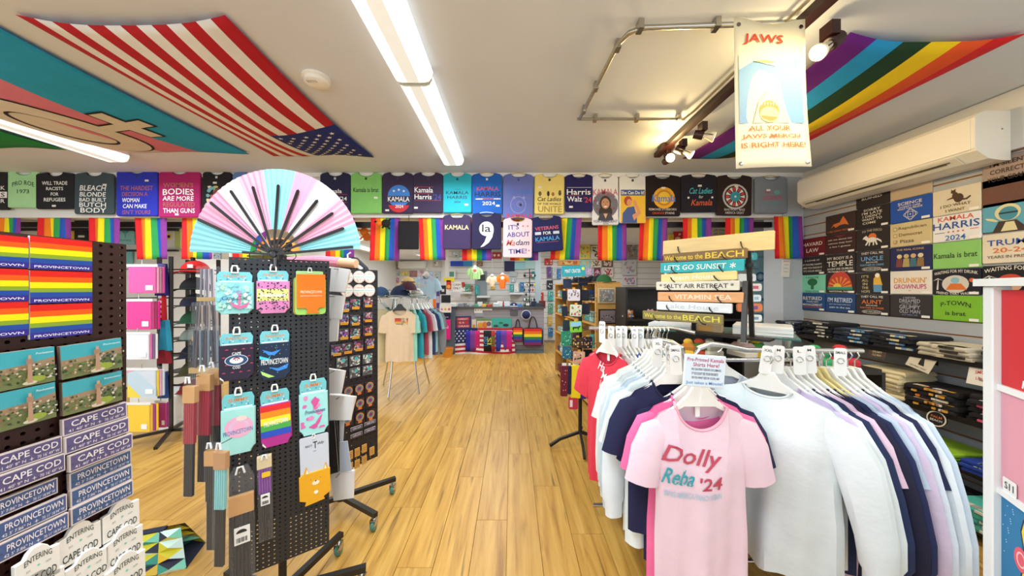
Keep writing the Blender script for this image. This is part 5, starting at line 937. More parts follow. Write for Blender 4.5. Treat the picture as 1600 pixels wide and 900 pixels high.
for (x, y) in [(533, 566), (553, 563), (573, 560), (553, 582), (573, 578)]:
    mag2(x, y, .066, .062, '5a5c60', 'grey collage magnet with teal circle, '+['upper left', 'upper middle', 'upper right', 'lower left', 'lower right'][k-13]+' of five', [('B', .04, .04, .96, .96, 26, .13, ['c9c9c4', '4a4c50', '8a9a98', 'e4e4de'], k), ('D', .6, .7, .17, '4ab0b4')], 'collage_magnet', 'grey collage magnets on the far stand'); k += 1
for (x, y) in [(543, 612), (560, 608), (576, 604), (543, 634), (561, 631), (577, 626), (542, 656), (561, 652), (578, 648)]:
    mag2(x, y, .06, .07, '3a2c2c', 'black magnet with round rainbow badge, '+['upper', 'middle', 'lower'][(k-18)//3]+' row, '+['left', 'middle', 'right'][(k-18) % 3]+' one of three', [('D', .5, .58, .42, '7a4a8c', 1), ('O', .5, .58, .42, .08, 'd8904c', 1), ('O', .5, .58, .3, .08, '4aa08c', 1), ('D', .5, .58, .16, '7a3050', 1), ('R', .3, .04, .7, .22, 'd8783c')], 'badge_magnet', 'round badge magnets on the far stand'); k += 1
for q, (x, y) in enumerate([(556, 668), (577, 660), (556, 679), (577, 671)]):
    mag2(x, y, .075, .024, 'b9aaa4', 'small purple strip magnet on the far stand, '+['upper left', 'upper right', 'lower left', 'lower right'][q]+' of four', [('R', .03, .08, .97, .92, '55506c'), ('T', 'CAPE COD', .5, .5, .7, .4, 'dcd8e0')], 'strip_magnet', 'purple strip magnets on the far stand')
for q, (x, y) in enumerate([(535, 716), (546, 711), (557, 706), (568, 700), (580, 704), (546, 729), (557, 724), (568, 718), (525, 722)]):
    mag2(x, y, .034, .052, 'c99a54', 'small tan wooden magnet at the foot of the far stand, '+['second in the upper row', 'third in the upper row', 'fourth in the upper row', 'fifth in the upper row', 'rightmost in the upper row', 'left in the lower row', 'middle of the lower row', 'right in the lower row', 'leftmost of all'][q], [('T', 'CAPE', .5, .6, .5, .12, '8a6230'), ('T', 'COD', .5, .35, .4, .12, '8a6230')], 'wooden_magnet', 'tan wooden magnets at the foot of the far stand')
# white backs of cards on side pegs
WCARD = mat('eceae8', 'paper')
for k, (x0, y0, x1, y1, rot, n, lb) in enumerate([(513, 419, 543, 457, -8, 4, 'topmost fan of blank white cards beside the pegboard'), (510, 461, 537, 499, -4, 3, 'second group of blank white cards beside the pegboard'), (510, 497, 530, 534, 0, 3, 'third group of blank white cards beside the pegboard'), (508, 576, 537, 614, -5, 3, 'white cards level with the lobster sleeve'), (511, 615, 553, 654, -6, 5, 'thick group of white cards below the lobster sleeve level'), (519, 733, 557, 777, 4, 4, 'lowest group of white cards above the stand leg')]):
    M, w, h = front(1.55 if y0 < 600 else 1.6).box(x0, y0, x1, y1, rot=rot); root = empty('card_pack', M, lb, 'cards', 'blank backs of carded goods')
    for i in range(n):
        b = MB(); b.slab([(x+.004*i, y+.001*i) for x, y in [(-w*.42, 0), (w*.40, .004), (w*.5, h*.97), (-w*.46, h)]], .008*i, .008*i+.0025, WCARD, .0006); b.build('card', root, Matrix.Rotation(R(1.3*(i-1)), 4, 'Z'))
    b = MB(); b.tube([(0, h*.95, .06), (0, h*.95, -.06)], .002, mat('8a8a88', 'metal'), 5); b.build('peg', root)
M, w, h = front(1.58).box(508, 655, 540, 738, rot=5); root = empty('foil_packet', M, 'silvery foil packets between the white cards', 'packet')
for i in range(3): b = MB(); b.slab([(-w*.5, 0), (w*.3, .01), (w*.5, h), (-w*.3, h)], .01*i, .01*i+.004, mat('a9b0bc', 'metal') if i else mat('c4cad4', 'gloss'), .001); b.build('packet', root, Matrix.Rotation(R(4*i-4), 4, 'Z'))
M, w, h = front(1.57).box(522, 690, 550, 737, rot=8); card('grey_card', M, w, h, .003, 'b4bdcc', 'pale grey card hanging askew among the white cards', 'card')
# things on top of stand two
M, w, h = front(2.1).box(520, 397, 575, 428); b = MB()
b.slab([(-w/2, 0), (w/2, .0), (w*.42, h*.35), (w*.12, h*.85), (-w*.14, h*.85), (-w*.5, h*.4)], -.04, .03, mat('12131c'), .02); o = b.build('folded_jacket', M=M); tag(o, 'black garment on a white hanger on top of the second stand', 'jacket')
b = MB(); b.tube([(-w*.25, h*.42, .035), (-w*.05, h*.7, .035), (w*.05, h*.7, .035), (w*.4, h*.2, .035)], .012, mat('d8dade', 'gloss'), 8); b.tube([(0, h*.7, .035), (0, h*.95, .035), (.02, h*1.05, .035)], .005, mat('d8dade', 'gloss'), 6); b.build('hanger', o, smooth=True)
b = MB(); b.tube([(-.16, 0, 0), (0, .02, .01), (.16, 0, 0)], .03, mat('d98aa0'), 10); o = b.build('scarf_roll', M=fz(-1.16, 1.86, 1.60)); tag(o, 'rolled pink scarf lying on the second stand', 'scarf')
c = MB(); c.tube([(.16, 0, 0), (.26, -.01, -.01)], .026, mat('d9b08c'), 10); c.build('scarf_end', o, smooth=True)
b = MB(); b.ell((0, 0, 0), (.11, .11, .09), mat('d9822c'), 14, 6, 0, 90); b.lathe([(.11, 0), (.155, -.03)], mat('7a8a5c'), 14); o = b.build('bucket_hat', M=fz(-1.42, 1.95, 1.665), smooth=True); tag(o, 'orange and black bucket hat behind the fan ribs', 'hat')
c = MB(); rg = random.Random(5)
for i in range(7): a = rg.uniform(3.4, 6.0); z = rg.uniform(.01, .06); c.ell((.105*math.cos(a)*math.cos(z*9), .105*math.sin(a)*math.cos(z*9), z), (.022, .014, .018), mat('1a1614'), 8, 4)
c.build('spot', o)
# ================================================================ FRONT CLOTHES RACK
CH = mat('c9cccc', 'metal')
root = empty('clothes_rack', fz(.95, 1.55, 0), 'front chrome rack with curved arms loaded with pastel and navy shirts', 'clothes rack', 'chrome clothes racks')
def T_(pts, r, nm): b = MB(); b.tube([(x-.95, y-1.55, z) for x, y, z in pts], r, CH, 10); return b.build(nm, root, smooth=True)
T_([(.80, 1.47, .95), (.795, 1.47, 1.13), (.78, 1.47, 1.175), (.74, 1.48, 1.20), (.70, 1.52, 1.205), (.70, 1.58, 1.205), (.83, 1.84, 1.205)], .011, 'curved_bar')
T_([(.68, 1.50, 1.19), (.68, 1.36, 1.19)], .010, 'bar'); 
T_([(.83, 1.47, .95), (.835, 1.47, 1.12), (.86, 1.48, 1.17), (.92, 1.49, 1.19), (1.0, 1.50, 1.18), (1.10, 1.50, 1.160), (1.64, 1.50, 1.155)], .0125, 'curved_bar')
for x in (.82, 1.5): T_([(x, 1.56, .06), (x, 1.56, 1.14)], .013, 'upright')
for x in (.82, 1.5): T_([(x, 1.25, .07), (x, 1.85, .07)], .012, 'foot_bar')
T_([(.82, 1.56, .12), (1.5, 1.56, .12)], .011, 'base_bar')
T_([(.82, 1.56, 1.10), (1.5, 1.56, 1.10)], .010, 'top_bar')
for x, y in ((.82, 1.25), (.82, 1.85), (1.5, 1.25), (1.5, 1.85)):
    b = MB(); b.lathe([(.004, -.012), (.028, -.01), (.028, .01), (.004, .012)], mat('2a2c2e', 'gloss'), 14, (x-.95, y-1.55, .03), 'x'); b.build('castor', root, smooth=True)
GF = 'garments on the front chrome rack'
def hs(x, y, z, u, lb, col, **k): return hang_shirt(k.pop('nm', 'hanging_shirt'), frame((x, y, z), u), lb, col, group=GF, **k)
star = [('*', u, v, .022, 'd7d2e4') for u, v in ((.25, .62), (.35, .60), (.45, .58), (.55, .57), (.65, .57), (.90, .57), (.97, .57), (.2, .36), (.32, .345), (.44, .335), (.94, .28))]
hs(.742, 1.27, 1.115, (1, .0, 0), 'pale pink T-shirt with a red and teal script print, facing the aisle', 'e6cad8', w=.375, L=.80, slout=.055, th=.055, seed=1, scoop=.105, nk=.20, colc='e7a9bd', lab=True, hem=.96, nm='t_shirt',
   ops=[(.222, .20, -.052, -.48), ('T', 'Dolly', .5, .80, .94, .40, 'b8455a', .4, 0, -6), ('T', 'Reba', .28, .46, .50, .30, '2f9fae', .3, 0, -4), ('T', "'24", .78, .37, .40, .24, 'b8455a', .25, 0, 4), ('T', 'MAKE AMERICA FANCY AGAIN', .5, .14, .92, .11, 'a9c8dc', 0, -.25)]+star)
hs(.757, 1.325, 1.12, (1, -.05, 0), 'hot pink T-shirt directly behind the pale pink one', 'ee6fa6', w=.39, L=.80, slout=.06, seed=2, nm='t_shirt')
hs(.775, 1.365, 1.125, (1, -.08, 0), 'navy T-shirt behind the hot pink one', '1c1c44', w=.41, L=.74, slout=.07, seed=3, nm='t_shirt')
for i, (y, c, lb, sl, L) in enumerate([(1.40, '1b1f45', 'navy sweatshirt hanging front-most on the left arm', 's', .66), (1.445, 'e3ecec', 'white shirt behind the navy one on the left arm', 's', .76), (1.49, 'dfe8ee', 'pale blue-white shirt, third on the left arm', 'l', .74), (1.535, 'b9cad6', 'light blue-grey shirt on the left arm', 'l', .70), (1.58, 'dde6e6', 'white long-sleeved shirt in the middle of the left arm', 'l', .72), (1.63, 'c9d2d6', 'pale grey shirt on the left arm', 'l', .70), (1.69, 'e0e6e4', 'off-white long-sleeved shirt near the back of the left arm', 'l', .70), (1.75, 'e4e4de', 'cream shirt last on the left arm', 's', .70)]):
    hs(.705+(y-1.40)*.14+random.uniform(-.006, .006), y, 1.165, (1, random.uniform(-.1, .05), 0), lb, c, w=.40, L=L, sl=sl, slout=.05 if sl == 'l' else .07, seed=10+i, th=.04, nm='sweatshirt' if sl == 'l' else 't_shirt')
hs(1.135, 1.42, 1.13, (.58, -.81, 0), 'big pale mint-white sweatshirt facing the aisle on the right arm', 'dce6ea', w=.48, L=.76, sl='l', slout=.09, th=.075, seed=30, fold=.026, nm='sweatshirt', nk=.17, scoop=.04)
hs(1.03, 1.60, 1.15, (.9, -.43, 0), 'pale lavender-grey shirt behind the big white sweatshirt', 'c9cfdc', w=.44, L=.70, seed=31, nm='t_shirt')
RC = [('c9b9dc', 'lavender shirt just right of the big white sweatshirt', 's', .80), ('e2ebee', 'white sweatshirt second along the right arm', 'l', .72), ('1f2c52', 'navy sweatshirt along the right arm, left of the pink one', 'l', .74), ('dcc0d6', 'pale pink shirt between two navy ones on the right arm', 's', .78), ('1a1a36', 'black-navy sweatshirt with long sleeves on the right arm', 'l', .76), ('1d2650', 'dark navy sweatshirt right of the black-navy one', 'l', .78), ('b9cbe0', 'light blue shirt right of the dark navy sweatshirts', 's', .72), ('cfc0da', 'lilac shirt toward the end of the right arm', 'l', .72), ('d4dfec', 'icy blue-white sweatshirt toward the end of the right arm', 'l', .74), ('20254a', 'thin sliver of navy shirt near the end of the right arm', 's', .66), ('dde6ee', 'white sweatshirt last but one on the right arm', 'l', .72), ('c3d2e2', 'pale blue sweatshirt at the very end of the right arm', 'l', .74)]
for i, (c, lb, sl, L) in enumerate(RC):
    t = i/11; x = 1.24+.365*t; dx = .42-.34*t
    hs(x, 1.50, 1.13, (dx, -1, 0), lb, c, w=.45, L=L, sl=sl, slout=.12 if sl == 'l' else .08, seed=40+i, th=.042, fold=.014, nm='sweatshirt' if sl == 'l' else 't_shirt', hanger='d9c98c' if i in (5, 6) else 'e4e4e0')
def divider(px, py, Y, txt, lb, rot=0, u=(1, -.3, 0), s=1):
    P = front(Y).at(px, py); M = frame(P-Vector((0, 0, .062*s)), u, rot); b = MB(); w, h = .046*s, .125*s
    out = rrect(-w/2, 0, w/2, h, .009); b.slab(out, 0, .002, mat('e9ebea', 'gloss'), .0006); o = b.build('size_divider', M=M); tag(o, lb, 'label', 'white size dividers on the rack bars')
    draw([('T', txt, .5, .84, min(.8, .2*len(txt)+.1), .09, '2a2a2a')], w, h, .0026).build('print', o)
    c = MB(); c.tube([(.012*math.cos(2*PI*i/12), h*.55+.012*math.sin(2*PI*i/12), .003) for i in range(12)], .002, CH, 5, closed=True); c.build('ring', o, smooth=True)
for a in [(1026, 552, 1.42, 'XL', 'white XL size divider at the left of the front rack', -2, (1, .1, 0)), (1044, 560, 1.40, 'L', 'white L size divider between the XL and SMALL ones', 4, (.6, .5, 0)), (1057, 563, 1.34, 'SMALL', 'white SMALL size divider beside the printed sign', 3, (1, -.1, 0)),
          (1194, 562, 1.42, 'XXL', 'white XXL size divider, first on the right arm', -8), (1214, 562, 1.42, 'M', 'white M size divider, second on the right arm', -3), (1250, 564, 1.42, 'L', 'white L size divider in the middle of the right arm', 2), (1267, 562, 1.43, 'M', 'white M size divider beside the middle one on the right arm', 4), (1313, 566, 1.42, 'SMALL', 'white SMALL size divider at the end of the right arm', 0)]: divider(*a)
M, w, h = front(1.20).box(1068, 556, 1130, 604, rot=-4)
sg = card('price_sign', M, w, h, .003, 'd5e2ee', 'pale blue printed sign above the pale pink T-shirt', 'sign', [('T', 'Pre-Printed Kamala', .5, .87, .92, .12, 'b8385a'), ('T', 'Shirts Here!', .52, .71, .66, .13, 'b8385a'), ('T', 'WE CAN PRINT DESIGNS ON DEMAND,', .53, .55, .76, .09, '3c3c4c'), ('T', "IF YOU DON'T SEE YOUR FAVORITE", .5, .42, .66, .09, '3c3c4c'), ('T', 'OR YOU WANT SIZE OR COLOR, ASK!', .52, .28, .70, .09, '3c3c4c'), ('T', 'Just takes a Minute!', .5, .11, .92, .13, '6a9ac8')])
b = MB(); b.slab(rrect(-w*.5-.003, -.003, w*.5+.003, h+.003, .003), -.003, -.0005, mat('f0f2f4', 'gloss'), .0005); b.tube([(0, 0, -.004), (0, -.06, -.012)], .004, mat('e9e9e6', 'gloss'), 6); b.build('holder', sg)
# ================================================================ SECOND CLOTHES RACK
root = empty('clothes_rack', fz(.72, 2.0, 0), 'chrome rack behind the front one, led by a red T-shirt', 'clothes rack', 'chrome clothes racks')
for pts, r, nm in (([(-.24, 0, 1.2), (.27, 0, 1.2), (.32, -.02, 1.195), (.38, -.08, 1.18)], .012, 'bar'), ([(.0, .05, .05), (.0, .05, 1.19)], .012, 'upright'), ([(-.2, .05, .06), (.3, .05, .06)], .012, 'foot_bar'), ([(0, -.18, .06), (0, .25, .06)], .012, 'foot_bar')):
    b = MB(); b.tube(pts, r, CH, 10); b.build(nm, root, smooth=True)
GB = 'garments on the second chrome rack'
cols = [('d8364a', 'red T-shirt with white stacked print, front-most on the second rack'), ('d5d4d0', 'light grey shirt behind the red T-shirt'), ('b9bcc4', 'grey shirt second behind the red T-shirt'), ('e2e2de', 'white shirt third behind the red T-shirt'), ('3f6ac0', 'blue shirt on the second rack'), ('6a4a9c', 'purple shirt on the second rack'), ('6fc0d4', 'aqua shirt beside the purple one on the second rack'), ('eeeae6', 'white shirt in the middle of the second rack'), ('8c2a3c', 'maroon shirt on the second rack'), ('ecd0d8', 'pale pink shirt on the second rack'), ('8fc4cc', 'pale teal shirt on the second rack'), ('2a3440', 'dark shirt toward the right of the second rack'), ('e6e6ea', 'white shirt near the right end of the second rack'), ('6a5a90', 'violet shirt at the right end of the second rack')]
for i, (c, lb) in enumerate(cols):
    if i == 0: hang_shirt('t_shirt', frame((.575, 1.93, 1.19), (.5, -.87, 0)), lb, c, w=.34, L=.82, slout=.07, seed=60, group=GB, lab=True, th=.04, ops=[(.10, .18, .0, -.36), ('T', 'Ha', .3, .8, .5, .3, 'f0e6e6', 0, 0, -20), ('T', 'Ms', .6, .5, .5, .26, 'f0e6e6', 0, 0, -20), ('T', 'Wa', .45, .2, .5, .26, 'f0e6e6', 0, 0, -20)])
    else: hang_shirt('t_shirt', frame((.63+.026*i, 2.0, 1.18), (.32-.02*i, -1, 0)), lb, c, w=.38, L=.74-.02*(i % 3), seed=60+i, group=GB, th=.028, fold=.006)
for a in [(941, 519, 1.86, 'SALE', 'white size divider nearest the red T-shirt'), (955, 526, 1.9, 'S', 'white size divider on the second rack, second from left'), (967, 526, 1.9, 'M', 'white size divider on the second rack, third from left'), (975, 526, 1.9, 'L', 'white size divider on the second rack, fourth from left'), (992, 527, 1.9, 'XL', 'white size divider on the second rack, fifth from left'), (1001, 527, 1.9, 'XXL', 'white size divider on the second rack, at the right end')]: divider(*a, 0, (.5, -.8, 0), 1.0)
# ================================================================ SOCK SPINNER IN THE MIDDLE
root = empty('sock_spinner', fz(.63, 2.96, 0), 'tall black floor spinner with socks and printed pouches beside the red T-shirt', 'display stand')
b = MB(); b.tube([(0, 0, .1), (0, 0, 1.55)], .017, BKF, 10); b.build('pole', root, smooth=True)
for a in (195, 265, 345, 75):
    b = MB(); d = Vector((math.cos(R(a)), math.sin(R(a)), 0)); b.tube([(0, 0, .12), (d.x*.2, d.y*.2, .08), (d.x*.30, d.y*.30, .03)], .016, BKF, 4); b.build('leg', root)
for k in range(6):
    b = MB(); z = .80+.14*k
    for a in range(0, 360, 60): b.tube([(0, 0, z), (.15*math.cos(R(a)), .15*math.sin(R(a)), z), (.15*math.cos(R(a)), .15*math.sin(R(a)), z-.04)], .003, BKF, 5)
    b.tube([(.13*math.cos(2*PI*i/16), .13*math.sin(2*PI*i/16), z) for i in range(16)], .003, BKF, 5, closed=True); b.build('wire_ring', root)
GS = 'goods hanging on the sock spinner'
for (x0, y0, x1, y1, c, lb, ops) in [(875, 571, 886, 618, '6a1626', 'maroon socks low on the sock spinner', [('B', .1, .1, .9, .9, 8, .08, ['d8c8cc'], 2)]), (886, 571, 892, 615, '1a1c3c', 'navy socks beside the maroon ones', []), (891, 570, 906, 621, 'f0d41c', 'bright yellow socks low on the sock spinner', []), (906, 573, 915, 622, '3a2470', 'purple socks low on the sock spinner', [('T', 'P', .5, .4, .6, .4, '9a8ad0', 0, 0, 90)]), (888, 620, 902, 638, 'c03048', 'pink and white sock toes under the yellow socks', [('R', .1, .2, .4, .8, 'ece0e0')])]:
    M, w, h = front(2.80).box(x0, y0, x1, y1, rot=-1); o = card('socks', M, w, h, .025, c, lb, 'socks', ops, GS, 'cloth', r=.01); 
    c2 = MB(); c2.box((-w*.3, h-.004, .004), (w*.3, h+.022, .008), mat('e9e9e2', 'paper')); c2.build('hang_card', o)
pc = [(887, 452, 906, 470, 'd8d0d6', 'pale pouch with flowers, upper row of the spinner', 5), (890, 476, 908, 494, 'cfd8c0', 'light pouch with green leaves, second row of the spinner', 6), (891, 502, 909, 519, '7fc83c', 'green and sky-blue pouch with a dark animal shape', 7), (878, 454, 886, 469, '1c2436', 'dark pouch left of the flowered one', 0), (878, 478, 887, 494, '1c2a3c', 'dark pouch left of the leaf one', 0), (879, 500, 889, 517, '1f3040', 'dark pouch left of the green one', 0), (908, 453, 920, 470, '1a1c2a', 'dark pouch right of the flowered one', 0), (909, 474, 921, 491, '20263a', 'dark pouch right of the leaf one', 0),
      (877, 517, 893, 540, '2f8f6c', 'teal patterned pouch at the left of the spinner', 8), (893, 527, 911, 543, '3a2c1c', 'dark pouch with golden figures', 9), (895, 549, 913, 568, 'd8a88a', 'pouch with a small face picture', 10), (911, 526, 925, 544, '22182a', 'dark patterned pouch right of the golden one', 9), (912, 546, 926, 566, '15161c', 'black pouch right of the face one', 0), (880, 436, 893, 450, '22304a', 'navy pouch hanging under the teal sign', 0), (904, 434, 918, 446, '10182c', 'black cap-like pouch under the teal sign', 0), (878, 541, 892, 560, '2c6a8a', 'blue pouch at the left of the spinner', 8)]
for k, (x0, y0, x1, y1, c, lb, sd) in enumerate(pc):
    M, w, h = front(2.79 if sd > 4 and sd != 8 else 2.9).box(x0, y0, x1, y1, rot=random.uniform(-3, 3)); ops = [] if not sd else [('B', .08, .08, .92, .92, 22, .09, {5: ['5a7a5c', '9a5a7c', 'e8e4e6'], 6: ['3a7a3c', 'c0404c', 'e8dcc0'], 7: ['7fb8e0', '2a5a2c'], 8: ['5ac8a0', '1c4a5c', 'a0e0c8'], 9: ['d8a03c', 'e8c89c', '5a3c1c'], 10: ['e8e0dc', '2a2a2a', 'c89070']}[sd], sd)]
    if sd == 7: ops = [('R', .04, .55, .96, .94, '8fc4e4'), ('P', [(.2, .35), (.2, .5), (.7, .5), (.85, .62), (.9, .5), (.75, .4), (.72, .2), (.66, .2), (.64, .36), (.32, .36), (.3, .2), (.24, .2)], '1c2c1c')]
    o = card('pouch', M, w, h, .012, c, lb, 'pouch', ops, GS, 'cloth', r=.008); c2 = MB(); c2.box((-.012, h-.003, .003), (.012, h+.016, .006), mat('d89a3c', 'paper')); c2.build('hang_card', o)
M, w, h = front(2.85).box(878, 415, 915, 432, rot=2); o = card('spinner_sign', M, w, h, .006, '1f9aa8', 'teal sign with white capitals on top of the sock spinner', 'sign', [('T', 'MINT CRATER', .46, .5, .66, .34, 'e6f0f0'), ('D', .9, .7, .07, 'd8e04c', 1)])
b = MB(); b.tube([(0, 0, 0), (0, -.04, 0)], .006, BKF, 6); b.build('stem', o)
# ================================================================ WOODEN SHELVING
A, B_ = Vector((.94, 3.6, 0)), Vector((.72, 5.37, 0)); ud = (A-B_).normalized(); Ls = (A-B_).length
OAK = mat('c8954a', 'wood'); OAKD = mat('8a5426', 'wood')
root = empty('wooden_bookcase', frame(B_, ud), 'long oak shelving unit with framed pictures on its end panel', 'shelving')    # x toward the camera, z out to the aisle (left)
b = MB(); b.box((0, .06, -.30), (Ls, 1.50, -.285), OAKD); b.build('back_panel', root)
for x in (0, Ls*.38, Ls*.70, Ls-.022): b = MB(); b.box((x, .05, -.285), (x+.022, 1.51, 0), OAK); b.build('upright', root)
for z in (.06, .40, .72, 1.02, 1.28, 1.50): b = MB(); b.box((.022 if z < 1.5 else -.01, z, -.285), (Ls-.022 if z < 1.5 else Ls+.01, z+.02, -.002), OAK); b.build('shelf', root)
b = MB(); b.box((Ls, .05, -.30), (Ls+.012, 1.50, 0), mat('d3a55e', 'wood')); b.build('end_panel', root)
for x in (.04, Ls-.06): b = MB(); b.box((x, 0, -.25), (x+.04, .05, -.04), BKF); b.build('foot', root)
eu = Vector((1, 0, 0)); EP = Plane(tuple(A+ud*.016), tuple(-(ud.cross(Vector((0, 0, 1))))))
for (x0, y0, x1, y1, lb, fc, c1, sd) in [(934, 450, 961, 474, 'upper picture of bare trees in a light wooden frame', 'd8c090', '8a908c', 3), (935, 483, 962, 506, 'lower black-framed grey picture of a harbour', '1c1614', '8f8286', 4)]:
    M, w, h = EP.box(x0, y0, x1, y1, off=.001); b = MB(); b.slab(rrect(-w/2, 0, w/2, h, .004), 0, .015, mat(fc, 'wood'), .004); o = b.build('framed_picture', M=M); tag(o, lb, 'picture')
    draw([('R', .07, .08, .93, .92, c1)]+([('B', .08, .1, .92, .9, 60, .05, ['b08a8a', 'd8c8c8', '6a7a70', 'b9bcc0'], sd)] if sd == 3 else [('B', .1, .3, .9, .6, 24, .05, ['3a3438', '5c5458', 'b0a8ac'], sd), ('R', .3, .14, .7, .18, '3a3438')]), w, h, .0156).build('print', o)
rg = random.Random(11); k = 0
for z in (.08, .42, .74, 1.04, 1.30):
    for s in range(3):
        x0 = [.05, Ls*.41, Ls*.74][s]; x1 = [Ls*.36, Ls*.68, Ls*.96][s]; x = x0
        while x < x1-.14:
            wd = rg.uniform(.11, .17); c = rg.choice(['2a3c5c', '4f9a90', '1c2436', '5c4a3c', '8ab0a8', '3c5a8c', 'b9b4a4', '6a2a34']); b = MB()
            kind = ('folded towel', 'small box', 'knitted bundle')[rg.randint(0, 2)]; hh = rg.uniform(.07, .15)
            for q in range(2 if kind != 'small box' else 1): b.slab(rrect(x, z+hh*.5*q+.0005 if kind != 'small box' else z, x+wd, (z+hh*.5*(q+1)) if kind != 'small box' else z+hh, .015 if kind != 'small box' else .003), -.24, -.03, mat(darker(c, 1-.12*q), 'cloth' if kind != 'small box' else 'gloss'), .012)
            nm = kind.replace(' ', '_'); M_ = root.matrix_world @ Matrix.Translation((0, 0, 0))
            o = b.build(nm, M=M_); nc = {'2a3c5c': 'navy', '4f9a90': 'teal', '1c2436': 'near-black', '5c4a3c': 'brown', '8ab0a8': 'pale green', '3c5a8c': 'blue', 'b9b4a4': 'beige', '6a2a34': 'maroon'}[c]
            tag(o, '%s %s on the %s shelf, %s bay of the oak shelving' % (nc, kind, {.08: 'bottom', .42: 'second', .74: 'third', 1.04: 'fourth', 1.30: 'top'}[z], ['far', 'middle', 'near'][s]), 'merchandise', 'goods on the oak shelving'); x += wd+.012; k += 1
CWd = root.matrix_world.copy()
for i, (x, c, f, lb) in enumerate([(Ls-.25, '24242c', '3a3a44', 'black cap on top of the oak shelving, nearest'), (Ls-.48, '1c1e2a', None, 'dark cap second on the oak shelving'), (Ls-.10, '2f6a3c', None, 'green cap on the near corner of the oak shelving'), (Ls-.75, '243a68', None, 'blue cap on the oak shelving'), (Ls-1.05, '1a1c28', None, 'black cap farther along the oak shelving')]):
    p = CWd @ Vector((x, 1.521, -.14)); cap(fz(p.x, p.y, p.z, 30*i-20), lb, c, None, 'caps on the oak shelving', .085, f)
# ================================================================ DARK TOY CABINET BEHIND THE PLANK RACK
root = empty('dark_cabinet', fz(1.6, 3.1, 0), 'black open cabinet of small toys behind the plank signs', 'cabinet'); b = MB(); b.box((-.50, .28, 0), (.65, .30, 1.46), BKF); b.build('back_panel', root)
for x in (-.50, .63): b = MB(); b.box((x, 0, 0), (x+.02, .28, 1.46), BKF); b.build('side_panel', root)
for z in (.1, .5, .85, 1.13, 1.44): b = MB(); b.box((-.48, 0, z), (.63, .28, z+.02), BKF); b.build('shelf', root)
GT = 'toys in the dark cabinet'
rg = random.Random(4)
for k, (px, py, r, c, c2, lb) in enumerate([(978, 459, 8, 'c98a3c', 'e8e4dc', 'orange and white toy box at the top left of the dark cabinet'), (984, 478, 7, '3a7ac0', 'e06a2c', 'blue toy figure in the dark cabinet'), (983, 484, 7, 'e05a2c', 'd8c88c', 'orange toy flower in the dark cabinet'), (978, 506, 7, '4fb0b0', 'e8e8e8', 'turquoise toy on the cabinet shelf'), (992, 508, 7, 'b9b0a0', 'c04a3c', 'beige toy beside the turquoise one'), (1014, 461, 8, 'e6dcd8', 'd88aa4', 'white and pink plush beside the plank signs'), (1022, 468, 7, 'c98a5c', '3a2a1c', 'brown plush under the white and pink one'), (1016, 484, 6, 'e8e2d8', 'c9b8a0', 'small cream plush left of the lower plank')]):
    z0 = .0; P = front(3.2).at(px, py); s = r/500*P.y*1.0; b = MB(); b.ell((0, 0, s*.5), (s*.8, s*.6, s*.75), mat(c), 12, 7); b.ell((s*.2, -s*.2, s*1.15), (s*.5, s*.45, s*.45), mat(c2), 10, 6)
    for e in (-1, 1): b.ell((s*.2+e*s*.38, -s*.1, s*1.5), (s*.18, s*.12, s*.22), mat(c), 8, 5); b.ell((e*s*.6, -s*.35, s*.35), (s*.26, s*.3, s*.2), mat(c2), 8, 5)
    zz = max([z for z in (.12, .52, .87, 1.15) if z < P.z+.02] or [.12])
    o = b.build('plush_toy', M=fz(P.x, P.y, zz+.002), smooth=True); tag(o, lb, 'toy', GT)
# ================================================================ GLASS SHELF WITH PLANK SIGNS
gu = Vector((.80, -.60, 0)); gn = gu.cross(Vector((0, 0, 1)))    # gn toward camera-left
G0 = Vector((.985, 2.40, 1.15)); GL = .88
root = empty('glass_table', frame((G0.x, G0.y, 0), gu), 'glass-topped display table carrying the plank signs and white boxes', 'table')
b = MB(); b.box((0, 1.142, -.44), (GL, 1.150, .03), GLASS); b.build('glass_top', root)
b = MB(); b.box((0, 1.141, .03), (GL, 1.1505, .033), mat('2f6a64', 'gloss')); b.build('glass_edge', root)
for x in (.03, GL-.05):
    for z in (-.40, -.02): b = MB(); b.tube([(x, 0, z), (x, 1.142, z)], .012, CH, 8); b.build('leg', root, smooth=True)
b = MB(); b.box((.02, 1.0, -.42), (GL-.02, 1.012, 0), BKF); b.build('lower_shelf', root)
PW = Plane((1.034, 2.20, 0), (.62, -.78, 0))
rk = empty('sign_rack', frame((1.21, 1.98, 1.1515), (.62, -.78, 0)), 'black metal easel rack holding painted plank signs', 'rack')
for x in (-.12, .20):
    b = MB(); b.add([(x-.012, 0, -.10), (x+.012, 0, -.10), (x+.012, .52, -.03), (x-.012, .52, -.03), (x-.012, 0, -.115), (x+.012, 0, -.115), (x+.012, .52, -.045), (x-.012, .52, -.045)], [(0, 1, 2, 3), (7, 6, 5, 4), (0, 4, 5, 1), (1, 5, 6, 2), (2, 6, 7, 3), (3, 7, 4, 0)], BKF); b.build('upright', rk)
b = MB(); b.box((-.2, 0, -.14), (.3, .012, -.02), BKF); b.box((-.14, .42, -.06), (.22, .44, -.035), BKF); b.build('crossbar', rk)
b = MB(); b.add([(.20, 0, .10), (.225, 0, .10), (.205, .34, -.01), (.18, .34, -.01), (.20, 0, .085), (.225, 0, .085), (.205, .34, -.025), (.18, .34, -.025)], [(0, 1, 2, 3), (7, 6, 5, 4), (0, 4, 5, 1), (1, 5, 6, 2), (2, 6, 7, 3), (3, 7, 4, 0)], BKF); b.build('strut', rk)
GP = 'painted plank signs on the easel rack'
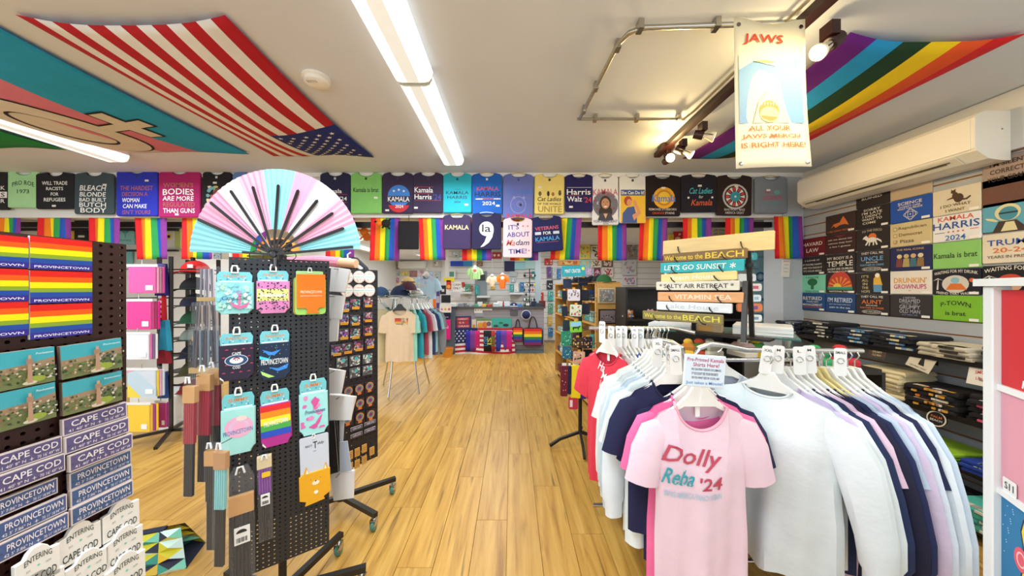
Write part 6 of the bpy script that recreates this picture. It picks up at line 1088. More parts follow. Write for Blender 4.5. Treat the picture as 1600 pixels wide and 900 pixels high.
def plank(x0, x1, yl, yr, hpx, col, lb, txt, tc, side='8a6a44', sh=0, off=0, stars_=False, kind='wood'):
    a, c = PW.at(x0, yl), PW.at(x1, yr); w = (c-a).length; h = hpx/500*((a.y+c.y)/2); mid_ = (a+c)/2+PW.n*off-Vector((0, 0, h/2)); rot = math.degrees(math.atan2(c.z-a.z, (c-a).dot(PW.u)))
    M = frame(mid_, PW.u, rot); b = MB(); b.slab(rrect(-w/2, 0, w/2, h, .006), -.018, .0, mat(col, kind), .003); o = b.build('plank_sign', M=M); tag(o, lb, 'sign', GP)
    ops = [('T', t, cu, .5, wu, hv, tc, sh) for (t, cu, wu, hv) in txt]
    if ops: draw(ops, w, h, .0008).build('print', o)
    for x in (-.3, .28):
        c_ = MB(); c_.tube([(x*w-.02, h*.55, .002), (x*w-.012, h*.3, .012), (x*w+.005, .0, .012), (x*w+.012, -.006, -.02)], .0035, BKF, 6); c_.build('hook', rk, rk.matrix_world.inverted() @ M, smooth=True)
    return o
plank(1032, 1207, 388, 374, 27, 'dcbf82', 'long bare wooden plank resting on top of the rack', [], W_, off=-.03)
plank(1036, 1167, 404, 395, 15, '7a5c34', 'brown weathered plank with yellow beach greeting, upper', [('Welcome to the', .27, .50, .55), ('BEACH', .76, .42, .62)], 'e6c43c')
plank(1033, 1163, 419, 414, 17, '2aa8b0', 'turquoise plank with cream sunset lettering', [("LET'S GO SUNSET", .44, .76, .5), ('*', .89, .06, .5)], 'e6e8d8', sh=.1, off=.012)
plank(1035, 1153, 435, 430, 13, 'e6d28c', 'pale yellow plank with white script', [('Beach House', .45, .6, .5)], 'f4efe0', sh=.2, off=.02)
plank(1028, 1157, 447, 446, 14, 'dcd6c4', 'cream plank with dark retreat lettering and stars', [('* SALTY AIR RETREAT *', .5, .9, .5)], '3a3a38', off=.026)
plank(1031, 1164, 463, 465, 15, 'e0a470', 'orange plank with pale sea lettering', [('VITAMIN SEA', .56, .66, .5)], 'f0dcc0', off=.032)
plank(1030, 1147, 477, 482, 14, 'e4e6e6', 'white plank with faint grey lettering', [('Lake House', .5, .7, .5)], 'c4ccd0', sh=.1, off=.038)
plank(1012, 1136, 491, 499, 14, '8a7a4c', 'olive weathered plank with yellow beach greeting, lowest', [('Welcome to the', .28, .50, .5), ('BEACH', .76, .42, .6)], 'e0d04c', off=.07)
for k, (x0, x1, yl, yr, hp, c, lb) in enumerate([(1150, 1182, 402, 400, 12, '2a8a94', 'teal rounded plaque behind the upper planks'), (1158, 1186, 414, 415, 12, '16404c', 'dark teal plaque behind the turquoise plank'), (1152, 1180, 434, 434, 12, 'd0dade', 'white plaque with a small picture, right of the yellow plank'), (1160, 1189, 449, 449, 12, 'd8d6d6', 'white plaque with a pink picture, right of the cream plank'), (1165, 1188, 466, 466, 11, 'd4e2ea', 'pale blue plaque right of the orange plank'), (1150, 1190, 479, 482, 13, 'd07a48', 'rust orange plaque right of the white plank'), (1160, 1189, 496, 498, 11, 'dde4e6', 'white plaque lowest on the right of the rack')]):
    a, c_ = front(2.22).at(x0, yl), front(2.22).at(x1, yr); w = c_.x-a.x; h = hp/500*2.22; M = frame((a+c_)/2-Vector((0, 0, h/2)), (1, 0, 0)); b = MB(); b.slab(rrect(-w/2, 0, w/2, h, h*.3, 3), 0, .012, mat(c, 'gloss'), .003); o = b.build('plaque', M=M); tag(o, lb, 'sign', 'small plaques behind the planks')
    draw([('R', .5, .3, .8, .7, ['5aa0a8', '2a5a68', '8aa0c0', 'c05a7a', '8ab8d0', '7a4a90', '7aa0b0'][k])], w, h, .0128).build('print', o)
def whitebox(x, z0, n, w, d, lb, cat='box'):
    for i in range(n):
        M = frame(Vector((G0.x, G0.y, 0))+gu*x-gn*(.02)+Vector((0, 0, z0+i*.0195)), gu, 0) @ Matrix.Rotation(R(random.uniform(-3, 3)), 4, 'Y'); b = MB(); b.slab(rrect(-w/2, 0, w/2, .019, .003), -d, 0, mat('e6e8ea', 'paper'), .002); o = b.build('white_box', M=M); tag(o, ['lowest', 'second', 'third'][i]+' '+lb, cat, 'flat white boxes on the glass table')
whitebox(.17, 1.152, 2, .28, .2, 'flat white box in the left pile on the glass')
whitebox(.70, 1.152, 3, .30, .26, 'flat white box in the right pile on the glass')
M = frame(Vector((G0.x, G0.y, 0))+gu*.42-gn*.0+Vector((0, 0, 1.151)), gu); b = MB(); b.slab(rrect(-.075, 0, .075, .055, .006), -.14, 0, mat('b09a78', 'paper'), .004); o = b.build('gift_box', M=M); tag(o, 'small tan gift box under the lowest plank', 'box'); draw([('R', .1, .2, .6, .8, 'd8a04c')], .15, .055, .001).build('print', o)
# goods below the glass
GG = 'goods lying under the glass table'
for k, (px, py, c, c2, lb) in enumerate([(1092, 536, 'c94a2c', '3a7a3c', 'red and green plush under the glass'), (1108, 545, 'd8d0b8', 'b9b09c', 'beige bundle under the glass'), (1075, 545, 'e0b03c', 'c07a2c', 'golden bundle under the glass'), (1180, 540, 'e0c02c', '3f8a3c', 'yellow and green bundle under the glass'), (1160, 548, 'e8e0cc', 'c9a8a8', 'cream bundle under the glass'), (1272, 544, '2f9a5c', '2a7a4c', 'green garment heap behind the size dividers'), (1312, 556, 'b82c34', '2a2440', 'red and navy bundle behind the right arm')]):
    P = front(2.08 if px < 1200 else 1.85).at(px, py); b = MB(); s = .055
    b.T = Matrix.Rotation(R(25*k), 4, 'Z'); b.slab(rrect(-s*1.4, -s, s*1.4, s, .02), 0, s*.8, mat(c), .02); b.slab(rrect(-s*1.1, -s*.9, s*1.2, s*.7, .02), s*.8, s*1.5, mat(c2), .02); b.ell((0, 0, s*1.6), (s*.6, s*.5, s*.4), mat(c), 10, 5)
    o = b.build('plush_bundle', M=fz(P.x, P.y, 1.013), smooth=True); tag(o, lb, 'toy', GG)
# low unit that carries the heap at the right
b = MB(); b.box((-.16, -.12, 0), (.16, .12, .02), BKF)
for q in (-.16, .14): b.box((q, -.12, .02), (q+.02, .12, .99), BKF)
for z in (.4, .7, .98): b.box((-.14, -.12, z), (.14, .12, z+.03), BKF)
o = b.build('black_shelf_unit', M=fz(1.86, 1.85, 0)); tag(o, 'black low shelf unit beyond the front rack', 'shelving')
# ================================================================ ROUND RACK AT THE BACK LEFT
rc = Vector((-1.57, 4.62, 0)); RR_ = .35
root = empty('round_rack', fz(rc.x, rc.y, 0), 'round chrome clothes rack with hats on top, back left of the aisle', 'clothes rack')
b = MB(); b.tube([(RR_*math.cos(2*PI*i/28), RR_*math.sin(2*PI*i/28), 1.32) for i in range(28)], .011, CH, 8, closed=True); b.build('ring_bar', root, smooth=True)
for a in (35, 155, 260, 320): b = MB(); c, s_ = math.cos(R(a)), math.sin(R(a)); b.tube([(RR_*c*.3, RR_*s_*.3, 1.32), (RR_*c, RR_*s_, 1.32)], .008, CH, 8); b.tube([(RR_*c*.55, RR_*s_*.55, 1.3), (RR_*c*.9, RR_*s_*.9, .3), (RR_*c*1.12, RR_*s_*1.12, 0)], .011, CH, 8); b.build('leg', root, smooth=True)
b = MB(); b.lathe([(.0, 1.335), (.33, 1.335), (.34, 1.35), (.0, 1.35)], GLASS, 24); b.build('top_plate', root)
for z in (1.37, 1.42): b = MB(); b.tube([(.26*math.cos(2*PI*i/20), .26*math.sin(2*PI*i/20), z) for i in range(20)], .004, CH, 5, closed=True); b.build('wire_basket', root)
GO = 'garments on the round rack'
rcol = [(270, 'e2c9a8', 'beige T-shirt with a sunset stripe print facing the aisle on the round rack'), (232, 'e8d9ae', 'cream shirt just left of the beige one on the round rack'), (222, 'e4d0a4', 'second cream shirt left of the beige one'), (213, 'dcd2b0', 'third cream shirt left of the beige one'), (203, '3a2226', 'dark brown shirt on the left side of the round rack'), (194, 'c9d4d0', 'pale grey shirt left of the brown one'), (184, '2f9a9c', 'teal shirt at the left of the round rack'), (172, '4fb8b4', 'aqua shirt behind the teal one'), (160, '6a7a80', 'grey shirt at the back left of the round rack'),
        (308, '8fd0c0', 'mint shirt right of the beige one'), (318, '2fa0b0', 'turquoise shirt right of the mint one'), (327, 'b04a58', 'brick red shirt on the right of the round rack'), (335, 'dfe6ea', 'white shirt with navy trim on the right of the round rack'), (343, '2a3a6a', 'navy shirt on the right of the round rack'), (352, '9fd4d8', 'pale aqua shirt on the right of the round rack'), (2, '8a8a94', 'grey long shirt at the far right of the round rack'), (14, '6c6c74', 'dark grey shirt behind the grey long one'), (40, 'c9c4bc', 'light shirt at the back of the round rack'), (75, '5a8a90', 'blue-green shirt at the back of the round rack'), (110, 'a0b8b4', 'pale green shirt at the back of the round rack')]
for i, (a, c, lb) in enumerate(rcol):
    d = Vector((math.cos(R(a)), math.sin(R(a)), 0)); p = rc+d*RR_+Vector((0, 0, 1.29))
    if i == 0: hang_shirt('t_shirt', frame(p+Vector((.09, -.05, 0)), (1, .05, 0)), lb, c, w=.38, L=.70, seed=90, group=GO, slout=.025, hanger='1c1c20', ops=[(.17, .10, .03, -.33), ('R', 0, .6, 1, .95, 'b8402c'), ('R', 0, .42, 1, .6, 'd8702c'), ('R', 0, .26, 1, .42, 'd8b04c'), ('R', .1, .16, .7, .22, '3a4a3c'), ('P', [(.5, 0), (.48, .9), (.52, 1), (.62, 1), (.68, .8), (.66, 0)], 'c9a88c'), ('B', .48, .05, .98, .95, 16, .04, ['5c4c44', '8a7468'], 3)])
    else: hang_shirt('t_shirt', frame(p, (d.x, d.y, 0)), lb, c, w=.34, L=.70-.03*(i % 3)+(.08 if a in (232, 222) else 0), seed=90+i, group=GO, th=.03, sl='l' if a in (222, 2) else 's', fold=.006, slout=.05)
for (dx, dy, z, c, lb, rz, r) in [(-.26, -.16, 1.352, '3a5a80', 'denim blue cap at the left on the round rack', -30, .11), (-.24, -.2, 1.36-.0, 'a8a09c', 'pale grey cap brim under the denim one', 10, .09), (.02, -.18, 1.352, '1c2c4c', 'dark navy sun hat in the wire basket', 0, .13), (.10, -.1, 1.42, '4a2430', 'dark plum hat lying on the navy one', 20, .12), (.16, .12, 1.352, 'd8d4cc', 'white cap at the right of the round rack', 60, .09)]:
    if 'brim under' in lb: dx, dy = -.10, .14
    cap(fz(rc.x+dx, rc.y+dy, z, rz), lb, c, None, 'hats on the round rack', r)
b = MB(); b.ell((0, 0, 0), (.10, .10, .10), mat('d8b878'), 14, 6, 0, 90); b.lathe([(.10, 0), (.19, -.012), (.19, -.006), (.10, .008)], mat('cfae6c'), 18); o = b.build('straw_hat', M=fz(rc.x+.0, rc.y+.22, 1.52), smooth=True); tag(o, 'straw sun hat at the back of the round rack', 'hat')
c = MB(); c.lathe([(.101, .004), (.100, .03), (.098, .03)], mat('6a4a2c'), 18); c.build('hat_band', o)
# ================================================================ SALES COUNTER
CY = 7.1
root = empty('sales_counter', fz(-.36, CY, 0), 'long slatted sales counter at the end of the aisle', 'counter')
b = MB(); b.box((-1.15, .02, .08), (1.07, .62, 1.0), mat('6f6d74', 'paint')); b.build('body', root)
sm = MB().box((-1.15, 0, 0), (1.07, .02, .072), mat('95939b', 'paint')).mesh('slat')
for i in range(11): link('slat', sm, root, Matrix.Translation((0, 0, .19+i*.075)))
b = MB(); b.box((-1.19, -.05, 1.0), (1.10, .66, 1.035), mat('4c5258', 'gloss')); b.build('countertop', root)
b = MB(); b.box((-1.15, .04, 0), (1.07, .6, .17), mat('5f7486', 'paint')); b.build('plinth', root)
CF = front(CY-.012); GC = 'things hung on the counter front'
def cc(x0, y0, x1, y1, col, lb, cat='sign', ops=(), rot=0, t=.008, nm='counter_card', grp=GC, kind='paper', pl=CF, off=0):
    M, w, h = pl.box(x0, y0, x1, y1, rot=rot, off=off); return card(nm, M, w, h, t, col, lb, cat, ops, grp, kind)
# big striped flag blanket tied across the front
M, w, h = CF.box(703, 512, 805, 558); b = MB()
def f(u, v): return ((u-.5)*w*(1-.08*v)+.02*math.sin(3*v), v*h+(.06*math.sin(PI*u) if v < .3 else 0)*(1-v*3)*0+.03*math.sin(6*u)*(1-v), .03+.02*math.sin(u*17)+.03*(1-v))
b.grid(f, 36, 26, lambda i, j: mat('1f2a5c') if (i < 15 and j >= 12) else (mat('b02434') if (j//2) % 2 == 0 else mat('e4dcd8')))
o = b.build('flag_blanket', M=M, smooth=True); o.modifiers.new('t', 'SOLIDIFY').thickness = .004; tag(o, 'red and white striped blanket with white stars hung across the counter', 'blanket', GC)
draw([('*', .05+.065*i+(.03 if j % 2 else 0), .55+.085*j, .018, 'e8e8ee') for i in range(5) for j in range(5)], w, h, .05, lambda x, y, z: (x*(1-.08*y/h)+.02*math.sin(3*y/h), y+.03*math.sin(6*(x/w+.5))*(1-y/h), .036+.02*math.sin((x/w+.5)*17)+.03*(1-y/h))).build('print', o)
for (x0, x1, cs, lb) in [(728, 750, ['2a2a9c', '7a3a90', 'c41f6c'], 'blue, purple and pink flag at the left of the counter'), (756, 774, ['16161a', '16161a', 'a8362c'], 'black towel with coloured letters on the counter'), (775, 800, ['2a3aa0', '6a3a9c', 'c41f7c'], 'blue and pink flag at the right of the counter')]:
    M, w, h = CF.box(x0, 516, x1, 548, off=.065); b = MB(); n = 24
    b.grid(lambda u, v: ((u-.5)*w, v*h, .006*math.sin(u*14)), 24, 4, lambda i, j: mat(cs[i*3//24])); o = b.build('hanging_flag', M=M, smooth=True); o.modifiers.new('t', 'SOLIDIFY').thickness = .003; tag(o, lb, 'flag', GC)
    if '16161a' in cs: draw([('T', 'LOVE', .2, .5, .8, .2, '4a9ad0', 0, 0, 90), ('T', 'IS', .5, .5, .6, .2, 'd8c83c', 0, 0, 90), ('T', 'LOVE', .8, .5, .8, .2, '2f9a4c', 0, 0, 90)], w, h, .012).build('print', o)
cc(711, 494, 737, 514, '2a3268', 'navy framed sign with three red bars of lettering', ops=[('R', .1, .66, .88, .9, 'b8343c'), ('R', .12, .38, .84, .62, 'b8343c'), ('R', .1, .1, .9, .34, 'b8343c'), ('T', 'CURRENCY', .5, .78, .6, .14, 'e6d8d8'), ('T', 'IS A', .42, .5, .3, .14, 'e6d8d8'), ('T', 'DRAG', .52, .22, .6, .14, 'e6d8d8')], rot=2)
cc(737, 499, 744, 515, 'd8d0bc', 'narrow pale card on the counter front', ops=[('R', .2, .1, .8, .5, 'c98a3c')])
cc(745, 498, 768, 514, 'cfc8c4', 'card with orange and white painted animals', ops=[('D', .25, .35, .2, 'e0a02c', 1), ('D', .55, .4, .18, 'd8782c', 1.2), ('D', .82, .5, .16, '6a5a60', 1), ('R', .0, .8, 1, 1, '6a8a4c')])
cc(768, 497, 799, 516, '3aa89c', 'teal card with dark green fish shapes', ops=[('D', .22, .35, .13, '2a4a44', .5), ('D', .48, .6, .11, '2f6a4c', .5), ('D', .72, .42, .15, '1f3a40', .5), ('D', .4, .14, .1, '3a7a5c', .5)])
cc(741, 481, 754, 489, 'e6e4e0', 'small white price card at the counter edge', ops=[('T', '$ 6 =', .5, .5, .8, .3, '6a5a4c')]); cc(754, 480, 769, 485, 'e8e8e4', 'long white card along the counter edge'); cc(742, 489, 756, 495, '8f98a4', 'grey card under the white price card')
cc(796, 479, 815, 484, '8a6ab8', 'purple lettered strip on the counter edge', ops=[('T', 'GAY', .5, .5, .5, .6, 'e8e4f0')]); cc(797, 485, 809, 493, '54585f', 'dark grey card below the purple strip')
# caps and tote bags
for (px, py, lb) in [(803, 474, 'navy and white cap on the counter top'), (822, 492, 'navy and white cap hanging on the counter front')]:
    P = front(CY-.06 if py > 480 else CY+.05).at(px, py); b = MB(); r = .095; b.T = Matrix.Rotation(R(80 if py > 480 else 0), 4, 'X'); b.ell((0, 0, 0), (r, r, r*.95), mat('1c2350'), 16, 6, 0, 90); o = b.build('cap', M=Matrix.Translation((P.x, P.y, 1.036 if py < 480 else P.z)), smooth=True); tag(o, lb, 'hat', GC)
    c = MB(); c.T = b.T; c.tube([(r*1.02*math.cos(a*PI/8), (r*1.02*math.sin(a*PI/8)), .01) for a in range(16)], .009, mat('d8dade'), 6, closed=True); c.build('brim', o, smooth=True)
    c = MB(); c.ell((0, -.085 if py < 480 else -.07, .045 if py < 480 else .02), (.018, .01, .018), mat('e8e8e8'), 8, 5); c.build('badge', o)
RBT = ['7a1a5c', '22389c', '1f7a3c', 'f0d42c', 'e8701c', 'd82424']
for (x0, y0, x1, y1, hh, lb) in [(801, 511, 817, 533, 12, 'small rainbow striped tote bag on the counter front'), (817, 512, 848, 540, 17, 'large rainbow striped tote bag with long black handles')]:
    M, w, h = CF.box(x0, y0, x1, y1, off=.0); b = MB(); b.slab(rrect(-w/2, 0, w/2, h, w*.12), 0, .05, mat('1a1a24'), .02)
    o = b.build('tote_bag', M=M); tag(o, lb, 'bag', GC); draw([('R', .06, .04+.155*i, .94, .04+.155*(i+1), RBT[i]) for i in range(6)], w, h, .0508).build('stripes', o)
    c = MB(); q = hh/500*7.1; c.tube([(-w*.22, h*.96, .03), (-w*.14, h+q*.7, .03), (-w*.04, h+q, .02), (w*.04, h+q, .02), (w*.14, h+q*.7, .03), (w*.22, h*.96, .03)], .012, mat('1a1a24'), 6); c.build('handle', o, smooth=True)
# basket, pink bag
b = MB(); b.lathe([(.0, 0), (.095, 0), (.125, .18), (.115, .18), (.088, .012), (0, .012)], mat('d98e2c', 'wood'), 18); o = b.build('basket', M=fz(-1.36, 6.76, 0), smooth=True); tag(o, 'round orange woven basket on the floor left of the counter', 'basket'); c = MB(); c.tube([(.12*math.cos(2*PI*i/16), .12*math.sin(2*PI*i/16), .18) for i in range(16)], .01, mat('c77a1c', 'wood'), 6, closed=True); c.build('rim', o, smooth=True)
LP = front(6.97)
def lc(*a, **k): k.setdefault('pl', LP); k.setdefault('grp', 'goods between the round rack and the counter'); return cc(*a, **k)
lc(686, 499, 704, 530, 'e01a80', 'bright magenta bag with a small white word', 'bag', ops=[('T', 'PROVINCE', .5, .62, .7, .12, 'f4d8e8')], nm='shopping_bag', t=.05, kind='cloth')
lc(686, 488, 704, 497, '1c2040', 'navy shirt folded above the magenta bag', 'shirt', nm='folded_cloth', t=.05, kind='cloth', ops=[('T', 'PROVINCETOWN', .5, .2, .7, .16, 'd8d8e0')])
lc(688, 475, 706, 488, 'ece8e0', 'white price card with three small emblems', ops=[('D', .2, .4, .1, 'c98a9c'), ('D', .5, .4, .1, 'e0b02c'), ('D', .82, .4, .1, 'd05a5c')], off=.07)
b = MB(); b.box((-.17, 0, 0), (.17, .25, 1.02), mat('54606c', 'paint')); b.box((-.19, -.02, 1.02), (.19, .27, 1.04), mat('3c4046', 'gloss')); o = b.build('side_cabinet', M=fz(-1.42, 7.0, 0)); tag(o, 'grey side cabinet left of the sales counter', 'cabinet')
b = MB(); b.box((-.5, 0, 0), (.4, .3, .28), mat('a84a1c', 'wood')); o = b.build('wooden_crate', M=fz(-2.2, 6.6, 0)); tag(o, 'low rust brown wooden crate behind the round rack', 'crate')
# upright things around the counter top, behind it
UP = front(7.25); GU = 'goods standing on the sales counter'
def uc(x0, y0, x1, y1, col, lb, cat='merchandise', **k): k.setdefault('pl', UP); k.setdefault('grp', GU); k.setdefault('t', .04); return cc(x0, y0, x1, y1, col, lb, cat, **k)
uc(707, 440, 721, 456, 'e4e2da', 'white sign with black capitals about payment', 'sign', nm='paper_sign', t=.006, ops=[('T', 'CASH', .5, .7, .8, .22, '22221f'), ('T', 'ONLY', .5, .36, .8, .22, '22221f')]); uc(705, 456, 719, 465, 'c9c0c4', 'pale pink paper under the payment sign', 'sign', nm='paper_sign', t=.006)
uc(698, 438, 705, 452, 'c8322c', 'red and yellow packet hanging beside the payment sign', nm='packet', ops=[('D', .5, .3, .4, 'e8b02c', 1)]); uc(694, 434, 710, 440, 'e6d02c', 'yellow banner strip over the red packet', 'sign', nm='yellow_strip')
uc(688, 446, 697, 460, '1b1b22', 'black card with a small white picture', nm='display_card', ops=[('R', .3, .3, .75, .6, 'd8d4cc')]); uc(690, 461, 704, 473, '15151c', 'black box low beside the counter end', nm='black_box'); uc(682, 444, 688, 548, 'b0a8c0', 'narrow rack strip of pale purple tags', nm='tag_strip', ops=[('R', .1, .1+.18*i, .9, .18+.18*i, '4a3a80') for i in range(5)])
uc(677, 443, 682, 549, 'e87424', 'tall thin orange board left of the counter', nm='orange_board')
# tie-dye shirt
td_ = hang_shirt('t_shirt', frame(front(6.2).at(666, 420), (1, -.1, 0)), 'pale blue tie-dyed T-shirt hanging above the round rack', 'a9c9dc', w=.38, L=.48, seed=7, ops=[(.3, .3, 0, -.35), ('B', 0, 0, 1, 1, 30, .09, ['c9b0c8', 'd8c0b8', '8fb8dc', 'b9d8e0'], 6)], hanger='f0f0f0')
c = MB(); c.tube([(0, .02, 0), (0, .77, 0)], .003, CH, 5); c.build('cord', td_)
g1_ = hang_shirt('t_shirt', frame(front(7.2).at(742, 412), (1, 0, 0)), 'small light green T-shirt with a round picture, left of the doorway', 'a9d48c', w=.42, L=.50, seed=8, slout=.09, hanger='e8e8e8', s_=.58, ops=[(.26, .26, 0, -.38), ('D', .5, .5, .45, 'e8e4d8', 1), ('D', .5, .45, .25, 'c9583a', 1)])
g2_ = hang_shirt('baby_suit', frame(front(7.1).at(785, 424), (1, 0, 0)), 'small orange baby suit with a white emblem above the counter', 'e8701c', w=.36, L=.60, seed=9, slout=.06, hanger='e8e8e8', hem=.6, s_=.55, ops=[(.18, .18, 0, -.35), ('D', .5, .5, .4, 'e8d8c0', 1)])
g3_ = hang_shirt('baby_suit', frame(front(7.1).at(769, 426), (1, 0, 0)), 'small cream baby suit left of the orange one', 'dcc8a8', w=.34, L=.50, seed=12, slout=.05, hanger='e8e8e8', hem=.6, s_=.5)
for g_, L_c in ((g1_, .62/.58), (g2_, .79/.55), (g3_, .82/.5)):
    c = MB(); c.tube([(0, .02, 0), (0, L_c, 0)], .003, CH, 5); c.build('cord', g_)
# doorway and back-wall things
BP = front(8.57); GW = 'prints and goods on the wall behind the counter'
b = MB(); b.box((-.16, 0, 0), (.16, .02, 1.9), mat('8a9296', 'paint')); b.box((.08, -.02, .9), (.1, 0, 1.0), CH); o = b.build('door_1', M=fz(-.83, 8.57, 0)); o['kind'] = 'structure'
def bc(x0, y0, x1, y1, col, lb, cat='picture', **k): k.setdefault('pl', BP); k.setdefault('grp', GW); k.setdefault('nm', 'wall_print'); k.setdefault('t', .02); return cc(x0, y0, x1, y1, col, lb, cat, **k)
bc(704, 408, 724, 416, '1c44b4', 'royal blue strip high on the wall behind the counter'); bc(724, 408, 738, 416, '2a86bc', 'lighter blue strip beside the royal blue one'); bc(768, 394, 784, 404, 'b0302c', 'red print with two small figures, left of the pale pink shirt', ops=[('D', .3, .5, .12, 'e8d8c8'), ('D', .7, .5, .12, 'e8d8c8')])
bc(788, 408, 804, 424, '14184c', 'dark navy print below the pale pink shirt'); bc(804, 410, 821, 421, '9fd6dc', 'pale aqua print beside the dark navy one'); bc(821, 408, 838, 420, 'b8dcdc', 'pale folded blanket at the right of the aqua print'); bc(746, 429, 758, 438, '3a3a3c', 'small dark frame near the doorway'); bc(700, 422, 712, 435, 'd8dcd8', 'white framed green drawing on the slats', ops=[('R', .2, .2, .8, .8, '5a8a7c')]); bc(718, 402, 734, 406, 'e4e2de', 'white shelf strip high on the slats')
bc(796, 424, 808, 432, 'b9c4c4', 'pale grey print above the ornament stand'); bc(765, 431, 777, 440, 'cfd8d0', 'pale green card beside the orange baby suit')
for i, (x0, x1, y, lb) in enumerate([(796, 818, 457, 'white shelf behind the ornament stand'), (718, 738, 456, 'white shelf left of the doorway'), (746, 766, 462, 'white shelf below the small light green shirt')]):
    M, w, h = front(8.4).box(x0, y, x1, y+3); b = MB(); b.box((-w/2, 0, -.15), (w/2, h, .12), mat('e8e8e6', 'gloss')); o = b.build('wall_shelf', M=M); tag(o, lb, 'shelf', 'white shelves on the slatted back wall')
# ornament stand
root = empty('ornament_stand', fz(.40, 7.3, 1.036), 'crowded black wire stand of small ornaments at the right of the counter', 'display stand'); b = MB(); b.tube([(0, 0, 0), (0, 0, .85)], .012, BKF, 8); b.lathe([(.12, 0), (.12, .015), (.02, .02)], BKF, 16); b.build('pole', root)
rg = random.Random(8)
for k in range(7): b = MB(); b.tube([(.13*math.cos(2*PI*i/12), .13*math.sin(2*PI*i/12), .1+.11*k) for i in range(12)], .004, BKF, 5, closed=True); b.build('wire_ring', root)
for k in range(46):
    a = rg.random()*2*PI; z = .07+.11*rg.randint(0, 6); r = .13; c, cn = rg.choice([('1c1e28', 'black'), ('e4e0d8', 'white'), ('c0392c', 'red'), ('d8b02c', 'yellow'), ('2a4a8c', 'blue'), ('8a8a90', 'grey'), ('20242c', 'black'), ('5a8a7c', 'green')])
    b = MB(); b.ell((0, 0, -.03), (.022, .022, .035), mat(c, 'gloss'), 8, 6); b.tube([(0, 0, .0), (0, 0, .03)], .002, BKF, 4); o = b.build('ornament', M=fz(.40+r*math.cos(a), 7.3+r*math.sin(a), 1.036+z), smooth=True); tag(o, 'small hanging %s ornament on the crowded wire stand' % cn, 'ornament', 'small %s ornaments on the wire stand' % cn)
# small clutter on the counter
for k, (px, c, s, lb, kind) in enumerate([(716, 'd8d8d4', .05, 'white tape dispenser on the counter', 0), (727, '8f9498', .07, 'grey metal holder on the counter', 1), (735, 'c9ccd0', .06, 'silver cup on the counter', 1), (750, 'e0ded8', .07, 'white box of tags on the counter', 0), (760, '7fb04c', .05, 'green toy on the counter', 2), (769, 'd8782c', .05, 'orange bowl on the counter', 1), (781, 'e8e4dc', .08, 'white card holder with blue picture on the counter', 0), (792, 'd8dce4', .08, 'second white card holder on the counter', 0), (787, 'c9302c', .06, 'red flower ornament on the counter', 2), (847, '6a2a30', .09, 'dark red box at the right end of the counter', 0), (834, '22304c', .08, 'navy box at the right end of the counter', 0)]):
    P = front(7.25).at(px, 478); b = MB()
    if kind == 0: b.T = Matrix.Rotation(R(90), 4, 'X'); b.slab(rrect(-s*.8, 0, s*.8, s*1.4, .006), -s*.5, s*.5, mat(c, 'gloss'), .004)
    elif kind == 1: b.lathe([(0, 0), (s*.5, 0), (s*.7, s), (s*.62, s), (s*.45, .01), (0, .01)], mat(c, 'gloss'), 14)
    else: b.ell((0, 0, s*.6), (s*.6, s*.6, s*.6), mat(c), 10, 6); b.ell((0, 0, s*1.4), (s*.35, s*.35, s*.35), mat(darker(c, .8)), 10, 6)
    o = b.build('counter_item', M=fz(P.x, P.y, 1.036), smooth=(kind > 0)); o.name = lb.split(' on the')[0].split(' at the')[0].split(' with')[0].replace('-', '_').replace(' ', '_'); tag(o, lb, 'merchandise', 'small things on the sales counter')
# grey post at the right end of the counter
struct('trim_5', MB().box((.56, 7.75, 1.0), (.70, 7.85, 2.58), mat('aebcc0', 'paint')), 'pale blue-grey post behind the counter')
# ================================================================ BACK RIGHT WALL PRINTS
GR = 'prints on the far right back wall'
for (x0, y0, x1, y1, c, lb, cs) in [(905, 383, 922, 405, 'e8cc5c', 'yellow print with a sun, highest on the far wall', ['7ab88c', 'c9983c']), (923, 384, 938, 405, 'd8d2bc', 'cream print with a black ring', ['2a2a2c']), (872, 407, 906, 414, 'e8a84c', 'orange strip of prints over the teal sign', ['c9682c', 'f0d07c']), (908, 406, 921, 418, '8fd4e0', 'light blue print with a yellow bird', ['e8b84c']), (924, 406, 939, 418, 'd8d0b8', 'cream print with a brown badge', ['7a5a3c']), (941, 406, 957, 417, '6c443c', 'dark brown double print', ['d8c8b8']), (941, 418, 958, 433, 'd8cfc4', 'beige print with two red marks', ['b03a3c']), (972, 406, 994, 430, 'c9c6cc', 'pale print with rows of arched coloured lines', ['c08a90', '8aa0c0', '9ab090']), (972, 432, 994, 446, 'd2ccd0', 'second pale arched-line print below the first', ['c06a80', '8a90b0']), (915, 418, 925, 430, 'c9a8d0', 'lilac print under the light blue one', ['e8e0e8']), (905, 419, 915, 430, 'e6d8dc', 'pale pink print left of the lilac one', ['c05a7c']), (928, 419, 938, 432, '7a2a44', 'plum print right of the lilac one', ['d8c0c8']), (979, 380, 995, 405, '8f8c88', 'grey panel with a red bird print', ['b8302c', '3a3a3a', 'c9c4bc'])]:
    cc(x0, y0, x1, y1, c, lb, 'picture', nm='wall_print', grp=GR, t=.02, pl=BP, ops=[('B', .12, .12, .88, .88, 14, .12, cs, len(lb))])
DP = front(6.18); GD = 'prints on the white divider wall'
